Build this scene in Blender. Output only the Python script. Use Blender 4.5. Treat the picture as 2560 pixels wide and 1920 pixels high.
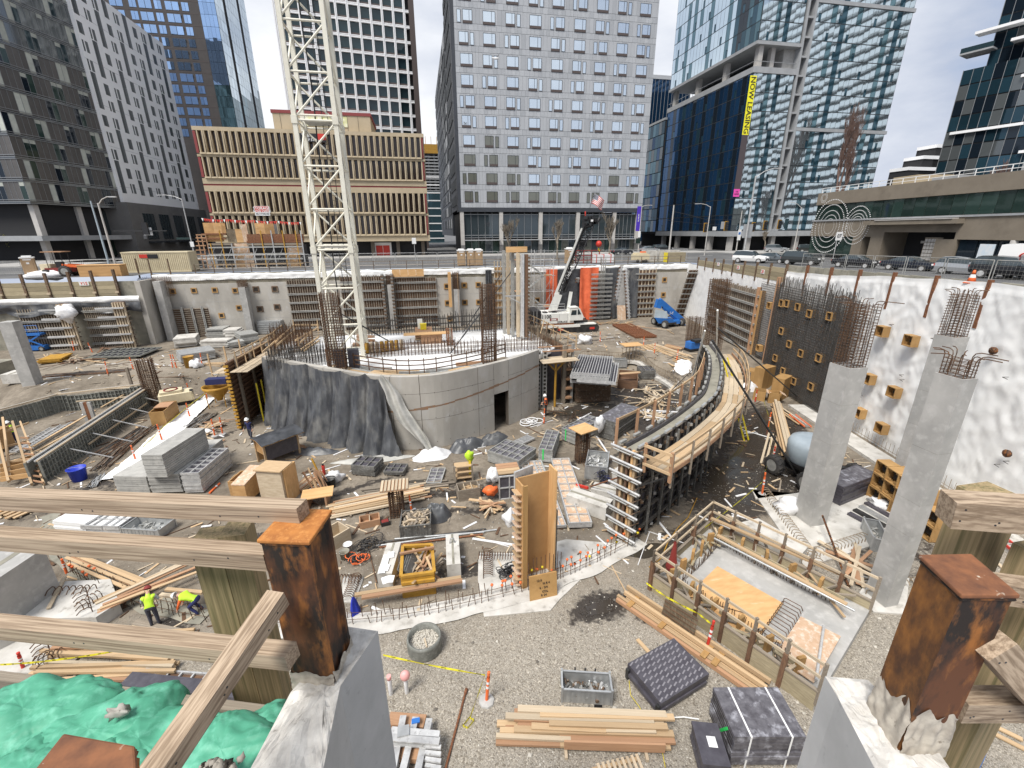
import bpy,bmesh,math,random
from math import*
from mathutils import Vector as V,Matrix as MX,noise as NZ
R=random.Random(11)
for o in list(bpy.data.objects):bpy.data.objects.remove(o)
SC=bpy.context.scene;COL=SC.collection
# --------- camera
FPX,TH,YAW,ROLL,H=1105.0,radians(19.0),radians(11.2),radians(.35),15.0
_f0=V((sin(YAW),cos(YAW),0));_r0=V((cos(YAW),-sin(YAW),0));_u=V((0,0,1))
FWD=_f0*cos(TH)-_u*sin(TH);_d0=-_u*cos(TH)-_f0*sin(TH)
RGT=_r0*cos(ROLL)+_d0*sin(ROLL);DWN=-_r0*sin(ROLL)+_d0*cos(ROLL)
CAM=V((0,0,H))
cd=bpy.data.cameras.new('camera');co=bpy.data.objects.new('camera',cd);COL.objects.link(co)
cd.sensor_width=36;cd.lens=FPX/2560*36;cd.clip_start=.05;cd.clip_end=3000
co.matrix_world=MX(((RGT.x,-DWN.x,-FWD.x,0),(RGT.y,-DWN.y,-FWD.y,0),(RGT.z,-DWN.z,-FWD.z,H),(0,0,0,1)))
SC.camera=co
# --------- sky, sun, exposure
W=bpy.data.worlds.new('World');SC.world=W;W.use_nodes=True
nt=W.node_tree;nt.nodes.clear()
SUN_EL,SUN_ROT=radians(58),radians(228)
sky=nt.nodes.new('ShaderNodeTexSky');sky.sky_type='NISHITA';sky.sun_disc=False
sky.sun_elevation=SUN_EL;sky.sun_rotation=SUN_ROT
b1=nt.nodes.new('ShaderNodeBackground');b1.inputs[1].default_value=.12;nt.links.new(sky.outputs[0],b1.inputs[0])
tc=nt.nodes.new('ShaderNodeTexCoord');mp=nt.nodes.new('ShaderNodeMapping');mp.inputs['Scale'].default_value=(1,1,2.6)
nt.links.new(tc.outputs['Generated'],mp.inputs[0])
n1=nt.nodes.new('ShaderNodeTexNoise');n1.inputs['Scale'].default_value=1.7;n1.inputs['Detail'].default_value=8;n1.inputs['Roughness'].default_value=.55
nt.links.new(mp.outputs[0],n1.inputs[0])
cr=nt.nodes.new('ShaderNodeValToRGB');cr.color_ramp.elements[0].position=.33;cr.color_ramp.elements[0].color=(.19,.23,.32,1)
cr.color_ramp.elements[1].position=.66;cr.color_ramp.elements[1].color=(.53,.54,.56,1)
nt.links.new(n1.outputs[0],cr.inputs[0])
b2=nt.nodes.new('ShaderNodeBackground');b2.inputs[1].default_value=1.0;nt.links.new(cr.outputs[0],b2.inputs[0])
c2=nt.nodes.new('ShaderNodeMapRange');c2.inputs[1].default_value=.28;c2.inputs[2].default_value=.42;c2.inputs[3].default_value=.8;c2.inputs[4].default_value=1
nt.links.new(n1.outputs[0],c2.inputs[0])
ms=nt.nodes.new('ShaderNodeMixShader');nt.links.new(c2.outputs[0],ms.inputs[0]);nt.links.new(b1.outputs[0],ms.inputs[1]);nt.links.new(b2.outputs[0],ms.inputs[2])
wo=nt.nodes.new('ShaderNodeOutputWorld');nt.links.new(ms.outputs[0],wo.inputs[0])
sl=bpy.data.lights.new('sun','SUN');sl.energy=2.4;sl.angle=radians(22);sl.color=(1,.96,.9)
so=bpy.data.objects.new('sun',sl);COL.objects.link(so)
_sd=V((sin(SUN_ROT)*cos(SUN_EL),cos(SUN_ROT)*cos(SUN_EL),sin(SUN_EL)))
so.rotation_euler=(-_sd).to_track_quat('-Z','Y').to_euler();so.location=(0,0,80)
SC.view_settings.view_transform='Standard';SC.view_settings.look='None';SC.view_settings.gamma=1
SC.view_settings.exposure=.95;SC.view_settings.use_curve_mapping=False
SC.cycles.max_bounces=6;SC.cycles.glossy_bounces=3;SC.cycles.diffuse_bounces=3
# --------- picture measurements -> places in the world
ZT=dict(A=(0,0,2.592),B=(440,0,2.514),C=(1050,0,2.513),E=(1580,0,2.514),F=(1960,0,2.303),g=(0,600,2.592),h=(540,600,2.592),i=(1080,600,2.592),j=(1600,600,2.592),k=(1960,640,2.765),l=(0,1180,2.2417),m=(640,1080,2.592),n=(1160,1080,2.592),o=(1500,1280,2.592),p=(1960,1180,2.2417),q=(900,1500,2.765),r=(1500,700,3.318),s=(0,900,4.1475),t=(300,900,4.148),u=(0,0,5.027),v=(0,320,4.366),w=(280,500,4.608),x=(1180,480,4.366),y=(1500,500,3.95),z=(2040,500,4.254),aa=(640,700,6.144),bb=(980,660,4.254),cc=(0,620,2.8),dd=(1880,1060,2.267),D=(0,0,.86406))
def T(k,x,y):
 a=ZT[k];return a[0]+x/a[2],a[1]+y/a[2]
def ray(k,x,y):
 px,py=T(k,x,y);return RGT*((px-1280)/FPX)+DWN*((py-960)/FPX)+FWD
def sstep(a,b,x):
 t=min(1,max(0,(x-a)/(b-a)));return t*t*(3-2*t)
def hz(x,y):
 "height of the pit floor"
 e=46.5+1.5*sin(x*.23)+1.1*sin(x*.61+1)
 if x>22:e-=(x-22)*.9
 return 1.8*sstep(e-2.6,e+2.6,y)+.05*NZ.noise((x*.35,y*.35,0))+.025*NZ.noise((x*1.1,y*1.1,3))
def G(k,x,y,z=None):
 "the point of the floor (or of the level z) seen at that spot"
 d=ray(k,x,y)
 if z is not None:return CAM+d*((z-H)/d.z)
 zz=0
 for _ in range(14):
  p=CAM+d*((zz-H)/d.z);zz=.5*zz+.5*hz(p.x,p.y)
 return CAM+d*((zz-H)/d.z)
def PD(k,x,y,dep):return CAM+ray(k,x,y)*dep
def Hat(p,k,x,y):
 "height of a point straight above p seen at that spot"
 d=ray(k,x,y);return H+d.z*hypot(p[0],p[1])/hypot(d.x,d.y)
# --------- materials
MATS={}
def mat(name,c1,c2=None,sc=2.0,rough=.8,metal=0,bump=0,bsc=12,rnd=0,coord='pos',st=(1,1,1),c3=None,s3=1.5,t3=(.55,.7),spec=.5,det=6,lo=.35,hi=.65,r2=None):
 m=bpy.data.materials.new(name);m.use_nodes=True;t=m.node_tree;N=t.nodes;L=t.links
 p=N['Principled BSDF'];p.inputs['Roughness'].default_value=rough;p.inputs['Metallic'].default_value=metal
 p.inputs['Specular IOR Level'].default_value=spec
 if coord=='pos':src=N.new('ShaderNodeNewGeometry').outputs['Position']
 else:src=N.new('ShaderNodeTexCoord').outputs['Object']
 mpn=N.new('ShaderNodeMapping');mpn.inputs['Scale'].default_value=st;L.new(src,mpn.inputs[0])
 vec=mpn.outputs[0]
 if rnd or coord=='obj':
  oi=N.new('ShaderNodeObjectInfo')
  va=N.new('ShaderNodeVectorMath');va.operation='MULTIPLY_ADD';va.inputs[1].default_value=(37,19,53)
  cx=N.new('ShaderNodeCombineXYZ')
  for k_ in range(3):L.new(oi.outputs['Random'],cx.inputs[k_])
  L.new(cx.outputs[0],va.inputs[0]);L.new(vec,va.inputs[2])
  if coord=='obj':vec=va.outputs[0]
 def noise_(s,d=det):
  n=N.new('ShaderNodeTexNoise');n.inputs['Scale'].default_value=s;n.inputs['Detail'].default_value=d;n.inputs['Roughness'].default_value=.6
  L.new(vec,n.inputs[0]);return n.outputs[0]
 def rng(s,a,b):
  r=N.new('ShaderNodeMapRange');r.inputs[1].default_value=a;r.inputs[2].default_value=b;L.new(s,r.inputs[0]);return r.outputs[0]
 def mix(f,a,b):
  x=N.new('ShaderNodeMix');x.data_type='RGBA';L.new(f,x.inputs[0])
  for i_,v in((6,a),(7,b)):
   if isinstance(v,tuple):x.inputs[i_].default_value=(*v,1)
   else:L.new(v,x.inputs[i_])
  return x.outputs[2]
 colr=c1
 if c2:
  f=rng(noise_(sc),lo,hi);colr=mix(f,c1,c2)
  if r2 is not None:
   rr=N.new('ShaderNodeMapRange');rr.inputs[3].default_value=rough;rr.inputs[4].default_value=r2;L.new(f,rr.inputs[0]);L.new(rr.outputs[0],p.inputs['Roughness'])
 if c3:colr=mix(rng(noise_(s3),*t3),colr,c3)
 if rnd:
  hs=N.new('ShaderNodeHueSaturation');mr=N.new('ShaderNodeMapRange');mr.inputs[3].default_value=1-rnd;mr.inputs[4].default_value=1+rnd
  L.new(oi.outputs['Random'],mr.inputs[0]);L.new(mr.outputs[0],hs.inputs['Value'])
  if isinstance(colr,tuple):hs.inputs['Color'].default_value=(*colr,1)
  else:L.new(colr,hs.inputs['Color'])
  colr=hs.outputs[0]
 if isinstance(colr,tuple):p.inputs['Base Color'].default_value=(*colr,1)
 else:L.new(colr,p.inputs['Base Color'])
 if bump:
  bn=N.new('ShaderNodeBump');bn.inputs['Strength'].default_value=min(1,bump*4);bn.inputs['Distance'].default_value=bump
  L.new(noise_(bsc),bn.inputs['Height']);L.new(bn.outputs[0],p.inputs['Normal'])
 MATS[name]=m;return m
mat('concrete',(.43,.42,.40),(.33,.325,.31),.9,.85,bump=.006,bsc=9,c3=(.50,.49,.47),s3=2.6,t3=(.52,.75))
mat('concrete_wall',(.47,.445,.40),(.35,.33,.295),.45,.85,bump=.006,bsc=7,c3=(.47,.46,.44),s3=1.2,t3=(.55,.72),st=(1,1,.45))
mat('concrete_pale',(.60,.58,.54),(.44,.42,.38),1.2,.9,bump=.01,bsc=14,c3=(.3,.28,.25),s3=2.4,t3=(.58,.72))
mat('concrete_near',(.47,.47,.465),(.37,.37,.365),2.2,.85,bump=.004,bsc=26,c3=(.30,.30,.295),s3=13,t3=(.62,.74))
mat('concrete_rough',(.66,.64,.60),(.42,.40,.37),9,.95,bump=.025,bsc=22,c3=(.22,.20,.18),s3=17,t3=(.62,.72))
mat('concrete_old',(.33,.31,.25),(.22,.21,.17),.9,.9,bump=.01,bsc=6,c3=(.15,.14,.11),s3=1.7,t3=(.55,.75))
mat('knock_hole',(.03,.025,.02),rough=.9)
mat('wood_new',(.521,.378,.227),(.420,.286,.160),3,.75,coord='obj',st=(1.3,9,9),rnd=.18,bump=.003,bsc=5)
mat('wood_red',(.437,.260,.151),(.336,.185,.101),3,.75,coord='obj',st=(1.3,9,9),rnd=.15,bump=.003,bsc=5)
mat('wood_pale',(.554,.462,.336),(.437,.344,.235),3,.8,coord='obj',st=(1.3,9,9),rnd=.15,bump=.003,bsc=5)
mat('wood_grey',(.288,.243,.189),(.171,.140,.108),3,.85,coord='obj',st=(1.4,10,10),rnd=.2,bump=.005,bsc=5,c3=(.42,.37,.30),s3=2)
mat('wood_rail',(.440,.339,.242),(.238,.172,.114),1.7,.85,coord='obj',st=(2.2,4.5,4.5),rnd=.1,bump=.004,bsc=4,c3=(.13,.09,.06),s3=.9,t3=(.56,.72),lo=.42,hi=.6)
mat('wood_post',(.40,.30,.165),(.22,.17,.085),2.0,.85,coord='obj',st=(5,5,1.6),rnd=.1,bump=.004,bsc=6,c3=(.13,.12,.05),s3=1.1,t3=(.5,.7))
mat('lagging',(.40,.34,.225),(.28,.235,.15),3,.9,coord='obj',st=(1.2,6,6),rnd=.2,bump=.006,bsc=4)
mat('ply',(.50,.30,.13),(.40,.225,.09),1.6,.7,coord='obj',st=(1,3,3),rnd=.14)
mat('ply_bright',(.66,.41,.19),(.56,.33,.14),1.4,.65,coord='obj',st=(1,4,4),rnd=.08,c3=(.70,.52,.32),s3=1.1,t3=(.6,.75))
mat('ply_pale',(.60,.43,.30),(.50,.33,.21),3,.8,coord='obj',c3=(.66,.58,.48),s3=5,t3=(.5,.65),rnd=.1)
mat('ply_dark',(.19,.105,.06),(.11,.062,.038),1.6,.75,coord='obj',st=(2,5,5),rnd=.25)
mat('ply_box',(.42,.25,.095),(.34,.195,.07),2,.7,coord='obj',rnd=.12)
mat('ply_old',(.22,.17,.11),(.10,.08,.055),5,.85,coord='obj',st=(1,6,1),c3=(.30,.25,.18),s3=2.5)
mat('form_black',(.055,.05,.062),(.09,.085,.10),3,.45,bump=.002,bsc=9,c3=(.24,.23,.25),s3=6,t3=(.66,.78))
mat('form_worn',(.07,.065,.075),(.15,.145,.16),4.5,.5,bump=.002,bsc=9,c3=(.42,.42,.46),s3=3,t3=(.53,.72))
mat('form_steel',(.20,.20,.19),(.115,.11,.10),3,.6,.3,rnd=.2,c3=(.34,.33,.31),s3=7,t3=(.55,.7))
mat('form_steel_dark',(.085,.08,.075),(.05,.045,.04),3,.6,.3,rnd=.25,c3=(.21,.20,.18),s3=7,t3=(.56,.72))
mat('form_rust',(.16,.10,.06),(.09,.06,.04),4,.75,.1,rnd=.2,c3=(.28,.24,.19),s3=6)
mat('alu',(.62,.62,.61),(.45,.45,.45),4,.45,.35,rnd=.12,c3=(.30,.29,.28),s3=9,t3=(.58,.72))
mat('alu_dull',(.42,.42,.40),(.28,.28,.265),4,.6,.25,rnd=.15,c3=(.52,.51,.48),s3=8)
mat('galv',(.52,.53,.53),(.40,.41,.41),3,.4,.5,rnd=.08)
mat('steel_dark',(.06,.06,.06),(.035,.035,.035),3,.5,.4)
mat('rebar',(.14,.075,.04),(.075,.045,.03),3,.85,.1,c3=(.24,.13,.06),s3=5)
mat('rebar_grey',(.10,.095,.09),(.065,.06,.055),3,.7,.3,c3=(.16,.10,.06),s3=4)
mat('rebar_pale',(.34,.27,.19),(.22,.165,.11),3,.85)
mat('rust_plate',(.48,.19,.045),(.34,.125,.03),16,.85,bump=.004,bsc=60,c3=(.56,.25,.07),s3=45,t3=(.5,.7))
mat('rust_dark',(.13,.048,.018),(.022,.014,.010),7,.72,.1,bump=.005,bsc=50,c3=(.34,.13,.03),s3=13,t3=(.5,.68),st=(1,1,.4),lo=.40,hi=.56)
mat('rust_orange',(.27,.11,.025),(.085,.036,.015),14,.8,.05,bump=.006,bsc=40,c3=(.05,.026,.015),s3=9,t3=(.5,.66),st=(1,1,.5))
mat('rust_brown',(.25,.10,.042),(.12,.05,.026),12,.75,bump=.004,bsc=60,c3=(.55,.48,.38),s3=19,t3=(.64,.70))
mat('grout',(.55,.50,.42),(.34,.30,.25),14,.95,bump=.012,bsc=30,c3=(.14,.11,.08),s3=19,t3=(.63,.72))
mat('sheet',(.88,.88,.865),(.83,.835,.825),1.1,.5,bump=.012,bsc=3.2,spec=.35,st=(1,1,.6))
mat('sheet_floor',(.82,.83,.84),(.66,.65,.62),.55,.5,bump=.01,bsc=3,c3=(.42,.39,.34),s3=.5,t3=(.60,.70))
mat('tarp',(.045,.048,.056),(.12,.125,.13),1.5,.42,bump=.02,bsc=5,c3=(.22,.215,.20),s3=1.0,t3=(.5,.8),st=(1,1,.5),lo=.35,hi=.75)
mat('tarp_black',(.03,.032,.036),(.07,.073,.08),2,.4,bump=.02,bsc=3)
mat('tarp_pale',(.52,.51,.47),(.36,.355,.33),1.4,.6,bump=.02,bsc=5)
mat('tarp_orange',(.78,.17,.07),(.62,.115,.045),1.4,.5,bump=.02,bsc=2)
mat('bag_green',(.10,.40,.26),(.065,.30,.19),5,.6,bump=.012,bsc=22,c3=(.17,.50,.36),s3=16,t3=(.5,.75))
mat('soil',(.055,.045,.035),(.03,.025,.02),7,.95,bump=.04,bsc=16)
mat('bag_white',(.80,.80,.80),(.66,.66,.67),5,.55,bump=.03,bsc=7)
mat('paint_white',(.78,.78,.74),(.70,.70,.66),1.5,.4,c3=(.50,.47,.40),s3=1.8,t3=(.68,.8))
mat('mast_white',(.76,.74,.64),(.68,.65,.55),1.2,.5,c3=(.48,.42,.31),s3=2.2,t3=(.66,.8))
mat('white',(.8,.8,.79),rough=.5)
mat('black',(.018,.018,.02),rough=.5)
mat('rubber',(.03,.03,.032),(.055,.05,.045),4,.85)
mat('blue_lift',(.03,.17,.52),(.025,.13,.42),2,.4)
mat('blue',(.02,.05,.48),rough=.5)
mat('blue_cloth',(.015,.03,.36),rough=.8)
mat('lift_grey',(.40,.46,.50),(.34,.40,.44),2,.35)
mat('yellow',(.72,.58,.03),rough=.55)
mat('tape',(.80,.74,.05),(.72,.62,.02),30,.5)
mat('yellow_ochre',(.50,.28,.035),(.38,.20,.03),3,.6,c3=(.22,.13,.04),s3=6,t3=(.6,.75))
mat('orange',(.80,.16,.04),rough=.55)
mat('red',(.58,.045,.03),rough=.5)
mat('red_dark',(.22,.03,.025),rough=.6)
mat('hivis',(.50,.78,.04),rough=.6)
mat('skin',(.50,.30,.21),rough=.6)
mat('denim',(.05,.055,.075),rough=.9)
mat('cream',(.66,.58,.40),(.58,.50,.34),1.5,.6)
mat('toilet_tan',(.42,.29,.17),(.36,.245,.14),2,.7)
mat('board_grey',(.44,.43,.40),(.33,.325,.305),2,.85,rnd=.16,c3=(.22,.215,.2),s3=4,t3=(.6,.75))
mat('asphalt',(.115,.115,.115),(.085,.085,.087),.5,.85,bump=.004,bsc=30,c3=(.17,.168,.16),s3=.25,t3=(.5,.7))
mat('pavement',(.40,.39,.37),(.31,.30,.285),.8,.9)
mat('line_white',(.75,.75,.72),rough=.7)
mat('puddle',(.05,.043,.033),rough=.04,spec=.6)
# --------- building blocks
WMI={};CNT={}
def props(o,label=None,cat=None,group=None,kind=None):
 for k_,v in(('label',label),('category',cat),('group',group),('kind',kind)):
  if v:o[k_]=v
 return o
def thing(name,label,cat,loc=(0,0,0),rz=0,group=None):
 o=bpy.data.objects.new(name,None);COL.objects.link(o);o.empty_display_size=.3
 M=MX.Translation(V(loc))@MX.Rotation(rz,4,'Z');o.matrix_basis=M;WMI[o.name]=M.inverted()
 return props(o,label,cat,group)
UM={}
def unit(kind,m):
 k_=(kind,m)
 if k_ in UM:return UM[k_]
 bm=bmesh.new()
 if kind=='cube':bmesh.ops.create_cube(bm,size=1)
 elif kind=='bev':
  bmesh.ops.create_cube(bm,size=1);bmesh.ops.bevel(bm,geom=bm.edges[:],offset=.06,segments=1,affect='EDGES')
 elif kind.startswith('cyl'):
  n=int(kind[3:]);bmesh.ops.create_cone(bm,cap_ends=True,segments=n,radius1=.5,radius2=.5,depth=1)
  for f in bm.faces:f.smooth=len(f.verts)==4
 elif kind.startswith('cone'):
  n=int(kind[4:]);bmesh.ops.create_cone(bm,cap_ends=True,segments=n,radius1=.5,radius2=.12,depth=1)
  for f in bm.faces:f.smooth=len(f.verts)==4
 elif kind=='ball':
  bmesh.ops.create_icosphere(bm,subdivisions=2,radius=.5)
  for f in bm.faces:f.smooth=True
 me=bpy.data.meshes.new(kind);bm.to_mesh(me);bm.free();me.materials.append(MATS[m]);UM[k_]=me
 return me
def put(name,mesh,parent,M,kind=None):
 o=bpy.data.objects.new(name,mesh);COL.objects.link(o)
 if parent is not None:
  o.parent=parent;B=WMI[parent.name]@M
 else:B=M
 o.matrix_basis=B;WMI[o.name]=M.inverted()
 if kind:o['kind']=kind
 return o
def SCL(s):return MX.Diagonal((s[0],s[1],s[2],1))
def box(parent,name,m,c,s,rz=0,rx=0,ry=0,u='cube'):
 "c and s in the coordinates of the thing"
 M=MX.Translation(V(c))@MX.Rotation(rz,4,'Z')@MX.Rotation(ry,4,'Y')@MX.Rotation(rx,4,'X')@SCL(s)
 o=bpy.data.objects.new(name,unit(u,m));COL.objects.link(o)
 if parent is not None:o.parent=parent
 o.matrix_basis=M
 return o
def frame_of(p0,p1,up=(0,0,1),roll=0):
 x=(V(p1)-V(p0));L=x.length;x=x/L;up=V(up)
 if abs(x.dot(up))>.98:up=V((0,1,0))if abs(x.y)<.9 else V((1,0,0))
 y=up.cross(x).normalized();z=x.cross(y)
 M=MX(((x.x,y.x,z.x,0),(x.y,y.y,z.y,0),(x.z,y.z,z.z,0),(0,0,0,1)))
 return MX.Translation((V(p0)+V(p1))/2)@M@MX.Rotation(roll,4,'X'),L
def beam(parent,name,m,p0,p1,w,h,up=(0,0,1),roll=0,u='cube'):
 "a straight piece between two places of the world: w across, h up"
 M,L=frame_of(p0,p1,up,roll)
 return put(name,unit(u,m),parent,M@SCL((L,w,h)))
def rod(parent,name,m,p0,p1,d,n=8):
 M,L=frame_of(p0,p1)
 return put(name,unit('cyl%d'%n,m),parent,M@MX.Rotation(pi/2,4,'Y')@SCL((d,d,L)))
class MB:
 "collects shapes into one mesh"
 def __init__(s):s.v=[];s.f=[];s.m=[];s.sm=[]
 def add(s,vs,fs,mi=0,sm=False):
  b=len(s.v);s.v+=[tuple(p)for p in vs];s.f+=[tuple(b+i for i in f)for f in fs];s.m+=[mi]*len(fs);s.sm+=[sm]*len(fs)
 def box(s,c,d,rz=0,mi=0):
  cx,cy,cz=c;a,b,h=d[0]/2,d[1]/2,d[2]/2;co_,si=cos(rz),sin(rz)
  vs=[(cx+x*co_-y*si,cy+x*si+y*co_,cz+z)for z in(-h,h)for x,y in((-a,-b),(a,-b),(a,b),(-a,b))]
  s.add(vs,[(3,2,1,0),(4,5,6,7),(0,1,5,4),(1,2,6,5),(2,3,7,6),(3,0,4,7)],mi)
 def beam(s,p0,p1,w,h,up=(0,0,1),mi=0):
  M,L=frame_of(p0,p1,up)
  vs=[M@V((x*L/2,y*w/2,z*h/2))for z in(-1,1)for x,y in((-1,-1),(1,-1),(1,1),(-1,1))]
  s.add(vs,[(3,2,1,0),(4,5,6,7),(0,1,5,4),(1,2,6,5),(2,3,7,6),(3,0,4,7)],mi)
 def rod(s,p0,p1,r,n=5,r2=None,mi=0,cap=True):
  M,L=frame_of(p0,p1);r2=r if r2 is None else r2
  vs=[M@V((sx*L/2,cos(2*pi*i/n)*q,sin(2*pi*i/n)*q))for sx,q in((-1,r),(1,r2))for i in range(n)]
  fs=[(i,(i+1)%n,n+(i+1)%n,n+i)for i in range(n)]
  s.add(vs,[f[::-1]for f in fs],mi,True)
  if cap:s.add(vs,[tuple(range(n)),tuple(range(2*n-1,n-1,-1))],mi)
 def tube(s,pts,r,n=6,mi=0):
  pts=[V(p)for p in pts];vs=[];rs=r if isinstance(r,(list,tuple))else[r]*len(pts)
  for i,p in enumerate(pts):
   t=(pts[min(i+1,len(pts)-1)]-pts[max(i-1,0)]).normalized()
   up=V((0,0,1))if abs(t.z)<.95 else V((0,1,0))
   a=up.cross(t).normalized();b=t.cross(a)
   vs+=[p+(a*cos(2*pi*j/n)+b*sin(2*pi*j/n))*rs[i]for j in range(n)]
  fs=[(i*n+j,i*n+(j+1)%n,(i+1)*n+(j+1)%n,(i+1)*n+j)for i in range(len(pts)-1)for j in range(n)]
  s.add(vs,fs,mi,True);s.add(vs,[tuple(range(n))[::-1],tuple((len(pts)-1)*n+j for j in range(n))],mi)
 def prism(s,poly,z0,z1,mi=0):
  n=len(poly);vs=[(p[0],p[1],z0)for p in poly]+[(p[0],p[1],z1)for p in poly]
  s.add(vs,[tuple(range(n))[::-1],tuple(range(n,2*n))]+[(i,(i+1)%n,n+(i+1)%n,n+i)for i in range(n)],mi)
 def hexa(s,b,t,mi=0):
  "a solid between a bottom quad and a top quad"
  s.add(list(b)+list(t),[(3,2,1,0),(4,5,6,7),(0,1,5,4),(1,2,6,5),(2,3,7,6),(3,0,4,7)],mi)
 def lathe(s,prof,c=(0,0,0),n=16,mi=0,sm=True):
  vs=[(c[0]+r*cos(2*pi*j/n),c[1]+r*sin(2*pi*j/n),c[2]+z)for r,z in prof for j in range(n)]
  s.add(vs,[(i*n+j,i*n+(j+1)%n,(i+1)*n+(j+1)%n,(i+1)*n+j)for i in range(len(prof)-1)for j in range(n)],mi,sm)
 def grid(s,fn,nu,nv,mi=0,sm=True):
  vs=[fn(i/nu,j/nv)for j in range(nv+1)for i in range(nu+1)]
  s.add(vs,[(j*(nu+1)+i,j*(nu+1)+i+1,(j+1)*(nu+1)+i+1,(j+1)*(nu+1)+i)for j in range(nv)for i in range(nu)],mi,sm)
 def ball(s,c,r,n=8,mi=0,jit=0,seed=0):
  rr=r if isinstance(r,(tuple,list))else(r,r,r);vs=[];q=max(4,n//2)
  for j in range(q+1):
   for i in range(n):
    a=pi*j/q;b=2*pi*i/n;d=V((sin(a)*cos(b),sin(a)*sin(b),cos(a)))
    k_=1+jit*NZ.noise(d*1.7+V((seed,seed*.7,0)))
    vs.append((c[0]+d.x*rr[0]*k_,c[1]+d.y*rr[1]*k_,c[2]+d.z*rr[2]*k_))
  s.add(vs,[(j*n+i,(j+1)*n+i,(j+1)*n+(i+1)%n,j*n+(i+1)%n)for j in range(q)for i in range(n)],mi,True)
 def mesh(s,name,ms,M=None):
  me=bpy.data.meshes.new(name);vs=[M@V(p)for p in s.v]if M is not None else s.v
  me.from_pydata([tuple(p)for p in vs],[],s.f)
  for m in(ms if isinstance(ms,(list,tuple))else[ms]):me.materials.append(MATS[m])
  me.polygons.foreach_set('material_index',s.m);me.polygons.foreach_set('use_smooth',s.sm);me.update()
  return me
 def obj(s,name,ms,parent=None,local=False,kind=None,label=None,cat=None,group=None):
  "local: the shapes are already in the coordinates of the parent; else they are in the world"
  M=None if(local or parent is None)else WMI[parent.name]
  o=bpy.data.objects.new(name,s.mesh(name,ms,M));COL.objects.link(o)
  if parent is not None:o.parent=parent;WMI[o.name]=WMI[parent.name]
  else:WMI[o.name]=MX()
  return props(o,label,cat,group,kind)
def copy_tree(o,parent=None):
 c=o.copy();COL.objects.link(c);c.parent=parent
 if parent is not None:c.matrix_parent_inverse=o.matrix_parent_inverse
 for ch in list(o.children):copy_tree(ch,c)
 return c
def place(o,loc,rz=0,label=None,group=None,sc=1):
 o.matrix_basis=MX.Translation(V(loc))@MX.Rotation(rz,4,'Z')@SCL((sc,sc,sc))
 return props(o,label,group=group)
class Fr:
 "an upright plane: u along it, z up, o out of it to the right-hand side of u (towards the camera)"
 def __init__(s,p,az):s.p=V((p[0],p[1],0));s.U=V((sin(az),cos(az),0));s.O=V((cos(az),-sin(az),0));s.az=az
 def pt(s,u,z,o=0):return s.p+s.U*u+s.O*o+V((0,0,z))
 def hit(s,k,x,y,o=0):
  d=ray(k,x,y);q=s.p+s.O*o;t=(q-CAM).dot(s.O)/d.dot(s.O);w=CAM+d*t
  return(w-s.p).dot(s.U),w.z
 def box(s,parent,name,m,u0,u1,z0,z1,o0,o1,u='cube'):
  c=s.pt((u0+u1)/2,(z0+z1)/2,(o0+o1)/2)
  M=MX.Translation(c)@MX(((s.U.x,s.O.x*-1,0,0),(s.U.y,s.O.y*-1,0,0),(0,0,1,0),(0,0,0,1)))@SCL((abs(u1-u0),abs(o1-o0),abs(z1-z0)))
  return put(name,unit(u,m),parent,M)
 def mbox(s,mb,u0,u1,z0,z1,o0,o1,mi=0):
  q=[(u0,o0),(u1,o0),(u1,o1),(u0,o1)]
  if o1>o0:q=q[::-1]
  mb.hexa([s.pt(a,z0,b)for a,b in q],[s.pt(a,z1,b)for a,b in q],mi)
def word(parent,name,m,text,origin,U,Z,height,depth=.01,align='CENTER'):
 "letters as real geometry: U along the line, Z up"
 cu=bpy.data.curves.new('txt','FONT');cu.body=text;cu.size=height*1.38;cu.align_x=align;cu.align_y='CENTER';cu.extrude=depth;cu.offset=height*.022
 cu.resolution_u=2
 o=bpy.data.objects.new('txt',cu);COL.objects.link(o);dg=bpy.context.evaluated_depsgraph_get()
 me=bpy.data.meshes.new_from_object(o.evaluated_get(dg));bpy.data.objects.remove(o);bpy.data.curves.remove(cu)
 me.materials.clear();me.materials.append(MATS[m])
 U=V(U).normalized();Z=V(Z).normalized();N=U.cross(Z)
 M=MX(((U.x,Z.x,N.x,origin[0]),(U.y,Z.y,N.y,origin[1]),(U.z,Z.z,N.z,origin[2]),(0,0,0,1)))
 return put(name,me,parent,M)
def bars(pts_pairs,r,name,m,parent=None,n=4,**kw):
 mb=MB()
 for a,b in pts_pairs:mb.rod(a,b,r,n,cap=False)
 return mb.obj(name,m,parent,**kw)
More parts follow.
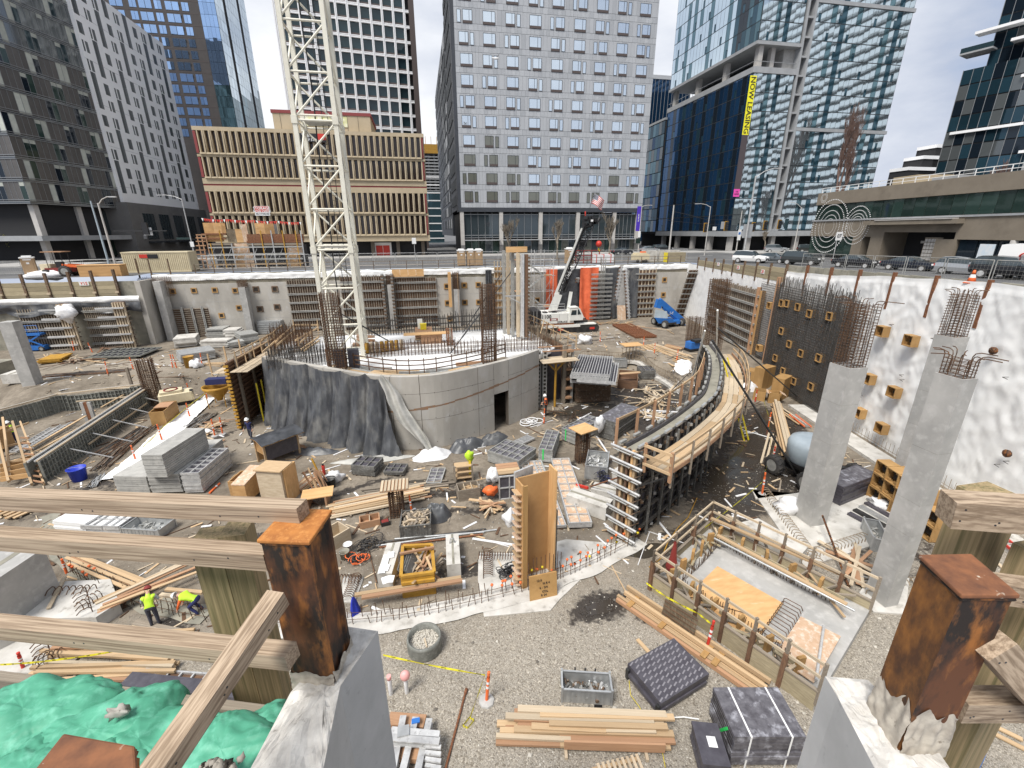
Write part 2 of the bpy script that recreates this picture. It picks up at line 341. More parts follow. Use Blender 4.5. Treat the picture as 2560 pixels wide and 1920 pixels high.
# --------- ground
RW=Fr((41.7,66),radians(193.06));FW=Fr((0,66),radians(90));LW=Fr((0,62.5),radians(90))
def blob(x,y,cx,cy,rx,ry,a=0):
 dx,dy=x-cx,y-cy;ca,sa=cos(a),sin(a);u_,v_=(dx*ca+dy*sa)/rx,(-dx*sa+dy*ca)/ry
 return max(0,1-sqrt(u_*u_+v_*v_))
WETS=[(24,25,4.2,10,-.75,1.3),(17.5,20.5,3.2,6,-.8,1.0),(12.5,16.2,3,2,.3,.9),(6.4,13.6,1.9,1.0,.2,1.0),(8.2,12.5,1.2,.5,-.6,.8),(1.9,17.0,3.4,.9,.2,.7),(4.4,17.2,2,1.2,0,.6),(20,36,6,7,0,.8),(13,34,4,3,0,.8),(-11.2,16.0,2.2,.9,0,.9),(-20,30,2.5,7,-.6,.4),(17,30,3,4,0,.6),(14,13.5,4,3.5,0,.55),(22,14,4,3,0,.5),(26,38,4,6,-.3,.4),(3,24,5,2,0,.4),(16,24,3,3,0,.6),(28,30,3,8,-.2,.35),(-6,23,10,.5,.42,.75),(-6.6,24.6,10,.5,.42,.75),(2,21.5,9,.45,-.18,.7),(2,23.2,9,.45,-.22,.7),(-18,33,9,.6,.9,.7),(10,26,6,.4,.7,.7),(11.5,25,6,.4,.72,.7),(18,52,14,.6,.1,.7),(18,54,14,.6,.1,.7),(11,30,4,3,0,.55)]
DRY=[(-13,34,5,4,0,.6),(-30,52,16,5,0,.7),(20,58,14,7,0,.6),(2,12,6,3,0,.3),(23,46,6,5,0,.4)]
gm=MB()
NX,NY=300,190
def gpt(a,b):
 x=-82+148*a;y=-6+80*b;return(x,y,hz(x,y))
gm.grid(gpt,NX,NY)
me=gm.mesh('ground',[])
m=bpy.data.materials.new('dirt');m.use_nodes=True;MATS['dirt']=m;me.materials.clear();me.materials.append(m)
ca=me.color_attributes.new('mud','FLOAT_COLOR','POINT')
for i,v in enumerate(me.vertices):
 x,y=v.co.x,v.co.y
 w_=1.15*sum(blob(x,y,*b[:5])*b[5]for b in WETS);d_=sum(blob(x,y,*b[:5])*b[5]for b in DRY)
 g_=sstep(20,10,y)
 ca.data[i].color=(min(1,w_),min(1,d_),g_,1)
t=m.node_tree;N=t.nodes;L=t.links;p=N['Principled BSDF']
geo=N.new('ShaderNodeNewGeometry');at=N.new('ShaderNodeVertexColor');at.layer_name='mud';sp=N.new('ShaderNodeSeparateColor');L.new(at.outputs[0],sp.inputs[0])
def nz(s,d=7,r=.62):
 n=N.new('ShaderNodeTexNoise');n.inputs['Scale'].default_value=s;n.inputs['Detail'].default_value=d;n.inputs['Roughness'].default_value=r;L.new(geo.outputs['Position'],n.inputs[0]);return n.outputs[0]
def mth(op,a,b=None,c=None):
 n=N.new('ShaderNodeMath');n.operation=op
 for i,q in enumerate((a,b,c)):
  if q is None:continue
  if isinstance(q,(int,float)):n.inputs[i].default_value=q
  else:L.new(q,n.inputs[i])
 return n.outputs[0]
def mxc(f,a,b):
 n=N.new('ShaderNodeMix');n.data_type='RGBA';L.new(f,n.inputs[0])
 for i,q in((6,a),(7,b)):
  if isinstance(q,tuple):n.inputs[i].default_value=(*q,1)
  else:L.new(q,n.inputs[i])
 return n.outputs[2]
def rg(s,a,b):
 n=N.new('ShaderNodeMapRange');n.inputs[1].default_value=a;n.inputs[2].default_value=b;L.new(s,n.inputs[0]);return n.outputs[0]
nA=nz(.55);nB=nz(3.2);nC=nz(14,5)
vor=N.new('ShaderNodeTexVoronoi');vor.inputs['Scale'].default_value=22;L.new(geo.outputs['Position'],vor.inputs[0])
vr2=N.new('ShaderNodeTexVoronoi');vr2.inputs['Scale'].default_value=60;L.new(geo.outputs['Position'],vr2.inputs[0])
c_=mxc(rg(nA,.38,.62),(.27,.23,.18),(.16,.133,.10))
c_=mxc(mth('MULTIPLY',rg(nB,.48,.68),.75),c_,(.12,.096,.07))
c_=mxc(sp.outputs[1],c_,(.37,.325,.26))
sv=N.new('ShaderNodeSeparateColor');L.new(vor.outputs['Color'],sv.inputs[0])
sv2=N.new('ShaderNodeSeparateColor');L.new(vr2.outputs['Color'],sv2.inputs[0])
st_=mxc(mth('POWER',sv.outputs[0],1.6),(.17,.148,.115),(.54,.49,.41))
st2=mxc(mth('POWER',sv2.outputs[0],1.4),(.20,.178,.145),(.50,.46,.395))
st_=mxc(mth('GREATER_THAN',sv.outputs[1],.62),st2,st_)
gf=mth('MULTIPLY',rg(mth('ADD',mth('MULTIPLY',nB,.6),mth('MULTIPLY',sp.outputs[2],.42)),.33,.66),.8)
c_=mxc(gf,c_,st_)
wv=mth('ADD',mth('ADD',sp.outputs[0],.05),mth('MULTIPLY',mth('SUBTRACT',nB,.5),1.3));wv=mth('ADD',wv,mth('MULTIPLY',mth('SUBTRACT',nA,.5),1.1))
wf=rg(wv,.30,.52);c_=mxc(wf,c_,(.045,.037,.03))
pud=rg(wv,.78,.86)
L.new(c_,p.inputs['Base Color'])
rr=mth('SUBTRACT',.95,mth('MULTIPLY',wf,.42));rr=mth('SUBTRACT',rr,mth('MULTIPLY',pud,.42));L.new(rr,p.inputs['Roughness'])
bp=N.new('ShaderNodeBump');bp.inputs['Distance'].default_value=.07;bp.inputs['Strength'].default_value=1
hgt=mth('ADD',mth('MULTIPLY',nB,.7),mth('MULTIPLY',nC,.35));hgt=mth('ADD',hgt,mth('MULTIPLY',vor.outputs['Distance'],-.25));hgt=mth('MULTIPLY',hgt,mth('SUBTRACT',1,pud))
L.new(hgt,bp.inputs['Height']);L.new(bp.outputs[0],p.inputs['Normal'])
go=bpy.data.objects.new('ground',me);COL.objects.link(go);go['kind']='structure'
sb=MB()
for i in range(9000):
 x=R.uniform(-16,24);y=7.5+R.random()**1.5*16;r_=R.uniform(.012,.04)*(1+(R.random()<.06)*1.4);z=hz(x,y)
 vs=[(x+r_*cos(a)*R.uniform(.6,1.3),y+r_*sin(a)*R.uniform(.6,1.3),z+r_*.15)for a in(.3,1.9,3.5,5)]+[(x+R.uniform(-.4,.4)*r_,y+R.uniform(-.4,.4)*r_,z+r_*R.uniform(.6,1))]
 sb.add(vs,[(0,1,4),(1,2,4),(2,3,4),(3,0,4)],R.randrange(3))
mat('stone_a',(.50,.47,.41));mat('stone_b',(.30,.275,.235));mat('stone_c',(.15,.135,.115))
sb.obj('gravel',['stone_a','stone_b','stone_c'],kind='stuff',label='loose grey gravel strewn over the near pit floor',cat='gravel')
# --------- streets round the pit
def sz(x,y):return 10.2+max(0,min(1.3,(66-y)*.024))
sm_=MB()
def rwx(y,off=0):return RW.p.x+(66-y)*RW.U.x/(-RW.U.y)*1.0+off
for y0,y1 in((66.35,40),(40,12),(12,-40),(-40,-160)):
 for a,b in((.35,300),):
  q=[(rwx(y0,a),y0),(rwx(y1,a),y1),(rwx(y1,b),y1),(rwx(y0,b),y0)]
  sm_.add([(x,y,sz(x,y))for x,y in q],[(0,1,2,3)])
sm_.add([(-34.3,66.35,10.2),(400,66.35,10.2),(900,1500,10.2),(-900,1500,10.2),(-400,66.35,10.2)],[(0,1,2,3,4)])
sm_.add([(-34.3,62.85,10.2),(-34.3,66.35,10.2),(-400,66.35,10.2),(-400,62.85,10.2)],[(0,1,2,3)])
sm_.obj('street','asphalt',kind='structure')
lm=MB()
for k_ in range(16):lm.box((-60+k_*9,84,10.206),(3,.12,.004));
for k_ in range(8):
 y=60-k_*7;x=rwx(y,17);lm.beam((x,y,sz(x,y)+.008),(x-.5,y-2.6,sz(x,y-2.6)+.008),.12,.004)
lm.obj('lane_line','line_white',kind='structure')
pv=MB();pv.box((2,99,10.27),(130,9,.15));pv.box((-62,95,10.27),(16,20,.15));pv.box((95,92.6,10.27),(56,12,.15));pv.obj('pavement','pavement',kind='structure')
# --------- the shoring walls
def fold(u,z,s=1.0):
 p_=V((u*.33*s,z*.42*s,1.7));a=NZ.noise(p_);b=NZ.noise(p_*2.3+V((5,1,0)));c=NZ.noise(V((u*1.3*s+z*.35,z*.5*s-u*.2,9)))
 d=NZ.noise(V((u*.9*s-z*.9*s,z*.35*s+u*.3,4)))
 e_=NZ.noise(V((u*2.3*s+z*1.1,z*1.0-u*.5,13)));return.035*(1-abs(a)*2)+.03*(1-abs(b)*2.2)**2+.035*(1-abs(c)*2.4)+.035*(1-abs(d)*2.6)+.03*(1-abs(e_)*2.4)
th=thing('shoring_wall','tall right-hand excavation wall under white plastic sheeting','wall',RW.pt(40,0))
RW.box(th,'wall_core','concrete_old',-.5,84,-.3,10.0,-.9,-.3)
mb=MB()
mb.grid(lambda a,b:RW.pt(27.9+46*a,-.1+(11.25+1.0*sstep(0,.45,a)+.12*NZ.noise((a*17,2,0)))*b,fold(27.9+46*a,11*b)*(1 if b<.97 else.4)-.18),330,84)
mb.obj('sheet','sheet',th)
mb=MB();mb.grid(lambda a,b:RW.pt(-.4+28.3*a,0+(10.1+.1*NZ.noise((a*14,5,0)))*b,.55*fold(-.4+28.3*a,10*b)-.2),150,40);mb.obj('sheet','sheet',th)
e=[4.1+i*2.95 for i in range(9)]
for i in range(8):
 for r_ in range(3):
  z0=10.05+.12*i*0+r_*.42;z1=z0+.40 if r_<2 else 10.45+(i+1)*.118
  if z1-z0>.1:RW.box(th,'lagging_board','lagging',e[i]+.12,e[i+1]-.12,z0,z1,-.27+.02*R.random(),-.14)
for i in range(16):
 u_=4.1+i*2.95 if i<9 else 27.7+(i-8)*3.35
 zt=sz(*RW.pt(u_,0).xy)+(.95 if i<9 else 1.0);RW.box(th,'soldier_pile','rust_brown' if i>8 else 'form_rust',u_-.1,u_+.1,9.6,zt,-.26,-.06)
for i,tx in((2,'3'),(4,'23'),(6,'20')):
 c=RW.pt(e[i]+1.5,10.72,-.09);RW.box(th,'number_plate','white',e[i]+1.15,e[i]+1.85,10.5,10.94,-.13,-.10);word(th,'number','red',tx,c,RW.U,(0,0,1),.34,.006)
mb=MB()
for i in range(34):
 u_,z_=29+R.random()*34,1+R.random()*9
 q=RW.pt(u_,z_,.1);w_=RW.pt(u_,z_,.42);mb.tube([q,w_,w_+RW.U*.28+V((0,0,-.03))],.018,4)
mb.obj('tie_bar','rebar_grey',th,kind='stuff')
mb=MB()
for i in range(80):
 u_=39.5+i*.33;a=RW.pt(u_,0,.5);mb.rod(a,a+V((0,0,.95+.15*R.random())),.014,4,cap=False)
mb.beam(RW.pt(39.5,.5,.5),RW.pt(66,.5,.5),.02,.02);mb.obj('starter_bar','rebar_pale',th,kind='stuff')
kb=MB();kb.beam(RW.pt(36,.06,1.3),RW.pt(68,.06,1.3),1.6,.24);kb.obj('wall_footing','concrete_pale',th)
for i in range(17):
 u0=26.5+i*3.05;q=RW.pt(u0+1.5,0,-.75);z=sz(q.x,q.y);mbb=MB()
 prof=[(-.3,0),(-.3,.12),(-.14,.3),(-.1,.82),(.1,.82),(.14,.3),(.3,.12),(.3,0)]
 vs=[RW.pt(u0+.03,z+h_,-.75+o_)for o_,h_ in prof]+[RW.pt(u0+3.0,z+h_,-.75+o_)for o_,h_ in prof]
 mbb.add(vs,[tuple(range(8)),tuple(range(15,7,-1))]+[(k_,8+k_,8+(k_+1)%8,(k_+1)%8)for k_ in range(8)])
 mbb.obj('street_barrier','concrete_old',label='weathered concrete traffic barrier in the row along the right street edge',cat='barrier',group='concrete barriers along the right-hand street')
fw=thing('retaining_wall','long cast concrete wall across the far side of the pit','wall',(0,66,0))
FW.box(fw,'wall_core','concrete_wall',-34.2,42.6,.8,8.75,-.6,0)
for u_ in[-34.2+3.66*i for i in range(1,21)]:FW.box(fw,'pour_joint','concrete',u_-.02,u_+.02,1.6,8.7,0,.012)
for z_ in(4.0,6.4):FW.box(fw,'pour_joint','concrete',-34.1,42.5,z_-.02,z_+.02,0,.010)
FW.box(fw,'shoring_core','concrete_old',-34.2,42.6,8.7,10.1,-.7,-.35)
mb=MB()
for i in range(300):
 u_=-33.8+i*.253;mb.rod(FW.pt(u_,8.7,-.12),FW.pt(u_+R.uniform(-.05,.05),9.25+R.random()*.15,-.12),.014,3,cap=False)
mb.beam(FW.pt(-33.8,9.0,-.12),FW.pt(42,9.0,-.12),.02,.02);mb.obj('starter_bar','rebar_pale',fw,kind='stuff')
mb=MB()
def topsheet(a,b):
 u_=-34+76.8*a;n_=NZ.noise((u_*.5,b*2,3));n2=NZ.noise((u_*1.7,b*3,8));t_=b*1.6
 if t_<1:return FW.pt(u_,9.22+t_*.72+.09*n_,-.18+.10*n2)
 return FW.pt(u_,9.98+.16*n_+.1*n2,-.2-(t_-1)*1.6)
mb.grid(topsheet,300,8);mb.obj('sheet','sheet',fw)
def knock(parent,fr,k,x,y,s=.5,m_='ply_box'):
 u_,z_=fr.hit(k,x,y,.1)
 fr.box(parent,'blockout','knock_hole',u_-s*.3,u_+s*.3,z_-s*.3,z_+s*.3,0,.05)
 for a,b,c,d in((-.5,-.3,-.5,.5),(.3,.5,-.5,.5),(-.3,.3,.3,.5),(-.3,.3,-.5,-.3)):fr.box(parent,'blockout_frame',m_,u_+a*s,u_+b*s,z_+c*s,z_+d*s,0,.09)
for x,y in((1118,333),(1255,328),(1390,325),(1522,328),(1548,440),(1435,490)):knock(fw,FW,'g',x,y,.7)
for x,y in((258,320),(380,318),(285,448),(395,435),(1495,300),(1610,295),(1500,408),(1612,405),(1515,510)):knock(fw,FW,'h',x,y,.8,'form_rust' if x<500 else 'ply_box')
for x,y in((208,293),(300,290),(213,405),(303,403),(1435,260),(1508,258),(1500,355),(685,390)):knock(fw,FW,'i',x,y,.8)
lw=thing('timber_shoring','weathered timber lagging wall between steel piles at far left','wall',(-45,62.5,0))
LW.box(lw,'wall_core','concrete_old',-90,-34.25,0,9.6,-.7,-.3)
LW.box(lw,'wall_core','concrete_wall',-34.2,-33.6,0,9.6,-3.4,0)
zt=lambda u_:9.62+(u_+48)*.04
for i in range(15):
 u0=-36.1-i*2.35
 LW.box(lw,'soldier_pile','form_rust',u0-.12,u0+.12,7.6,zt(u0)+.95,-.2,.06)
 LW.box(lw,'pile_bracket','wood_pale',u0-.25,u0+.1,8.3,8.5,.06,.2)
 for r_ in range(4):LW.box(lw,'lagging_board','lagging',u0-2.2,u0-.14,7.75+r_*.49,min(8.22+r_*.49,zt(u0)+.1),-.2,-.06+.03*R.random())
LW.box(lw,'number_plate','paint_white',-39.9,-38.9,9.25,9.7,.0,.03)
c=LW.pt(-39.4,9.47,.04);word(lw,'number','red','Y15',c,LW.U,(0,0,1),.34,.006)
mb=MB();mb.grid(lambda a,b:LW.pt(-60+26*a,7.15+.75*b+.12*NZ.noise((a*12,b,0)),.12+.2*sin(b*pi)+.1*NZ.noise((a*40,b*3,2))),120,6);mb.obj('sheet','sheet',lw)
mb=MB();mb.grid(lambda a,b:LW.pt(-60+26*a,6.95-(.9+.55*abs(sin(a*13+.4))+.35*NZ.noise((a*9,0,4)))*b+.25,.25+.25*sin(b*2.5+a*20)*b+.15*NZ.noise((a*30,b*2,6))),130,10);mb.obj('tarp','tarp',lw)
# --------- buildings
def glass(name,base,metal,rough=.03,spec=.6,**k_):return mat(name,base,rough=rough,metal=metal,spec=spec,**k_)
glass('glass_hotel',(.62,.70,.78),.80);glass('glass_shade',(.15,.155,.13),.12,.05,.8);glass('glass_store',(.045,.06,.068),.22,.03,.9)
glass('glass_teal',(.10,.18,.215),.72,rnd=.3);glass('glass_teal_dark',(.03,.075,.105),.55,rnd=.35);glass('glass_blue',(.02,.07,.16),.60,rnd=.35);glass('glass_black',(.012,.02,.03),.25)
glass('glass_pale',(.58,.68,.74),.85,rnd=.15);glass('glass_grey',(.15,.165,.17),.5,.05,rnd=.25);glass('glass_green',(.03,.055,.047),.25,.04,rnd=.3);glass('glass_sky',(.35,.52,.80),.85,rnd=.12)
glass('glass_grid',(.022,.045,.055),.25,rnd=.25)
mat('panel_taupe',(.105,.098,.092),(.09,.085,.08),1,.35,.1,rnd=.15);mat('blind',(.50,.52,.46),(.40,.42,.38),1,.7,rnd=.2)
mat('mullion',(.30,.31,.32),rough=.5,metal=.4);mat('mullion_dark',(.03,.035,.04),rough=.5)
for i,c in enumerate(((.42,.435,.455),(.39,.405,.425),(.44,.455,.475),(.37,.385,.405))):mat('panel_grey%d'%i,c,tuple(q*.93 for q in c),.3,.55)
mat('panel_dark',(.05,.055,.065),(.04,.044,.052),.5,.45);mat('sill_brown',(.085,.065,.06),rough=.6);mat('slab_grey',(.36,.37,.38),(.30,.31,.32),.7,.7)
mat('column_pale',(.50,.48,.45),(.43,.41,.39),1,.8);mat('interior',(.022,.022,.024),rough=.9)
mat('tan',(.47,.385,.265),(.41,.335,.225),.5,.85,rnd=.05,c3=(.30,.235,.15),s3=.9,t3=(.6,.78));mat('tan_red',(.24,.05,.05),rough=.8);mat('window_brown',(.05,.034,.028),rough=.12,spec=.7)
mat('white_panel',(.9,.9,.905),(.86,.86,.865),.4,.55);mat('window_grey',(.06,.07,.07),rough=.35,spec=.35,rnd=.3);mat('window_dark',(.025,.03,.032),rough=.35,spec=.3,rnd=.3)
mat('stone_grey',(.16,.155,.15),(.13,.126,.122),.4,.7);mat('tower_brown',(.062,.054,.052),(.05,.044,.043),.4,.7)
mat('taupe_wall',(.235,.20,.155),(.205,.172,.132),.5,.9,c3=(.15,.125,.095),s3=.3,t3=(.55,.75));mat('taupe_dark',(.12,.10,.08),rough=.9)
def tilt(M,a):return M@MX.Rotation(R.gauss(0,a),4,'X')@MX.Rotation(R.gauss(0,a),4,'Z')
class Panes:
 def __init__(s,parent,name='pane'):s.p=parent;s.n=name;s.l=[]
 def add(s,fr,u0,u1,z0,z1,o,m,a=.004):
  c=fr.pt((u0+u1)/2,(z0+z1)/2,o)
  M=MX.Translation(c)@MX(((fr.U.x,-fr.O.x,0,0),(fr.U.y,-fr.O.y,0,0),(0,0,1,0),(0,0,0,1)))
  s.l.append((tilt(M,a)@SCL((u1-u0,.06,z1-z0)),m,(c-CAM).length))
 def done(s,most=300):
  s.l.sort(key=lambda q:q[2])
  for M,m,d in s.l[:most]:put(s.n,unit('cube',m),s.p,M)
  rest=s.l[most:]
  if rest:
   ms=sorted({q[1]for q in rest});mb=MB()
   for M,m,d in rest:
    vs=[M@V((x*.5,y*.5,z*.5))for z in(-1,1)for x,y in((-1,-1),(1,-1),(1,1),(-1,1))]
    mb.add(vs,[(3,2,1,0),(4,5,6,7),(0,1,5,4),(1,2,6,5),(2,3,7,6),(3,0,4,7)],ms.index(m))
   mb.obj(s.n,ms,s.p,kind='stuff')
def volume(parent,fr,m,u0,u1,z0,z1,deep,name='wall',o=0):return fr.box(parent,name,m,u0,u1,z0,z1,o-deep,o)
# --- the grey panelled hotel in the middle
HF=Fr((0,105),radians(90));HSF=Fr((9.58,105),radians(180))
ht=thing('hotel_tower','tall grey panelled hotel with rows of square windows behind the pit','building',(31,118,10.2))
volume(ht,HF,'panel_dark',9.6,52.7,20.1,76,27,o=-.12)
mb=MB()
for r_ in range(16):
 zb=20.15+3.63*r_
 for a,h_ in((0,1.05),(1.07,2.54)):
  u_=9.6
  while u_<52.6:
   w_=R.choice((.62,.82,.82,1.05));w_=min(w_,52.7-u_);HF.mbox(mb,u_+.012,u_+w_-.012,zb+a,zb+a+h_-.03,-.12,-.02+R.random()*.01,R.choice((0,0,1,2,3)));u_+=w_
mb.obj('wall_panel',['panel_grey%d'%i for i in range(4)],ht,kind='stuff')
def win_mesh(w,h,split,gm_):
 b=MB();q=.06
 def bx(x0,x1,z0,z1,y0,y1,mi):b.box(((x0+x1)/2,(y0+y1)/2,(z0+z1)/2),(x1-x0,y1-y0,z1-z0),0,mi)
 bx(-w/2,w/2,-h/2,h/2,-.02,.06,2)
 bx(-w/2-q,-w/2,-h/2,h/2,-.05,.02,0);bx(w/2,w/2+q,-h/2,h/2,-.05,.02,0);bx(-w/2-q,w/2+q,h/2,h/2+q,-.05,.02,0);bx(-w/2-q,w/2+q,-h/2-q,-h/2,-.05,.02,0)
 if split:
  bx(-w/2,w/2,-h/2-.02,-h/2+.42,-.075,-.02,1);x=-w/2+w*split;bx(x-.035,x+.035,-h/2+.42,h/2,-.05,-.02,0)
 return b.mesh('window',['mullion_dark','sill_brown',gm_])
WM_={(k_,g_):win_mesh(*a,g_)for k_,a in(('w',(2.35,2.15,.72)),('n',(1.75,2.15,.7)),('s',(.62,2.0,0)))for g_ in('glass_hotel','glass_shade')}
for r_ in range(15):
 z=22.32+3.63*r_
 for c in range(9):
  u_=11.85+4.74*c;wide=(c%2==1)if r_%4<2 else(c%2==0)
  par=(c//2)%2;left=(par==1)if r_%4==0 else(par==0)if r_%4==1 else(par==0)if r_%4==2 else(par==1)
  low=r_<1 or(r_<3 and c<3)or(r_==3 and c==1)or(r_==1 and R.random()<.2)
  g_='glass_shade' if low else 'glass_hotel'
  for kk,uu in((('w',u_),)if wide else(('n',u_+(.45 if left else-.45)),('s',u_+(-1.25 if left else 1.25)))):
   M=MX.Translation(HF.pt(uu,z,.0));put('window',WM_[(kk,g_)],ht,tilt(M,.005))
HF.box(ht,'corner_strip','panel_dark',8.9,9.6,19.3,76,-3,.03)
HF.box(ht,'base_band','panel_dark',8.95,52.75,19.25,20.1,-2,.1)
volume(ht,HF,'interior',10,52.3,10.25,19.3,20,'lobby_core',o=-4.5)
for u_ in(9.7,18.55,27.8,36.8,45.85,51.9):HF.box(ht,'column','column_pale',u_-.42,u_+.42,12.2,19.25,-.9,0);HF.box(ht,'column_base','stone_grey',u_-.45,u_+.45,10.2,12.2,-.92,.03)
pn=Panes(ht,'lobby_pane');mb=MB()
ue=(10.15,18.1,19.0,27.35,28.25,36.35,37.25,45.4,46.3,51.4)
for b_ in range(5):
 a,e_=ue[2*b_],ue[2*b_+1];n=5
 for i in range(n):
  w_=(e_-a)/n
  for z0,z1 in((13.9,18.7),(10.35,13.1)):pn.add(HF,a+i*w_+.04,a+(i+1)*w_-.04,z0,z1,-.55,'glass_store' if z0>12 else R.choice(('glass_store','glass_green','glass_shade')),.006)
  HF.mbox(mb,a+i*w_-.03,a+i*w_+.03,10.3,19.2,-.6,-.42)
 for z_ in(13.2,13.75,14.3,18.75):HF.mbox(mb,a,e_,z_-.06,z_+.06,-.6,-.42)
 HF.box(ht,'canopy','slab_grey',a-.1,e_+.1,13.15,13.35,-.5,.55)
pn.done();mb.obj('mullion','mullion',ht,kind='stuff')
volume(ht,HF,'panel_dark',9.62,40,14,63,62,'rear_wing',o=-27.2)
mb=MB()
for r_ in range(13):
 for i in range(22):HSF.mbox(mb,-(30+i*2.7)-2.3,-(30+i*2.7),16+r_*3.6,18.6+r_*3.6,0,.1,R.choice((0,0,1)))
for r_ in range(15):
 for i in range(7):HSF.mbox(mb,-(3.2+i*3.4)-2.9,-(3.2+i*3.4),21.2+r_*3.63,23.4+r_*3.63,0,.14,0)
mb.obj('side_window',['mullion_dark','panel_grey1'],ht,kind='stuff')
# --- tan office block of precast fins
TF=Fr((0,100),radians(90))
tn=thing('precast_office','low tan precast office block with rows of angled window fins','building',(-18,110,10.2))
volume(tn,TF,'tan',-38.9,2.3,13.4,33.4,24,o=-.9)
volume(tn,TF,'interior',-38,1.6,10.2,13.4,20,'ground_floor',o=-2.6)
for z0,z1,m_ in((32.75,33.4,'tan'),(28.45,28.85,'tan'),(23.85,24.8,'tan'),(23.55,23.85,'tan_red'),(22.55,23.55,'tan'),(18.3,18.65,'tan'),(13.3,14.4,'tan')):TF.box(tn,'spandrel',m_,-38.9,2.3,z0,z1,-.9,.0 if m_=='tan' else-.08)
fm=MB();fm.hexa([(-.16,0,-.5),(.16,0,-.5),(.16,.9,-.5),(-.16,.9,-.5)],[(-.16,0,.5),(.16,0,.5),(.16,.9,.5),(-.16,.9,.5)])
hood=MB()
def hoodmesh():
 b=MB();w=.5
 b.hexa([(-w,.02,-.5),(-w+.2,-.02,-.5),(-w+.2,.9,-.5),(-w,.9,-.5)],[(-w,.02,.5),(-w+.2,-.02,.5),(-w+.2,.9,.5),(-w,.9,.5)])
 b.hexa([(w-.2,-.30,-.48),(w,-.30,-.48),(w,.9,-.5),(w-.2,.9,-.5)],[(w-.2,-.05,.5),(w,-.05,.5),(w,.9,.5),(w-.2,.9,.5)])
 b.hexa([(-w,-.28,-.5),(w,-.30,-.5),(w,.9,-.5),(-w,.9,-.5)],[(-w,-.22,-.43),(w,-.26,-.43),(w,.9,-.41),(-w,.9,-.41)])
 return b.mesh('window_fin','tan')
FMH=hoodmesh();nb=36;pw=40.0/nb
for z0,z1 in((28.85,32.75),(24.8,28.45),(18.65,22.55),(14.4,18.3)):
 for i in range(nb):
  u_=-38.3+(i+.5)*pw
  put('window_fin',FMH,tn,MX.Translation(TF.pt(u_,(z0+z1)/2,-.02))@SCL((pw,1,z1-z0)))
  TF.box(tn,'window','window_brown',u_-pw*.36,u_+pw*.30,z0+.4,z1-.08,-.86,-.62)
 for u_ in(-38.75,1.75):TF.box(tn,'end_panel','tan_red',u_-.14,u_+.3,z0+.2,z1-.1,-.9,-.02)
volume(tn,TF,'tan',-25.3,-7.7,33.4,36.3,12,'penthouse',o=-1.5);TF.box(tn,'penthouse_trim','tan_red',-25.5,-7.5,36.3,36.85,-13.6,-1.4)
for u_ in range(-24,-8,2):TF.box(tn,'panel_joint','taupe_dark',u_-.03,u_+.03,33.4,36.3,-1.5,-1.47)
for i in range(8):TF.box(tn,'ground_column','taupe_dark',-36+i*5.2,-35.3+i*5.2,10.2,13.4,-2,-1.2)
TF.box(tn,'door_surround','white',-9.6,-5.9,10.25,13.0,-2.6,-2.45)
for u_ in(-9.1,-7.65):TF.box(tn,'entrance_door','red',u_,u_+1.35,10.3,12.4,-2.5,-2.4)
bn=thing('roof_banner','wrinkled pale yellow-green banner across the tan penthouse wall','banner',TF.pt(-15,34,-1.3))
mat('banner_pale',(.62,.62,.26),(.78,.77,.62),1.2,.7);mb=MB();mb.grid(lambda a,b:TF.pt(-20.3+8.3*a,34.3+1.75*b,-1.4+.1*NZ.noise((a*9,b*3,1))),40,8);mb.obj('cloth','banner_pale',bn)
sg=thing('storage_sign','white and red board on the tan fins reading STORAGE NOW OPEN','sign',TF.pt(-27.6,19,.4))
u0,z0=TF.hit('B',488,1295,.4);u1,z1=TF.hit('B',592,1355,.4);mat('sign_red',(.55,.10,.08),rough=.6)
TF.box(sg,'board','white',u0,u1,z1,z0,.30,.38);TF.box(sg,'red_field','sign_red',u0+.08,u1-.08,z1+.62,z0-.06,.38,.395)
for tx,z_,h_,m_ in(('STORAGE',z0-.42,.5,'white'),('NOW OPEN!',z0-.98,.4,'white'),('SELF STORAGE',z1+.3,.26,'black')):word(sg,'lettering',m_,tx,TF.pt((u0+u1)/2,z_,.405),TF.U,(0,0,1),h_,.006)
ss=thing('store_sign','dark sign with white letters high on the tan facade behind the crane mast','sign',TF.pt(-18,31,.5))
u0,z0=TF.hit('B',750,835,.4);u1,z1=TF.hit('B',945,895,.4);TF.box(ss,'board','black',u0,u1,z1,z0,.3,.4);TF.box(ss,'red_panel','red',u1-1.6,u1,z1+.4,z0,.4,.43)
word(ss,'lettering','white','THE',TF.pt(u0+1.7,z0-.4,.41),TF.U,(0,0,1),.55,.01);word(ss,'lettering','white','SELF STOR',TF.pt((u0+u1)/2,z1+.35,.41),TF.U,(0,0,1),.42,.01)
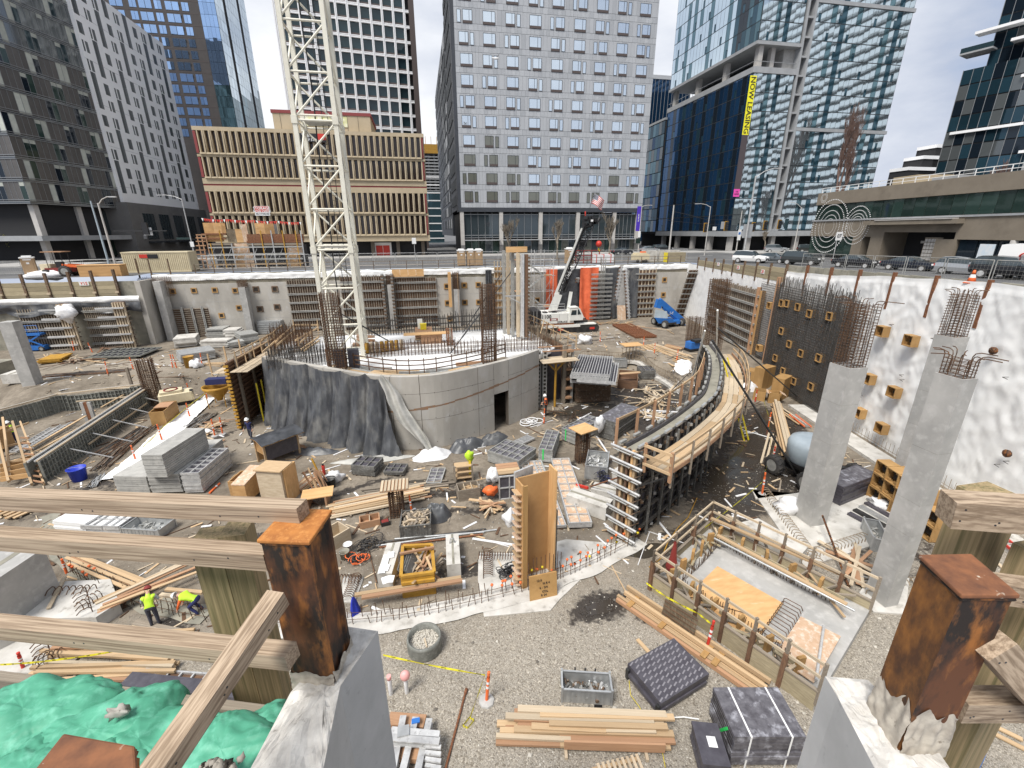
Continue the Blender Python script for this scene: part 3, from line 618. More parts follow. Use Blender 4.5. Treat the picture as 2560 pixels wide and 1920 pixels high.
# --- white grid office tower behind
GT=Fr((0,150),radians(82))
gt=thing('grid_tower','office tower with white grid facade and dark windows behind tan block','building',(-15,160,10.2))
volume(gt,GT,'interior',-32.4,2.9,10.2,96,25,o=-.8);GT.box(gt,'corner_strip','sill_brown',1.55,3.0,10.2,96,-1,.05)
pu=[-32.2+2.95*i for i in range(12)]
for u_ in pu:GT.box(gt,'pier','white_panel',u_-.3,u_+.3,10.2,96,-.8,.12);GT.box(gt,'pier_rib','mullion',u_-.03,u_+.03,10.2,96,.12,.16)
for r_ in range(17):
 z=36.2+3.58*r_
 GT.box(gt,'spandrel','white_panel',-32.4,1.5,z-.16,z+.2,-.8,.08);GT.box(gt,'spandrel','white_panel',-32.4,1.5,z+.34,z+.5,-.8,.0)
 for i in range(11):
  a=pu[i];GT.box(gt,'brown_panel','sill_brown',a+.32,a+2.63,z+.5,z+1.0,-.8,-.35);M=GT.box(gt,'window','glass_grid',a+.32,a+2.63,z+1.0,z+3.44,-.8,-.4)
# --- dark glazed building on the left corner
C0=Fr((-70,100),radians(14));CN=C0.pt(3,0);C1=Fr((CN.x,CN.y),radians(104))
lg=thing('glazed_apartments','dark grey glazed apartment block with rounded corner at far left','building',(CN.x-8,CN.y+8,10.2))
volume(lg,C0,'interior',3.1,22,20.3,84,20,o=-.15);volume(lg,C1,'interior',-22,-.1,20.3,84,15,o=-.15)
pn=Panes(lg);mb=MB()
for fr,a,b in((C0,3,22.3),(C1,-18,0)):
 n=18;w_=(b-a)/n
 for r_ in range(16):
  z=20.45+3.7*r_;off=R.randrange(4)
  for i in range(n):
   k_=(i+off+r_)%5;u0=a+i*w_;lit=k_ in(0,1)
   if r_>=7:m_='glass_grey' if not lit else R.choice(('blind','glass_grey','glass_grid'))
   else:m_='panel_taupe' if not lit else R.choice(('glass_black','glass_black','blind','glass_green'))
   pn.add(fr,u0+.03,u0+w_-.03,z+.42,z+3.62,0,m_,.004)
   if lit and R.random()<.6 and m_!='blind':fr.mbox(mb,u0+.05,u0+w_-.05,z+2.9,z+3.55,.035,.05,1)
   fr.mbox(mb,u0-.02,u0+.02,z+.4,z+3.65,.0,.07)
  for zz in(.0,.28,.62):fr.mbox(mb,a,b+.1,z+zz-.045,z+zz+.045,-.03,.13)
  pn.add(fr,a,b,z+.03,z+.38,0,'glass_grey',.001)
pn.done();mb.obj('mullion',['mullion','blind'],lg,kind='stuff')
volume(lg,C0,'interior',4.6,22,10.2,20.3,12,'ground_floor',o=-2.5);volume(lg,C1,'interior',-24,-1.2,10.2,20.3,12,'ground_floor',o=-2.5)
for u_ in(21.5,12.5,4.2):C0.box(lg,'column','column_pale',u_-.5,u_+.5,10.2,20.3,-1.6,-.6)
C0.box(lg,'canopy','slab_grey',1.6,25,13.9,14.8,-2,1.4);C1.box(lg,'canopy','slab_grey',-20,1.5,13.9,14.8,-2,1.4)
pn=Panes(lg,'shop_pane')
for fr,a,b in((C0,5,21),(C1,-18,-1.5)):
 for i in range(9):pn.add(fr,a+i*(b-a)/9+.05,a+(i+1)*(b-a)/9-.05,10.5,13.8,-2.3,'glass_green',.01);pn.add(fr,a+i*(b-a)/9+.05,a+(i+1)*(b-a)/9-.05,15,19.8,-2.3,'glass_store',.01)
pn.done()
# --- white apartment building with staggered windows
WF=Fr((-64,0),radians(0))
wb=thing('white_apartments','white apartment slab with staggered dark window strips on the left','building',(-70,138,10.2))
volume(wb,WF,'white_panel',121.4,158,21.7,63.4,13);volume(wb,WF,'stone_grey',120,159,10.2,21.7,13,'podium',o=1.2)
for k_ in range(10):
 for f in range(12):
  u_=121.9+3.6*k_;z=60.0-3.3*f;s_=(k_*2+f)%5;h_=3.3 if s_<2 else 2.1
  if s_<3:WF.box(wb,'window','window_dark',u_,u_+.7,z,z+h_,-.2,.03);WF.box(wb,'window','window_grey',u_+.73,u_+1.5,z,z+h_,-.2,.05)
  else:WF.box(wb,'window','window_dark',u_,u_+.45,z+.2,z+2.2,-.2,.03);WF.box(wb,'window','window_grey',u_+.9,u_+1.7,z+.2,z+2.2,-.2,.05)
for f in range(5):WF.box(wb,'panel_joint','panel_grey0',121.4,158,25+f*8-.03,25+f*8+.03,0,.01)
for k_ in range(5):
 u_=125+k_*6.9;WF.box(wb,'shopfront','glass_store',u_,u_+4.6,13.8,19.6,1.1,1.26)
 for j in range(4):WF.box(wb,'mullion','mullion_dark',u_+j*1.15+1.0,u_+j*1.15+1.1,13.8,19.6,1.2,1.32)
 WF.box(wb,'awning','mullion_dark',u_-.3,u_+4.9,13.0,13.4,1.2,2.5)
pb=thing('concrete_annex','plain grey stone building between white apartments and tan block','building',(-62,150,10.2))
P0=Fr((-62.5,159.5),radians(90));volume(pb,P0,'stone_grey',.5,20,10.2,24.2,10);pn=Panes(pb,'window')
for i in range(3):
 for j in range(4):pn.add(P0,3.2+i*5.8+j*.95,3.2+i*5.8+j*.95+.88,14.5,22,.02,'glass_store')
pn.done()
# --- dark brown tower with blue glass behind
DT=Fr((0,170),radians(90));DS=Fr((-53,170),radians(0))
dt=thing('brown_tower','dark brown residential tower with blue glass corner behind white apartments','building',(-65,190,10.2))
volume(dt,DT,'tower_brown',-84,-57.4,10.2,110,30);volume(dt,DT,'interior',-57.4,-53.1,10.2,110,30,'glass_corner',o=-.1)
u9=DS.hit('A',1580,0)[0];volume(dt,DS,'interior',0.1,u9,10.2,110,20,'side_core',o=-.1)
pn=Panes(dt,'window')
for r_ in range(19):
 z=43.3+2.92*r_
 for a,w_ in((-68.85,1.75),(-66.1,3.4),(-61.9,1.75),(-75.2,1.75),(-72.8,3.2),(-80,3.2)):
  pn.add(DT,a,a+w_*.48,z,z+2.0,.03,'glass_sky',.006);pn.add(DT,a+w_*.52,a+w_,z,z+2.0,.03,'glass_sky',.006)
 DT.box(dt,'floor_joint','sill_brown',-84,-57.4,z-.55,z-.45,0,.03);DT.box(dt,'balcony_recess','interior',-63.4,-62.4,z+1.1,z+1.7,0,.04)
 for i in range(4):pn.add(DT,-57.35+i*1.07,-57.35+i*1.07+1.03,z-.4,z+2.45,0,'glass_sky' if r_>4 else 'glass_teal',.006)
 n=13;w_=u9/n
 for i in range(n):
  m_='interior' if i in(3,9)and r_%1==0 else('glass_pale' if r_>3+i*.25 else 'glass_teal')
  pn.add(DS,i*w_+.05,(i+1)*w_-.05,z-.4,z+2.45,0 if m_!='interior' else-.08,m_,.006)
pn.done()
# --- blue-green glass tower on the right
RL=Fr((75,102),radians(180));RR=Fr((75,102),radians(90))
rt=thing('glass_tower','tall blue-green glass apartment tower with an open terrace level on the right','building',(90,115,10.2))
for z0,z1 in((14.6,48.0),(53.8,105)):
 volume(rt,RL,'interior',-36,-.1,z0,z1,10,'tower_core',o=-.12);volume(rt,RR,'interior',.1,10.5,z0,z1,20,'tower_core',o=-.12)
volume(rt,RR,'interior',13.2,38.6,14.6,105,26,'tower_core',o=-.12);volume(rt,RR,'concrete',8,13.2,14.6,105,20,'tower_core',o=-1.4)
volume(rt,RL,'interior',-35,-3,10.2,14.3,8,'ground_floor',o=-4);volume(rt,RR,'interior',3,38,10.2,14.3,20,'ground_floor',o=-4)
pn=Panes(rt);mb=MB()
def curtain(fr,a,b,z0,z1,n,fh,mats,a_=.0025):
 w_=(b-a)/n;nf=int(round((z1-z0)/fh))
 for r_ in range(nf):
  z=z0+r_*(z1-z0)/nf;h_=(z1-z0)/nf
  for i in range(n):
   k_=(i*7+r_*3)%11;m_=mats[(i*5//3+(R.random()<.08))%len(mats)]
   u0=a+i*w_
   if k_ in(2,7):pn.add(fr,u0+.03,u0+w_*.5,z+.12,z+h_-.05,0,m_,a_);pn.add(fr,u0+w_*.5+.03,u0+w_-.03,z+.12,z+h_*.45,0,'glass_teal_dark',a_);pn.add(fr,u0+w_*.5+.03,u0+w_-.03,z+h_*.48,z+h_-.05,0,m_,a_)
   else:pn.add(fr,u0+.03,u0+w_-.03,z+.12,z+h_-.05,0,m_,a_)
  fr.mbox(mb,a,b,z-.05,z+.07,-.1,.05)
 for i in range(n+1):fr.mbox(mb,a+i*w_-.025,a+i*w_+.025,z0,z1,-.1,.04)
curtain(RL,-36,-.05,14.9,47.9,22,3.65,['glass_blue','glass_blue','glass_teal_dark','glass_black','glass_teal_dark'])
curtain(RL,-36,-9,53.9,90,18,3.65,['glass_pale','glass_pale','glass_teal','glass_pale']);curtain(RL,-9,-.05,53.9,90,6,3.65,['glass_teal_dark','glass_black','glass_teal'])
glass('glass_mirror',(.50,.60,.66),.88,rnd=.06);RM=['glass_mirror']*5+['glass_teal','glass_mirror','glass_mirror','glass_teal_dark']
curtain(RR,.05,10.4,14.9,47.9,9,3.65,RM,.0018);curtain(RR,.05,10.4,53.9,90,9,3.65,RM,.0018)
curtain(RR,13.3,38.5,14.9,37.0,19,3.65,RM,.0018);curtain(RR,13.3,38.5,37.7,61.5,19,3.65,RM,.0018);curtain(RR,13.3,38.5,62.2,90,19,3.65,RM,.0018)
pn.done();mb.obj('mullion','mullion_dark',rt,kind='stuff')
for fr,a,b in((RL,-36.2,.2),(RR,-.2,10.8)):
 fr.box(rt,'floor_slab','slab_grey',a,b,47.95,49.1,-9,.25);fr.box(rt,'floor_slab','slab_grey',a,b,53.2,53.85,-9,.35)
 fr.box(rt,'base_band','slab_grey',a,b+(28 if fr is RR else 0),13.6,14.85,-3,.3)
for z0 in(37.0,61.5):RR.box(rt,'floor_slab','slab_grey',13.1,38.9,z0,z0+.7,-2,.3)
for u_ in(-35,-23.5,-12,-1):RL.box(rt,'terrace_column','column_pale',u_-.6,u_+.6,49.1,53.2,-2,-.9)
RR.box(rt,'terrace_column','column_pale',4.6,5.6,49.1,53.2,-2.2,-1.1)
RL.box(rt,'terrace_rail','mullion',-36,0,50.1,50.2,0,.06);RR.box(rt,'terrace_rail','mullion',0,10.6,50.1,50.2,0,.06)
RL.box(rt,'terrace_wall','interior',-34,-9,49.1,53.2,-8.9,-7.5)
for u_ in(11.0,13.0):RR.box(rt,'edge_pier','slab_grey',u_-.22,u_+.22,14.8,105,-1.4,.3)
for r_ in range(24):RR.box(rt,'balcony_slab','slab_grey',11.1,12.9,15+r_*3.65-.12,15+r_*3.65+.25,-1.4,.1)
for u_ in(-33,-25,-17,-9,-1):RL.box(rt,'column','column_pale',u_-.55,u_+.55,10.2,13.6,-1.6,-.5)
for u_ in(6,13,20,27,34):RR.box(rt,'column','column_pale',u_-.55,u_+.55,10.2,13.6,-1.6,-.5)
bnn=thing('leasing_banner','tall yellow and dark corner banner reading NOW LEASING on the glass tower','banner',RR.pt(.8,30,.2))
mat('banner_yellow',(.86,.80,.02),rough=.5);mat('banner_dark',(.075,.06,.065),rough=.5);mat('pink',(.80,.08,.42),rough=.5)
RR.box(bnn,'yellow_field','banner_yellow',-.85,.75,35.7,47.3,.3,.36);RR.box(bnn,'dark_field','banner_dark',-.85,.75,24.3,35.7,.3,.36);RR.box(bnn,'pink_field','pink',-.85,.75,22.6,24.3,.3,.36)
word(bnn,'lettering','black','NOW LEASING',RR.pt(-.05,41.5,.37),(0,0,-1),RR.U,1.2,.01);word(bnn,'lettering','black','THE',RR.pt(-.05,23.7,.37),RR.U,(0,0,1),.3,.005);word(bnn,'lettering','black','LEASE',RR.pt(-.05,23.2,.37),RR.U,(0,0,1),.35,.005)
rb=thing('glass_annex','lower blue glass block to the left of the glass tower','building',(66,150,10.2))
RB=Fr((74.5,102),radians(180));volume(rb,RB,'interior',-52,-36.1,14.2,46.5,12,o=-.12);pn=Panes(rb)
for r_ in range(9):
 for i in range(9):pn.add(RB,-52+i*1.76+.04,-52+(i+1)*1.76-.04,14.8+r_*3.5,18.1+r_*3.5,0,R.choice(('glass_teal','glass_teal_dark','glass_blue','glass_grey')),.008)
pn.done();RB.box(rb,'roof_edge','slab_grey',-52.2,-36,46.3,46.9,-12,.2);volume(rb,RB,'interior',-51,-37,10.2,14.2,8,'ground_floor',o=-3)
rc=thing('distant_glass_block','distant blue glass block with pale roof edge right of the hotel','building',(112,210,10.2))
RC=Fr((100,210),radians(90));u0,z0=RC.hit('E',135,470);u1,z1=RC.hit('E',275,480);volume(rc,RC,'glass_blue',u0-4,u1+8,10.2,z0,20)
for i in range(16):RC.box(rc,'fin','mullion',u0-4+i*1.7,u0-3.9+i*1.7,10.2,z0,0,.2)
RC.box(rc,'roof_edge','panel_grey2',u0-4,u1+8,z0-1.5,z0,0,.3)
# --- low taupe building with dotted circles along the right-hand street
BF=Fr((74,76),radians(188))
tb=thing('transit_hall','low taupe building with ribbon windows and dotted circles along right street','building',(84,60,10.2))
volume(tb,BF,'taupe_wall',-1,62,16.6,21.4,26,'upper_wall',o=-.3)
for z0,z1,a,b in((19.4,21.45,-1.05,62),(13.9,16.55,-1.05,13.2),(14.6,16.55,13.2,26.8),(13.7,16.55,26.8,62),(10.2,13.9,9.6,11.6),(10.2,14.6,13.2,15.6),(10.2,13.7,24.3,27.2)):BF.box(tb,'wall','taupe_wall',a,b,z0,z1,-4,0)
volume(tb,BF,'interior',-.9,61,10.2,16.6,20,'ground_floor',o=-4.0);BF.box(tb,'sill','slab_grey',-1.1,62,16.5,16.75,-.3,.15)
pn=Panes(tb,'window')
for i in range(34):pn.add(BF,-.95+i*1.85,-.95+i*1.85+1.78,16.8,19.35,-.25,'glass_green',.006)
for i in range(6):pn.add(BF,-.9+i*1.75,-.9+i*1.75+1.68,10.7,13.85,-.2,'glass_green',.006)
for i in range(12):pn.add(BF,27.4+i*2.4,27.4+i*2.4+2.3,10.8,13.6,-.3,'glass_black',.006)
pn.done();BF.box(tb,'canopy','taupe_wall',12.2,27.5,15.7,16.3,0,1.1);BF.box(tb,'canopy_light','column_pale',14.5,26.8,16.3,16.42,.2,1.2)
for i in range(6):
 for j in range(5):BF.box(tb,'glass_block','column_pale',22.3+j*.46,22.3+j*.46+.38,10.8+i*.5,11.2+i*.5,-.6,-.45)
BF.box(tb,'block_frame','taupe_wall',22.1,24.7,10.2,13.9,-.7,-.58);BF.box(tb,'entrance_sign','column_pale',19,21,13.0,13.35,-3.2,-3.1)
BF.box(tb,'round_column','column_pale',33.3,34.3,10.6,13.7,-.9,.05,'cyl12');mat('poster',(.62,.72,.80),(.75,.78,.80),2,.6);BF.box(tb,'poster','poster',30.2,32.0,10.9,13.2,-.2,-.1)
for i in range(30):BF.box(tb,'rail_post','white',-.8+i*2.1,-.72+i*2.1,21.4,22.3,-.5,-.42)
BF.box(tb,'roof_rail','white',-.9,61,22.25,22.34,-.52,-.43);BF.box(tb,'roof_rail','white',-.9,61,21.8,21.87,-.5,-.44)
for a,b,c,d,m_ in((8,12.5,21.4,23.2,'tan'),(27,32,21.4,24.2,'slab_grey'),(15,19,21.4,22.4,'slab_grey')):BF.box(tb,'roof_unit',m_,a,b,c,d,-12,-6)
db=MB()
for cu,cz,rads in((3.4,15.6,((1.2,.05),(1.8,.06),(2.5,.08),(3.4,.10),(4.2,.13))),(9.6,15.7,((.9,.04),(1.3,.05),(1.7,.07),(2.2,.08),(2.8,.10))),(.7,20.6,((.45,.04),(.6,.05),(.8,.06)))):
 for q,ds in rads:
  n=int(2*pi*q/(ds*3.1))
  for i in range(n):
   u_,z_=cu+q*cos(2*pi*i/n),cz+q*1.08*sin(2*pi*i/n)
   if u_>-.9 and z_<21.3:db.rod(BF.pt(u_,z_,-.05),BF.pt(u_,z_,.03),ds*.8,6)
db.obj('dot','white',tb,kind='stuff')
# --- dark tower at far right, stepped terraces before it
FT=Fr((150,105),radians(162))
ft=thing('black_tower','dark glass tower with white floor slabs at the right edge of the sky','building',(165,90,10.2))
volume(ft,FT,'interior',-9,46,10.2,55.2,30,o=-.1);volume(ft,FT,'interior',-5.2,46,55.2,100,30,'upper_wall',o=-2.2);pn=Panes(ft);mb=MB()
for r_ in range(24):
 z=11+3.7*r_
 if z>92:break
 hi_=z>53
 for i in range(22):
  u0=(-9 if not hi_ else-5.2)+i*2.1
  if u0>44:continue
  m_=R.choice(('glass_black','glass_grey','glass_teal_dark','glass_teal_dark'));pn.add(FT,u0+.06,u0+2.04,z+.2,z+3.6,0 if not hi_ else-2.1,m_,.006)
  FT.mbox(mb,u0-.05,u0+.05,z,z+3.7,(0 if not hi_ else-2.1),(.12 if not hi_ else-2))
for u0,u1,z_ in((-8.6,6,63.2),(2.5,20,70.3),(-8,6.2,39.8),(3,24,50.8),(7,26,33.2),(-1,20,59.5),(10,30,62)):FT.box(ft,'floor_slab','white_panel',u0,u1,z_,z_+.65,-2.5,.7)
FT.box(ft,'balcony_slab','slab_grey',-10.5,-4,59.0,59.4,-4,1);FT.box(ft,'balcony_rail','glass_teal',-10.5,-4,59.4,60.6,.8,.9)
pn.done();mb.obj('mullion','mullion',ft,kind='stuff')
tr=thing('terraced_block','small stepped white block with dark window bands beyond the low building','building',(150,150,10.2));QF=Fr((0,170),radians(90))
for(x0,y0),(x1,y1)in(((885,830),(960,900)),((805,895),(960,965)),((720,960),(960,1040))):
 u0,z0=QF.hit('F',x0,y0);u1,z1=QF.hit('F',x1,y1);QF.box(tr,'terrace_level','interior',u0,u1,z1-9,z0-1.2,-8,0);QF.box(tr,'parapet','white_panel',u0-.3,u1,z0-1.3,z0,-8,.3)
# --- block under construction in the street gap, with yellow climbing formwork
uc=thing('unfinished_tower','distant concrete tower under construction with yellow formwork crown','building',(8,230,10.2));UF=Fr((0,230),radians(90))
u0,z0=UF.hit('C',20,905);u1,z1=UF.hit('C',98,965);_,z2=UF.hit('C',60,1200)
UF.box(uc,'crown_formwork','yellow_ochre',u0-2,u1+2,z1,z0,-10,.5);UF.box(uc,'core','stone_grey',u0,u1+2,z2,z1,-10,-3)
for i in range(13):z_=z2+i*(z1-z2)/12;UF.box(uc,'floor_slab','slab_grey',u0-2,u1+2,z_-.3,z_+.3,-10,0)
for i in range(5):UF.box(uc,'column','slab_grey',u0-1+i*2.6,u0-.2+i*2.6,z2,z1,-1.4,-.6)
UF.box(uc,'lower_facade','glass_teal',u0-2,u1+2,10.2,z2,-10,0)
for i in range(9):UF.box(uc,'spandrel','white_panel',u0-2,u1+2,12+i*3.4,12.5+i*3.4,0,.1)
for i in range(5):UF.box(uc,'safety_mast','yellow_ochre',u0-1.5+i*2.5,u0-1.3+i*2.5,z0,z0+3.2,-.4,-.2)
# --- blocks across the street behind the viewer, seen only in the glass
for nm,lb,x,y,w_,d_,h_,m_ in(('brick_block','plain brown block standing across the street behind the viewpoint',10,-50,60,20,34,'tower_brown'),('stone_block','grey stone block standing further left behind the viewpoint',-70,-45,50,24,26,'stone_grey')):
 q=thing(nm,lb,'building',(x,y,10.2));box(q,'wall',m_,(0,0,h_/2),(w_,d_,h_))
 for i in range(int(w_/5)):
  for j in range(int(h_/4)):box(q,'window','window_grey',(-w_/2+3+i*5,d_/2+.02,2.5+j*4),(2.4,.1,2.4))
ap=thing('banded_apartments','tall apartment tower with white balcony bands beyond the right street','building',(178,10,10.2))
box(ap,'wall','interior',(10,0,55),(18,170,110))
for j in range(30):box(ap,'balcony_band','white_panel',(0,0,2.6+j*3.7),(2.6,172,1.9))
# --------- formwork, rebar, columns
def catmull(P_,n=8):
 P_=[V((*p,0))if len(p)==2 else V(p)for p in P_];out=[]
 Q=[P_[0]*2-P_[1]]+P_+[P_[-1]*2-P_[-2]]
 for i in range(1,len(Q)-2):
  a,b,c,d=Q[i-1:i+3]
  for k_ in range(n):
   t=k_/n;out.append(.5*((2*b)+(c-a)*t+(2*a-5*b+4*c-d)*t*t+(3*b-a-3*c+d)*t**3))
 return out+[P_[-1]]
def resample(P_,step):
 d=[0]
 for a,b in zip(P_,P_[1:]):d.append(d[-1]+(b-a).length)
 n=max(1,round(d[-1]/step));out=[]
 j=0
 for i in range(n+1):
  s_=d[-1]*i/n
  while j<len(d)-2 and d[j+1]<s_:j+=1
  t=(s_-d[j])/max(1e-9,d[j+1]-d[j]);out.append(P_[j].lerp(P_[j+1],t))
 return out
def gang(label,fr,u0,u1,z0,z1,o=.05,ns=14,nw=6,horiz=False,ply='ply_dark',stud='wood_grey',waler='alu_dull',wex=.15,group='gang forms standing against the pit walls',name='wall_form',top=None,lean=0):
 "a gang form: plywood face, timber joists, paired steel walers"
 t=thing(name,label,'formwork',fr.pt((u0+u1)/2,z0,o),0,group)
 fr.box(t,'plywood',ply,u0,u1,z0,z1,o,o+.03)
 for i in range(ns):
  if not horiz:
   u_=u0+.06+(u1-u0-.12)*i/(ns-1);fr.box(t,'joist',stud,u_-.055,u_+.055,z0+.02*R.random(),z1+(R.choice((.12,.2,.28))if top is None else top),o+.03,o+.2)
  else:
   z=z0+.06+(z1-z0-.12)*i/(ns-1);fr.box(t,'joist',stud,u0,u1,z-.05,z+.05,o+.03,o+.2)
 for i in range(nw):
  f=(i+.5)/nw
  if not horiz:
   z=z0+(z1-z0)*f
   for d in(-.09,.06):fr.box(t,'waler',waler,u0-wex*R.random(),u1+wex*R.random(),z+d-.045,z+d+.045,o+.2,o+.34)
  else:
   u_=u0+(u1-u0)*f
   for d in(-.1,.06):fr.box(t,'waler',waler,u_+d-.05,u_+d+.05,z0-.1,z1+.25,o+.2,o+.34)
 return t
def span(fr,k,x0,y0,x1,y1,o=.1):
 u0,z1=fr.hit(k,x0,y0,o);u1,z0=fr.hit(k,x1,y1,o);return u0,u1,z0,z1
def gang_at(label,fr,k,x0,y0,x1,y1,z0=1.8,**kw):
 u0,u1,zb,z1=span(fr,k,x0,y0,x1,y1);return gang(label,fr,u0,u1,z0 if z0 is not None else zb,z1,**kw)
u0,u1,_,z1=span(FW,'g',835,295,1062,680)
gang('tall timber gang form between the rust cage and the first grey pilaster',FW,u0-1.3,u1-.3,1.8,z1,ns=9,nw=8)
gang_at('gang form of brown joists left of the white crane mast',FW,'h',455,265,690,535,ns=13,nw=6)
gang_at('gang form of brown joists seen behind and right of the crane mast',FW,'h',800,245,1100,530,ns=18,nw=6)
gang_at('wide gang form under the orange plywood strip on the far wall',FW,'h',1152,250,1440,520,ns=18,nw=6)
gang_at('narrow tall gang form with bright new joists between black tarp strips',FW,'i',395,175,505,495,ns=6,nw=8,ply='ply',stud='wood_pale',top=.9,o=.9)
gang_at('gang form with pale joists right of the leaning column form',FW,'i',1318,200,1425,495,ns=7,nw=8,stud='wood_pale')
gang_at('low gang form with horizontal joists leaning by grey panel stacks',FW,'g',1092,445,1405,650,ns=15,nw=4,horiz=True,o=.5)
u0,u1,zb,z1=span(FW,'i',1022,190,1138,500)
t=thing('waler_rack','tall rack of long horizontal steel walers in front of orange tarp','formwork',FW.pt(u0,1.8,.8))
for i in range(11):
 z=2.2+i*.66
 for d in(-.08,.08):FW.box(t,'waler','alu_dull',u0,u1,z+d-.05,z+d+.05,.9,1.1)
for u_ in(u0+1.6,u0+1.9,u0+2.2):FW.box(t,'upright','alu_dull',u_-.05,u_+.05,1.8,z1+1.6,.75,.9)
for k_,(x0,y0,x1,y1,lb)in enumerate(((160,430,520,700,'left timber gang form under the black tarp on the lagging wall'),(580,415,890,685,'right timber gang form under the black tarp on the lagging wall'))):
 u0,u1,zb,z1=span(LW,'cc',x0,y0,x1,y1);gang(lb,LW,u0-(.6 if k_==0 else 0),u1,1.8,z1,ns=17,nw=5,stud='wood_grey',ply='ply_dark',top=0)
for x0,x1,lb in((470,600,'column form with long side walers between the two left gang forms'),(850,980,'column form with long side walers right of the left gang forms')):
 u0,u1,zb,z1=span(LW,'cc',x0,470,x1,690)
 t=thing('column_form',lb,'formwork',LW.pt(u0,1.8,1),0,'column forms on the left wall')
 LW.box(t,'form_face','ply_dark',u0,u1,1.8,7.3,.5,1.3)
 for i in range(5):LW.box(t,'joist','wood_pale',u0+.1+i*.28,u0+.24+i*.28,1.8,7.3,1.3,1.5)
 for i in range(9):LW.box(t,'side_joist','wood_grey',u1,u1+.22,2+i*.58,2.16+i*.58,.5,1.3)
 for i in range(5):LW.box(t,'waler','alu',u0-1.6,u1+.3,2.4+i*1.05,2.58+i*1.05,1.5,1.75)
u0,z1=RW.hit('j',520,270,.5);u1,z1b=RW.hit('j',780,335,.5)
gang('large timber gang form on the right-hand wall behind the rebar column',RW,u0-2.5,u1,.6,(z1+z1b)/2,o=.3,ns=24,nw=8,stud='wood_grey')
RW.box(bpy.data.objects['wall_form.009']if 'wall_form.009' in bpy.data.objects else None,'end_board','ply',u1,u1+.25,.6,z1b+.1,0,.55)
c_=RW.pt(2.2,1.8,.3);t=thing('ladder_form','narrow slatted form panel leaning on the pit corner by the blue lift','formwork',c_)
b0=G('j',255,490);top=RW.pt(4.6,9.4,.4);sx=V((.97,-.22,0))
for d in(-.75,-.25,.25,.75):beam(t,'joist','wood_grey',b0+sx*d,top+sx*d,.13,.2)
beam(t,'plywood','ply_dark',b0+V((.1,.12,0)),top+V((.1,.12,0)),1.7,.04)
for i in range(9):
 q=b0.lerp(top,(i+.5)/9)+V((-.08,-.12,.03));beam(t,'waler','alu_dull',q-sx*1.0,q+sx*1.0,.14,.16)
rm=thing('rebar_mat','dense vertical rebar curtain with square blockouts on the right wall','rebar',RW.pt(33,0,.5))
u0=RW.hit('j',780,330,.4)[0];ua=RW.hit('j',900,330,.4)[0];ub=RW.hit('k',540,300,.4)[0]
vb=[];hb=[];P1=RW.pt
u_=ua+.1
while u_<ub:
 tz=10.0+R.random()*.9
 vb.append((P1(u_,.2,.42),P1(u_+R.gauss(0,.02),tz,.42)));vb.append((P1(u_+.06,.2,.75),P1(u_+.06+R.gauss(0,.03),tz-R.random()*.5,.72)));u_+=.15
u_=u0+.1
while u_<ua:vb.append((P1(u_,.2,.42),P1(u_,9.6+R.random()*.2,.42)));u_+=.22
for i in range(44):z=.35+i*.22;hb.append((P1(u0+.1,z,.40),P1(ub+R.random()*.8,z,.40)));hb.append((P1(ua,z+.05,.7),P1(ub+R.random()*.9,z+.05,.7)))
bars(vb,.03,'vertical_bar','rebar_grey',rm,4,kind='stuff');bars(hb,.022,'cross_bar','rebar_grey',rm,4,kind='stuff')
for u_ in(u0-.05,ua-.05):RW.box(rm,'edge_board','wood_red',u_-.1,u_+.1,.3,10.6 if u_>u0 else 9.2,.3,.72)
def boxout(k,x,y,s,parent,fr=RW,d=.75,o=.1):
 u_,z_=fr.hit(k,x,y,o+d);w_=s/2;b=MB();q=.05
 for a,e_,c,f in((-w_,-w_+q,-w_,w_),(w_-q,w_,-w_,w_),(-w_+q,w_-q,w_-q,w_),(-w_+q,w_-q,-w_,-w_+q)):fr.mbox(b,u_+a,u_+e_,z_+c,z_+f,o,o+d)
 fr.mbox(b,u_-w_+q,u_+w_-q,z_-w_+q,z_+w_-q,o+.02,o+.1);fr.mbox(b,u_-.09,u_+.09,z_-.12,z_+.12,o+.1,o+d*.5,1)
 for a in(-1,1):
  for e_ in(-1,1):fr.mbox(b,u_+a*(w_-q)-a*.11,u_+a*(w_-q),z_+e_*(w_-q)-e_*.2,z_+e_*(w_-q),o+.1,o+.3)
 return b.obj('blockout',['ply_box','knock_hole'],parent)
for x,y in((910,410),(945,412),(1015,435),(1090,478),(1220,495),(910,590),(960,675),(1035,735),(1150,765),(830,425),(760,700),(870,765),(920,850),(990,915),(1100,950)):boxout('j',x,y,.66,rm,d=.66,o=.2)
shw=bpy.data.objects['shoring_wall']
for x,y in((655,520),(850,585),(565,850),(735,940),(500,1085),(650,1190)):boxout('k',x,y,.74,shw,d=.5)
mb=MB()
for x,y in((1445,655),(1540,1365)):
 u_,z_=RW.hit('k',x,y,.2);mb.lathe([(0,0),(.2,0),(.22,.12),(.1,.22),(0,.24)],n=9);vs=mb.v[-45:];mb.v[-45:]=[tuple(RW.pt(u_,z_,.12)+RW.O*p[2]+RW.U*p[0]+V((0,0,p[1])))for p in vs]
mb.obj('anchor_head','rust_dark',shw)
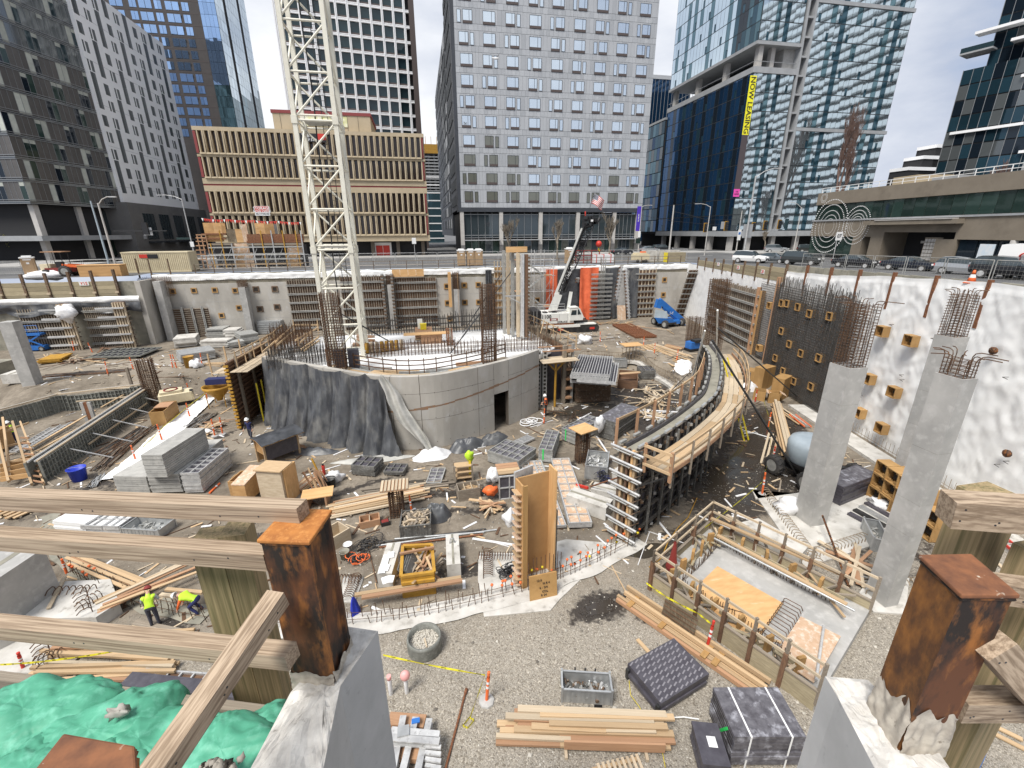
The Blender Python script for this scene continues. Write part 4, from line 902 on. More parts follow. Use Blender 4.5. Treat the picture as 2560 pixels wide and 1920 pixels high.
# ---- cages and columns
def cage(parent,c,w,d,z0,z1,nx=5,ny=5,tie=.14,m='rebar',r=.018,hooks=True,sway=.02,out=.5):
 V_=[];mb=MB()
 ps=[(-w/2+w*i/(nx-1),s_*d/2)for i in range(nx)for s_ in(-1,1)]+[(s_*w/2,-d/2+d*i/(ny-1))for i in range(1,ny-1)for s_ in(-1,1)]
 for x,y in ps:
  b=V((c[0]+x,c[1]+y,z0));tp=V((c[0]+x+R.gauss(0,sway),c[1]+y+R.gauss(0,sway),z1-R.random()*.25));V_.append((b,tp))
  if hooks and R.random()<.8:
   q=V((x,y,0)).normalized()if(x or y)else V((1,0,0));q=V((q.x+R.gauss(0,.4),q.y+R.gauss(0,.4),0)).normalized()
   mb.tube([tp,tp+V((0,0,.12))+q*.05,tp+V((0,0,.17))+q*.18,tp+V((0,0,.16))+q*(.3+out*R.random())],r,4)
 for a,b in V_:mb.rod(a,b,r,4,cap=False)
 mb.obj('vertical_bar',m,parent,kind='stuff')
 mb=MB();z=z0+.05
 while z<z1-.15:
  a=w/2+.02;e_=d/2+.02;q=[V((c[0]+x,c[1]+y,z+R.gauss(0,.01)))for x,y in((-a,-e_),(a,-e_),(a,e_),(-a,e_))]
  for i in range(4):mb.rod(q[i],q[(i+1)%4],r*.65,3,cap=False)
  for f in(-.25,.25):mb.rod(V((c[0]+f*w,c[1]-e_,z)),V((c[0]+f*w,c[1]+e_,z)),r*.55,3,cap=False);mb.rod(V((c[0]-a,c[1]+f*d,z+.02)),V((c[0]+a,c[1]+f*d,z+.02)),r*.55,3,cap=False)
  z+=tie
 mb.obj('tie_bar',m,parent,kind='stuff')
def column(label,x0,x1,y0,y1,zb,zt,zc,seams,grp='cast concrete columns with rebar tops',hooks=True,m='concrete',nb=5):
 t=thing('concrete_column',label,'column',((x0+x1)/2,(y0+y1)/2,zb),0,grp)
 zz=[zb]+seams+[zt]
 for a,b in zip(zz,zz[1:]):box(t,'pour_lift',m,(0,0,(a+b)/2-zb),(x1-x0,y1-y0,b-a-.012),u='bev' if False else 'cube')
 for a in seams:box(t,'pour_seam','concrete_old',(0,0,a-zb),(x1-x0-.01,y1-y0-.01,.03))
 if zc:cage(t,((x0+x1)/2,(y0+y1)/2),x1-x0-.16,y1-y0-.16,zt-.05,zc,nb,nb,hooks=hooks)
 return t
column('square concrete column with tall rust cage in front of the grey boom lift',19.3,20.32,16.25,17.35,-.05,8.87,11.9,[2.0,3.7,4.9,7.0],nb=6)
column('pale concrete column with rust cage standing against the white sheeting',26.7,27.7,17.4,18.35,-.05,9.7,12.0,[1.3,2.9,4.6,6.6],hooks=True)
column('nearest tall concrete column with short bent rebar top at far right',18.03,18.68,11.1,12.0,-.05,10.1,10.85,[1.9,3.6,5.0,7.2],nb=4)
column('wide concrete column without rebar at the left edge of the pit',-36.9,-35.85,46.7,47.7,.2,7.7,None,[2.2,5.4])
def pil(label,k,x0,x1,y0,y1,o=.1,dep=1.1,top=None,m='concrete',z0=1.8):
 u0,u1,_,z1=span(FW,k,x0,y0,x1,y1,o+dep);t=thing('wall_pilaster',label,'column',FW.pt((u0+u1)/2,z0,o+dep/2),0,'pilasters along the far wall')
 u1=max(u1,u0+.8);FW.box(t,'shaft',m,u0,u1,z0,z1,o,o+dep)
 if top:c=FW.pt((u0+u1)/2,0,o+dep/2);cage(t,(c.x,c.y),u1-u0+.1,dep-.1,z1-.1,top,7,5,.12,hooks=False)
 return t
pil('broad pale pilaster at the left corner of the far wall','g',985,1085,270,680,.6,1.4)
cage(thing('rebar_cage','rust coloured rebar cage at the left end of the far wall','rebar',FW.pt(-33.2,6,.5)),FW.pt(-33.4,0,.6)[:2],3.2,1.2,7.4,9.9,14,6,.16,hooks=False)
pil('pilaster with a short rust cage on top between the square blockouts','h',142,232,308,570,.05,1.2,9.3)
pil('slim pilaster framed by two form edges left of the wide gang form','h',1108,1148,290,525,.1,.9,9.6)
pil('slim pilaster with orange plywood sides in the middle of the far wall','h',1540,1572,320,560,.1,.9,9.7)
x=bpy.data.objects['wall_pilaster.003']
for a,b,c,d in((1500,1530,208,432),(1562,1578,208,545)):u0,u1,zb,z1=span(FW,'h',a,c,b,d,.6);FW.box(x,'side_ply','ply_bright',u0,u1,max(zb,1.9),z1,.5,1.05)
x=bpy.data.objects['wall_pilaster.002'];u0,u1,_,_=span(FW,'h',1082,290,1165,525,.6)
for u_ in(u0,u1):
 FW.box(x,'edge_form','alu_dull',u_-.14,u_+.14,1.8,9.6,.4,1.2)
 for i in range(16):FW.box(x,'form_clip','form_rust',u_-.2,u_+.2,2+i*.48,2.2+i*.48,.3,1.28)
u0,u1,zb,z1=span(FW,'h',1140,203,1350,247,.1)
t=thing('plywood_strip','orange plywood strip standing above the wide gang form','plywood',FW.pt(u0,9,.3))
for i in range(4):FW.box(t,'plywood_sheet','ply_bright',u0+(u1-u0)*i/4,u0+(u1-u0)*(i+1)/4-.03,9.0,10.1,.25,.32)
FW.box(t,'rail','wood_grey',u0,u1,8.95,9.1,.32,.45)
def hang(label,k,x0,x1,y0,y1,m,o=.25,amp=.12,name='tarp'):
 u0,u1,_,z1=span(FW,k,x0,y0,x1,y1,o);mb=MB()
 mb.grid(lambda a,b:FW.pt(u0+(u1-u0)*a,1.9+(z1-1.9)*b,o+.06*(1-b)*6+amp*sin(a*(u1-u0)*4+2*b)*(.4+.6*(1-b))+.15*NZ.noise((a*5,b*3,u0))),26,20)
 o_=mb.obj(name,m,None,label=label,cat='tarp',group='tarps hanging on the far wall');return o_
hang('black tarp strip hanging left of the bright narrow gang form','i',345,392,195,470,'tarp_black');hang('black tarp strip between the bright narrow form and stair tower','i',490,520,190,470,'tarp_black')
hang('narrow orange tarp hanging behind the crane boom','i',738,805,190,470,'tarp_orange',.3,.22);hang('black tarp between the two orange tarps behind the crane','i',805,960,190,480,'tarp_black',.2)
hang('wide orange tarp behind the crane cab','i',960,1062,180,490,'tarp_orange',.5,.22);hang('grey-black tarp right of the waler rack','i',1125,1205,182,480,'tarp',.3);hang('black tarp right of the leaning column form','i',1262,1318,182,490,'tarp',.25)
def cform(label,pb,pt,w=.5,side='ply_dark'):
 t=thing('leaning_form',label,'formwork',pb,0,'column form halves against the far wall');beam(t,'face','alu',pb,pt,w,.12)
 d=(V(pt)-V(pb));n=15
 for i in range(n):
  q=V(pb)+d*((i+.5)/n);beam(t,'rib',side,q+V((-w*.75,-.02,0)),q+V((-w*.2,-.02,0)),.2,.16);beam(t,'rib','alu_dull',q+V((w*.2,-.02,.05)),q+V((w*.75,-.02,.05)),.2,.09)
cform('column form half leaning left of the white slab near the corner',G('i',1168,510),FW.pt(*FW.hit('i',1228,165,.6),.6));cform('column form half leaning right of the white slab near the corner',G('i',1275,510),FW.pt(*FW.hit('i',1255,190,.6),.6))
cform('column form half standing behind the crane boom',G('i',905,500),FW.pt(*FW.hit('i',945,245,.6),.6))
t=thing('pale_column','smooth pale column between two leaning forms near the corner','column',FW.pt(30,1.8,.4));u0,u1,_,z1=span(FW,'i',1215,200,1258,450,.5);FW.box(t,'shaft','concrete',u0,u1,1.8,z1,.1,.6)
u0,u1,zb,z1=span(FW,'i',1205,438,1253,513,1.6);t=thing('leaning_sheet','brown plywood square leaning at the foot of the pale column','plywood',FW.pt(u0,1.8,1.5));beam(t,'sheet','ply_pale',FW.pt((u0+u1)/2,1.8,1.8),FW.pt((u0+u1)/2,4,1.2),u1-u0,.04,up=(0,-1,0))
# ---- the inner block: curved wall, deck, side walls
CV=resample(catmull([(-13.1,37.8),(-10.4,35.6),(-7.5,33.3),(-3.35,30.35),(-.19,29.75),(2.45,30.5),(5.65,32.25),(7.6,33.6),(9.31,35.05)],10),.5)
cw=thing('curved_wall','curved cast concrete core wall with a doorway in the middle of the pit','wall',(-.2,29.8,0))
def nrm(P_,i):
 t=(P_[min(i+1,len(P_)-1)]-P_[max(i-1,0)]).normalized();return V((t.y,-t.x,0))
ZW=5.6;NC=len(CV);dr0,dr1=38,38
dd_=[min(range(NC),key=lambda i:(CV[i]-V((x,y,0))).length)for x,y in((5.35,31.0),(6.6,31.9))];dr0,dr1=dd_
if dr1<=dr0+1:dr1=dr0+2
js=[0,6,10,14,18,22,26,30,dr0-3,dr0,dr1,dr1+3,NC-1];js=sorted(set(min(NC-1,max(0,j))for j in js))
for a,b in zip(js,js[1:]):
 zl=[(3.05,ZW)]if(a>=dr0 and b<=dr1)else[(0,2.3),(2.3,4.3),(4.3,ZW)]
 for z0,z1 in zl:
  mb=MB()
  for i in range(a,b):
   n0,n1=nrm(CV,i),nrm(CV,i+1);p0,p1=CV[i],CV[i+1];q=.013
   if i==a:p0=p0+(p1-p0).normalized()*.02
   if i==b-1:p1=p1-(p1-p0).normalized()*.02
   ring=[p0,p1,p1-n1*.38,p0-n0*.38]
   mb.hexa([V((p.x,p.y,z0+q))for p in ring],[V((p.x,p.y,z1-q))for p in ring])
  mb.obj('cast_panel','concrete_wall',cw)
mb=MB()
for i in range(js[0],NC-1):
 if dr0<=i<dr1:continue
 n0,n1=nrm(CV,i),nrm(CV,i+1);ring=[CV[i]-n0*.02,CV[i+1]-n1*.02,CV[i+1]-n1*.36,CV[i]-n0*.36];mb.hexa([V((p.x,p.y,.0))for p in ring],[V((p.x,p.y,ZW-.02))for p in ring])
mb.obj('joint_fill','taupe_dark',cw)
mb=MB();mb2=MB()
for i in range(12,NC-1):
 n0=nrm(CV,i);z=2.55+1.75*((i-12)/(NC-13))**1.2+.06*NZ.noise((i*.7,0,0));w_=.07+.13*max(0,NZ.noise((i*.35,3,1)))
 if dr0-1<=i<=dr1 and z<3.2:continue
 a,b=CV[i]+n0*.004,CV[i+1]+nrm(CV,i+1)*.004
 mb.add([(a.x,a.y,z-w_),(b.x,b.y,z-w_+.02),(b.x,b.y,z+w_),(a.x,a.y,z+w_*.6)],[(0,1,2,3)])
 for j in range(3):
  q=CV[i]+n0*.006;zz=.5+j*1.9+.3*NZ.noise((i,j,0))
  if i%2==0:mb2.rod(V((q.x,q.y,zz)),V((q.x,q.y,zz))+n0*.004,.03,6)
mat('rust_seam',(.30,.15,.07),(.22,.17,.13),5,.9);mb.obj('rust_seam','rust_seam',cw);mb2.obj('tie_hole','knock_hole',cw,kind='stuff')
dk=thing('core_deck','formed deck under white sheeting on top of the core walls','deck',(0,42,4.9))
inner=[CV[i]-nrm(CV,i)*.42 for i in range(NC)]
poly=[(p.x,p.y)for p in inner]+[(11.6,38),(10.9,47.6),(-12.5,47.8),(-14.6,41)]
mb=MB();mb.prism(poly,4.55,4.88);mb.obj('deck_slab','sheet_floor',dk)
mb=MB();mb.prism([(-12.3,47.4),(10.7,47.2),(10.7,47.75),(-12.3,47.95)],0,4.5);mb.prism([(-13.5,39),(-12.9,39),(-12,47.5),(-12.6,47.5)],0,4.5);mb.obj('core_wall','concrete_wall',dk)
def rail(parent,P_,z,m='wood_new',posts=True,step=1.6,hs=(.55,1.05),w=.09,off=0):
 for a,b in zip(P_,P_[1:]):
  for h_ in hs:beam(parent,'guard_rail',m,V((a[0],a[1],z+h_)),V((b[0],b[1],z+h_)),.045,w)
 if posts:
  for p in resample([V((q[0],q[1],0))for q in P_],step):box_w(parent,'guard_post',m,(p.x,p.y,z+hs[-1]/2),(.07,.07,hs[-1]+.2))
def box_w(parent,name,m,c,s,rz=0):
 return put(name,unit('cube',m),parent,MX.Translation(V(c))@MX.Rotation(rz,4,'Z')@SCL(s))
wk=thing('core_walkway','scaffold plank walkway with rust rails behind the top of the curved wall','scaffold',(2,34,5.2))
wp=[CV[i]-nrm(CV,i)*1.5 for i in range(12,NC-2,4)]
for a,b in zip(wp,wp[1:]):
 for j in range(3):n=V((b-a).y and(-(b-a).normalized().y,(b-a).normalized().x,0));beam(wk,'plank',R.choice(('wood_pale','wood_new','alu_dull')),V((a.x,a.y,5.15+.02*R.random()))+n*(j*.3-.3),V((b.x,b.y,5.15+.02*R.random()))+n*(j*.3-.3),.27,.05)
wq=[CV[i]-nrm(CV,i)*2.1 for i in range(10,NC-2,3)]
for a,b in zip(wq,wq[1:]):
 for h_ in(.45,.8,1.15):beam(wk,'guard_rail','rebar',V((a.x,a.y,5+h_)),V((b.x,b.y,5+h_)),.05,.07)
for p in wq:box_w(wk,'guard_post','rebar',(p.x,p.y,5.6),(.07,.07,1.4))
for j in range(5):
 a,b=wq[2+j*2],wq[3+j*2];beam(wk,'stored_timber',R.choice(('wood_new','alu_dull','wood_red')),V((a.x-.8,a.y+.5+.1*j,5.05)),V((b.x+1.6,b.y+.4,5.05)),.25,.2)
def mat_field(label,c,w,d,z,h,nx,ny,rz=0,m='rebar'):
 t=thing('rebar_field',label,'rebar',(*c,z),rz);mb=MB()
 for i in range(nx):
  for j in range(ny):
   x,y=-w/2+w*i/max(1,nx-1)+R.gauss(0,.02),-d/2+d*j/max(1,ny-1)+R.gauss(0,.02);q=V((x,y,0));mb.rod(q,q+V((R.gauss(0,.05),R.gauss(0,.05),h*R.uniform(.75,1.1))),.02,3,cap=False)
 for j in range(ny):
  for k_ in range(3):y=-d/2+d*j/max(1,ny-1);mb.rod(V((-w/2,y,h*.2+k_*h*.27)),V((w/2,y,h*.2+k_*h*.27)),.015,3,cap=False)
 mb.obj('bars',m,t,local=True,kind='stuff');return t
p=G('bb',230,960,4.9);mat_field('row of rebar dowels standing on the deck left of centre',p[:2],7.2,.8,4.9,1.3,26,5)
p=G('bb',1180,930,4.9);mat_field('long row of rebar dowels on the deck right of the tall cage',p[:2],8.6,.7,4.9,1.3,30,4)
p=G('bb',230,720,4.9);mat_field('rebar curtain along the back edge of the deck',(p.x,47),9,.7,4.9,2.0,34,5,m='rebar_grey')
p=G('bb',1000,700,4.9);mat_field('rebar curtain at the back right of the deck',(p.x+.5,47),9,.7,4.9,2.2,34,5,m='rebar_grey')
p=G('aa',760,1260,5);mat_field('dense thicket of rebar dowels behind the tarp-covered wall',p[:2],5.2,2.4,4.9,1.5,24,9,.2,m='rebar_grey')
p=G('aa',560,960,5.2);mat_field('thicket of rust rebar by the timber stair forms',p[:2],3.5,6,4.9,1.8,14,18,.25)
def tall_cage(label,p,w,d,z0,z1,n=6,tie=.2,m='rebar'):
 t=thing('rebar_column',label,'rebar',(p[0],p[1],z0),0,'free standing rebar column cages');cage(t,p[:2],w,d,z0,z1,n,n,tie,m,.024,False,.06,.4);return t
p=G('bb',1035,1060,5.2);zt_=Hat(p,'bb',980,195);tall_cage('tall rust rebar column standing on the curved wall top',p,1.0,.9,4.6,zt_)
p=G('aa',1270,1370,5.2);zt_=Hat(p,'aa',1080,170);tall_cage('thick rust rebar column in front of the white crane mast',p,1.15,1.05,4.6,zt_,7)
p=G('r',860,920,.1);tall_cage('tallest rebar column rising beside the curved form on the right',(p.x+.1,p.y),1.35,1.2,0,Hat(p,'j',470,240),8,.16)
p=G('g',1010,1060);tall_cage('rust rebar column at the end of the left grade beam',p,1.1,.9,-.1,Hat(p,'g',985,755),8,.16)
p=G('i',1125,905);tall_cage('thin rust rebar column beside the stacked deck panels',p,.8,.8,0,Hat(p,'i',1125,740),5,.3)
p=G('i',970,1430);tall_cage('short rebar column with a plywood cap near the panel stacks',p,.75,.75,-.05,Hat(p,'i',975,1235),6,.12)
p=G('j',340,660);tall_cage('rebar column stub near the blue boom lift',p,1.3,1.2,1.2,Hat(p,'j',345,490),9,.18)
p=G('m',918,535);tall_cage('short rebar column under a slatted cap in the middle yard',p,.72,.72,-.05,Hat(p,'m',918,350),5,.12)
pc=G('i',970,1430);zc=Hat(pc,'i',975,1225);q=thing('cap_board','orange plywood cap on the short rebar column','plywood',(pc.x,pc.y,zc));box(q,'sheet','ply_bright',(0,0,.04),(1.5,1.3,.06),.4)
pc=p;zc=Hat(pc,'m',918,345);q=thing('slatted_cap','pale slatted timber cap on the rebar column in the yard','pallet',(pc.x,pc.y,zc));box(q,'base_sheet','wood_red',(0,0,0),(1.5,1.1,.05))
for i in range(8):box(q,'slat','wood_pale',(-.66+i*.19,0,.06),(.12,1.1,.06))
pr=[(G('bb',615,955,5),PD('bb',1330,0,44)),(G('bb',750,735,5),PD('bb',1225,10,46)),(G('aa',2200,1030,5),G('aa',1150,430,9))]
for(a,b),lb in zip(pr,('long black prop braced from the deck to the tall form tower','second black prop braced from the back of the deck to the form tower','dark prop bracing the rebar column in front of the crane mast')):
 t=thing('prop',lb,'prop',a);rod(t,'tube','steel_dark',a,b,.09);d=(b-a).normalized();rod(t,'sleeve','steel_dark',a+d*2,a+d*5,.13)
tp=G('x',500,1600,5);ztt=Hat(tp,'x',500,650);t=thing('form_tower','very tall edge-on wall form standing at the right end of the deck','formwork',(tp.x,tp.y,4.9))
for i,(dx,dy,m_)in enumerate(((-.75,3.2,'alu_dull'),(-.45,2.6,'wood_pale'),(-.2,1.5,'alu_dull'),(.15,.6,'wood_pale'),(.45,0,'alu'),(.8,-.1,'ply_dark'))):box_w(t,'form_edge',m_,(tp.x+dx,tp.y+dy,(4.9+ztt)/2),(.26,.5,ztt-4.9-.1*i))
for i in range(22):box_w(t,'form_clip','form_rust',(tp.x+.98,tp.y-.2,5.2+i*(ztt-5.4)/22),(.2,.55,.14));
box_w(t,'top_board','ply_bright',(tp.x+.1,tp.y+1,ztt+.15),(2.0,.4,.5));beam(t,'bracket','alu',(tp.x-1.2,tp.y,9.2),(tp.x+.6,tp.y,9.2),.12,.12);beam(t,'bracket','alu',(tp.x-1.0,tp.y,9.2),(tp.x+.4,tp.y,8.4),.08,.08)
EF=Fr((12.53,36.6),0);EF=Fr((12.53,36.6),atan2(10.95-12.53,47.8-36.6))
t=gang('tall timber wall form closing the right side of the core block',EF,0,11.2,0,5.3,o=-.35,ns=30,nw=6,stud='wood_grey',waler='form_rust',name='side_form',group=None)
for z_ in(.6,1.5,2.4,3.3,4.2,5.0):EF.box(t,'end_waler','wood_red',-.5,.05,z_-.08,z_+.08,-.45,.15)
EF.box(t,'end_post','wood_grey',-.35,-.05,0,5.5,-.75,-.45);EF.box(t,'end_post','alu_dull',-.35,-.1,0,5.6,.1,.3)
rail(t,[EF.pt(-.4,0,.4),EF.pt(4,0,.4),EF.pt(7.5,0,.4),EF.pt(11,0,.4)],5.3,'wood_new',hs=(.5,1.0))
for i in range(8):beam(t,'brace',R.choice(('wood_new','rebar','wood_grey')),EF.pt(2+i*1.1,5.2+R.random()*.4,-.6),EF.pt(3+i*1.1,6.2+R.random()*.4,.2),.07,.1)
mb=MB()
for i in range(160):u_,o_=1+R.random()*10,-.5-R.random()*1.6;mb.rod(EF.pt(u_,4.8,o_),EF.pt(u_+R.gauss(0,.1),5.7+R.random()*.7,o_),.016,3,cap=False)
mb.obj('dowel_bar','rebar_pale',t,kind='stuff')
tw=thing('prop_tower','yellow shoring post carrying the timber walkway at the right of the core','prop',G('i',800,1080))
b=G('i',795,1080);zt_=Hat(b,'i',800,800);rod(tw,'post','yellow_ochre',b,V((b.x,b.y,zt_)),.22);beam(tw,'head','yellow_ochre',(b.x-.8,b.y,zt_+.1),(b.x+.8,b.y,zt_+.1),.25,.2)
for s_ in(-1,1):beam(tw,'bracket','yellow_ochre',(b.x,b.y,zt_-.7),(b.x+s_*.65,b.y,zt_),.12,.12)
for i in range(4):beam(tw,'deck_board','wood_pale',(9.6,b.y-.6+i*.45,zt_+.28),(13,b.y-.2+i*.45,zt_+.28),.42,.06)
for y_ in(-.6,.9):beam(tw,'guard_rail','wood_red',(9.6,b.y+y_,zt_+1.3),(13,b.y+y_,zt_+1.3),.05,.1)
rc_=thing('perforated_form','two slotted steel form posts standing right of the curved wall','formwork',G('i',715,1090));q=G('i',715,1090);q=V((q.x,q.y+.6,0))
for dx in(-.25,.3):
 box_w(rc_,'post','alu_dull',(q.x+dx,q.y,2.6),(.4,.3,5.2))
 for i in range(14):box_w(rc_,'slot','knock_hole',(q.x+dx,q.y-.16,.3+i*.36),(.2,.02,.2))
box_w(rc_,'dark_backing','form_black',(11.0,37.6,2.4),(3.2,.3,4.8))
WFm=Fr((-15.3,36.3),radians(6));t=gang('timber wall form with stepped horizontal joists left of the tarp',WFm,0,7,0,5.6,o=0,ns=15,nw=3,horiz=True,stud='ply_dark',waler='wood_grey',ply='ply_dark',name='side_form',group=None)
for i in range(18):WFm.box(t,'end_block','yellow_ochre',-.12,.02,.15+i*.3,.3+i*.3,-.1,.22)
rail(t,[WFm.pt(-.2,0,1.0),WFm.pt(3.5,0,1.0),WFm.pt(7,0,1.0)],5.4,'wood_new');
for i in range(3):WFm.box(t,'deck_board','wood_pale',-.3,6.8,4.9,4.95,.4+i*.45,.8+i*.45)
for i in range(2):WFm.box(t,'deck_board','wood_pale',.5,5.8,4.6,4.66,-1.4+i*.5,-.95+i*.5)
for u_ in(.6,3,5.5):WFm.box(t,'guard_post','wood_new',u_,u_+.09,4.4,6.2,-1.5,-1.4)
for u_ in(1.5,2.4):WFm.box(t,'yellow_prop','yellow',u_,u_+.1,0,3.4,1.2,1.3)
st=thing('stair_form','timber stair forms with new wood guard rails left of the mast','formwork',G('aa',700,900,5))
def aap(x,y,z=5.4):return G('aa',x,y,z)
for(a,b)in(((300,960),(580,690)),((320,1000),(600,770)),((580,690),(960,690)),((600,930),(960,730)),((680,960),(860,800)),((690,1070),(960,880)),((740,1085),(970,930)),((60,950),(400,700)),((100,1110),(420,830))):
 beam(st,'rail','wood_new',aap(*a,6.1),aap(*b,6.1),.06,.14)
for x_,y_ in((300,1000),(590,760),(660,1020),(780,980),(870,930),(960,830),(960,760)):q=aap(x_,y_,5.2);box_w(st,'post','wood_new',(q.x,q.y,5.5),(.1,.1,1.5))
for i in range(7):a=aap(650+i*48,1090-i*35,4.95);box_w(st,'tread','wood_grey',(a.x,a.y,5.0+i*.08),(1.6,.35,.08),.5)
for i in range(6):a,b=aap(90+i*60,1000-i*40,5.4),aap(130+i*60,1060-i*40,5.0);beam(st,'side_form',R.choice(('wood_grey','alu_dull')),a,b,.35,.25)
for x_,y_ in((1690,880),(1690,940),(1640,1010)):
 q=aap(x_,y_,4.92);mb=MB();mb.prism([(q.x-.9,q.y-.3),(q.x+.9,q.y-.3),(q.x-.9,q.y+.5)],4.9,5.15);mb.obj('wedge','rust_seam',st)
def on_deck(nm,lb,cat):p_=None;return thing(nm,lb,cat,(0,0,4.9))
p=G('bb',340,770,5);t=thing('timber_stack','stack of timber forms with a yellow box on the white deck','timber',(p.x,p.y,4.9))
for i in range(4):box(t,'plank',R.choice(('wood_new','wood_red')),(0,.0,.12+i*.22),(1.7,2.6,.1));box(t,'bearer','wood_grey',(0,0,.02+i*.22),(1.4,.2,.1))
q=thing('yellow_case','small yellow case on the timber stack of the deck','case',(p.x,p.y,5.75));box(q,'body','yellow',(0,0,.25),(.6,.5,.5));box(q,'lid','yellow',(0,0,.53),(.64,.54,.07));box(q,'paper','white',(-.3,.35,.5),(.5,.05,1))
p=G('bb',380,830,5);t=thing('work_table','plywood table top on a stack of pink boards on the deck','table',(p.x,p.y,4.9));box(t,'table_top','ply_bright',(0,0,.95),(4.4,1.1,.06));box(t,'board_stack','wood_red',(.4,.2,.45),(2.0,1,.9))
p=G('bb',610,850,5);t=thing('bundled_props','short upright bundle of rusty boards on the deck','timber',(p.x,p.y,4.9));
for i in range(4):box(t,'board',R.choice(('rust_brown','wood_grey')),(i*.16-.2,0,.8),(.12,.3,1.6))
p=G('aa',1980,1090,5);t=thing('hose_rolls','row of yellow-tan coiled drain rolls on the deck','roll',(p.x,p.y,4.9))
for i in range(8):M=MX.Translation((i*.42-1.5,.1*i,.45))@MX.Rotation(pi/2,4,'Y')@SCL((.95,.95,.3));o=bpy.data.objects.new('roll',unit('cyl16',R.choice(('yellow_ochre','wood_pale'))));COL.objects.link(o);o.parent=t;o.matrix_basis=M
p=G('aa',1420,1330,5.2);t=thing('black_form_box','pair of black form boxes beside the mast on the wall top','formwork',(p.x,p.y,4.9))
for dx,m_ in((-.55,'form_black'),(.45,'form_black')):box(t,'form_half',m_,(dx,0,.75),(.75,.35,1.8));box(t,'frame','alu_dull',(dx,.2,.75),(.85,.1,1.9))
# ---- tarp over the left part of the curved wall
def tarp_pt(a,b):
 s_=a*(25+2.6*(1-b)**1.5);i=int(s_);f=s_-i;i=min(i,NC-2);p=CV[i].lerp(CV[i+1],f);n=nrm(CV,i)
 bot=1-b;ft_=.04+.16*bot+1.0*bot**2.2*(.35 if a<.1 else.75);A_=s_*.5
 fld=(abs(sin(A_*1.7+.9*sin(A_*.55)+.6*bot))**.5-.55)*(.2+.75*bot*(1-.3*bot))+.16*(1-2.4*abs(NZ.noise((A_*1.1+bot*.6,b*.8,1))))*(.3+bot)+.09*(1-2.5*abs(NZ.noise((A_*2.6+b*1.5,b*1.6,5))))+.05*NZ.noise((A_*4,b*6,2))
 sag=.3*abs(sin(A_*1.15+.9*sin(A_*.55)))**.8
 z=-.03+(ZW+.12-sag*.9)*b
 q=p+n*(ft_+max(-.02-ft_*.4,fld));return V((q.x,q.y,z))
mb=MB();mb.grid(tarp_pt,280,46)
tq=mb.obj('curing_tarp',['tarp','tarp_pale'],None,label='dirty black tarp draped in folds over left half of curved wall',cat='tarp')
mb=MB()
def flap(a,b):
 i0=25
 c0=V((CV[25].x-.2,CV[25].y-.45,5.75)).lerp(V((CV[30].x+.6,CV[30].y-1.3,.05)),1-b);wv=.36*sin(pi*min(1,(1-b)*1.05+.03))+.2+.12*NZ.noise((b*6,1,3))
 side=V((-.9,-.25,-.25));q=c0+side*(a-.5)*wv*1.7+V((.3*(b-.5)**2+.1*sin(b*9),-.16*sin(a*9+b*7),.1*sin(a*5)));return V((q.x,q.y,max(.03,q.z)))
mb.grid(flap,14,30);mb.obj('turned_flap','tarp_pale',tq)
def heap(label,p,rx,ry,h,m,seed,name='tarp_heap',cat='tarp',rz=0,nu=34,amp=.5):
 mb=MB()
 def f(a,b):
  th_=2*pi*a;r_=b;k_=1+.35*NZ.noise((cos(th_)*1.3,sin(th_)*1.3,seed));x,y=cos(th_)*rx*r_*k_,sin(th_)*ry*r_*k_
  n_=NZ.noise((x*1.6+seed,y*1.6,0));n2=abs(NZ.noise((x*3.1,y*3.1,seed)));z=h*(1-r_**2.2)*(.75+amp*n_)+h*amp*(.5-n2)*(1-r_**4)
  x,y=x*cos(rz)-y*sin(rz),x*sin(rz)+y*cos(rz);return V((p[0]+x,p[1]+y,hz(p[0]+x,p[1]+y)+max(.02,z)))
 mb.grid(f,nu,14);return mb.obj(name,m,None,label=label,cat=cat)
heap('crumpled white cloth lying at the foot of the turned tarp',G('h',1400,1400),1.5,.75,.6,'bag_white',3,'cloth_heap','cloth',.3);heap('crumpled black tarp lying by the curved wall',G('h',1620,1345),1.5,.7,.75,'tarp',8,rz=.3);heap('black tarp heap right of the curved wall foot',G('i',395,1300),1.3,.6,.6,'tarp',12,rz=.5)
heap('loose black tarp at the left foot of the draped tarp',G('h',640,1375),1.8,.5,.35,'tarp',21,rz=-.2);heap('grey tarp spread under the middle of the drape',G('h',1010,1425),2.6,.5,.25,'tarp_pale',25)
# ---- curved form wall on the right
OW=resample(catmull([(9.45,17.1),(11.6,18.4),(14.06,20.1),(16.2,21.75),(17.8,23.15),(19.45,25.15),(21.6,28.0),(23.7,31.3),(25.4,35.0)],10),.6);NO=len(OW);ZO=5.35
of_=thing('curved_form','long curved black steel wall form with timber walkway on the right','formwork',(16,22,0))
fm=MB();w_,h_=.58,2.62
def rib(x0,x1,z0,z1,y0,y1,mi=0):fm.box(((x0+x1)/2,(y0+y1)/2,(z0+z1)/2),(x1-x0,y1-y0,z1-z0),0,mi)
rib(-w_/2,w_/2,0,h_,.10,.13,0)
for x in(-w_/2,w_/2-.05):rib(x,x+.05,0,h_,-.02,.10,1)
for i in range(6):z=i*(h_-.05)/5;rib(-w_/2+.05,w_/2-.05,z,z+.05,0,.10,1)
for z in(.55,1.6):rib(-w_/2,w_/2,z,z+.16,-.14,-.02,2)
FPM=fm.mesh('form_panel',['form_black','form_steel_dark','form_steel_dark'])
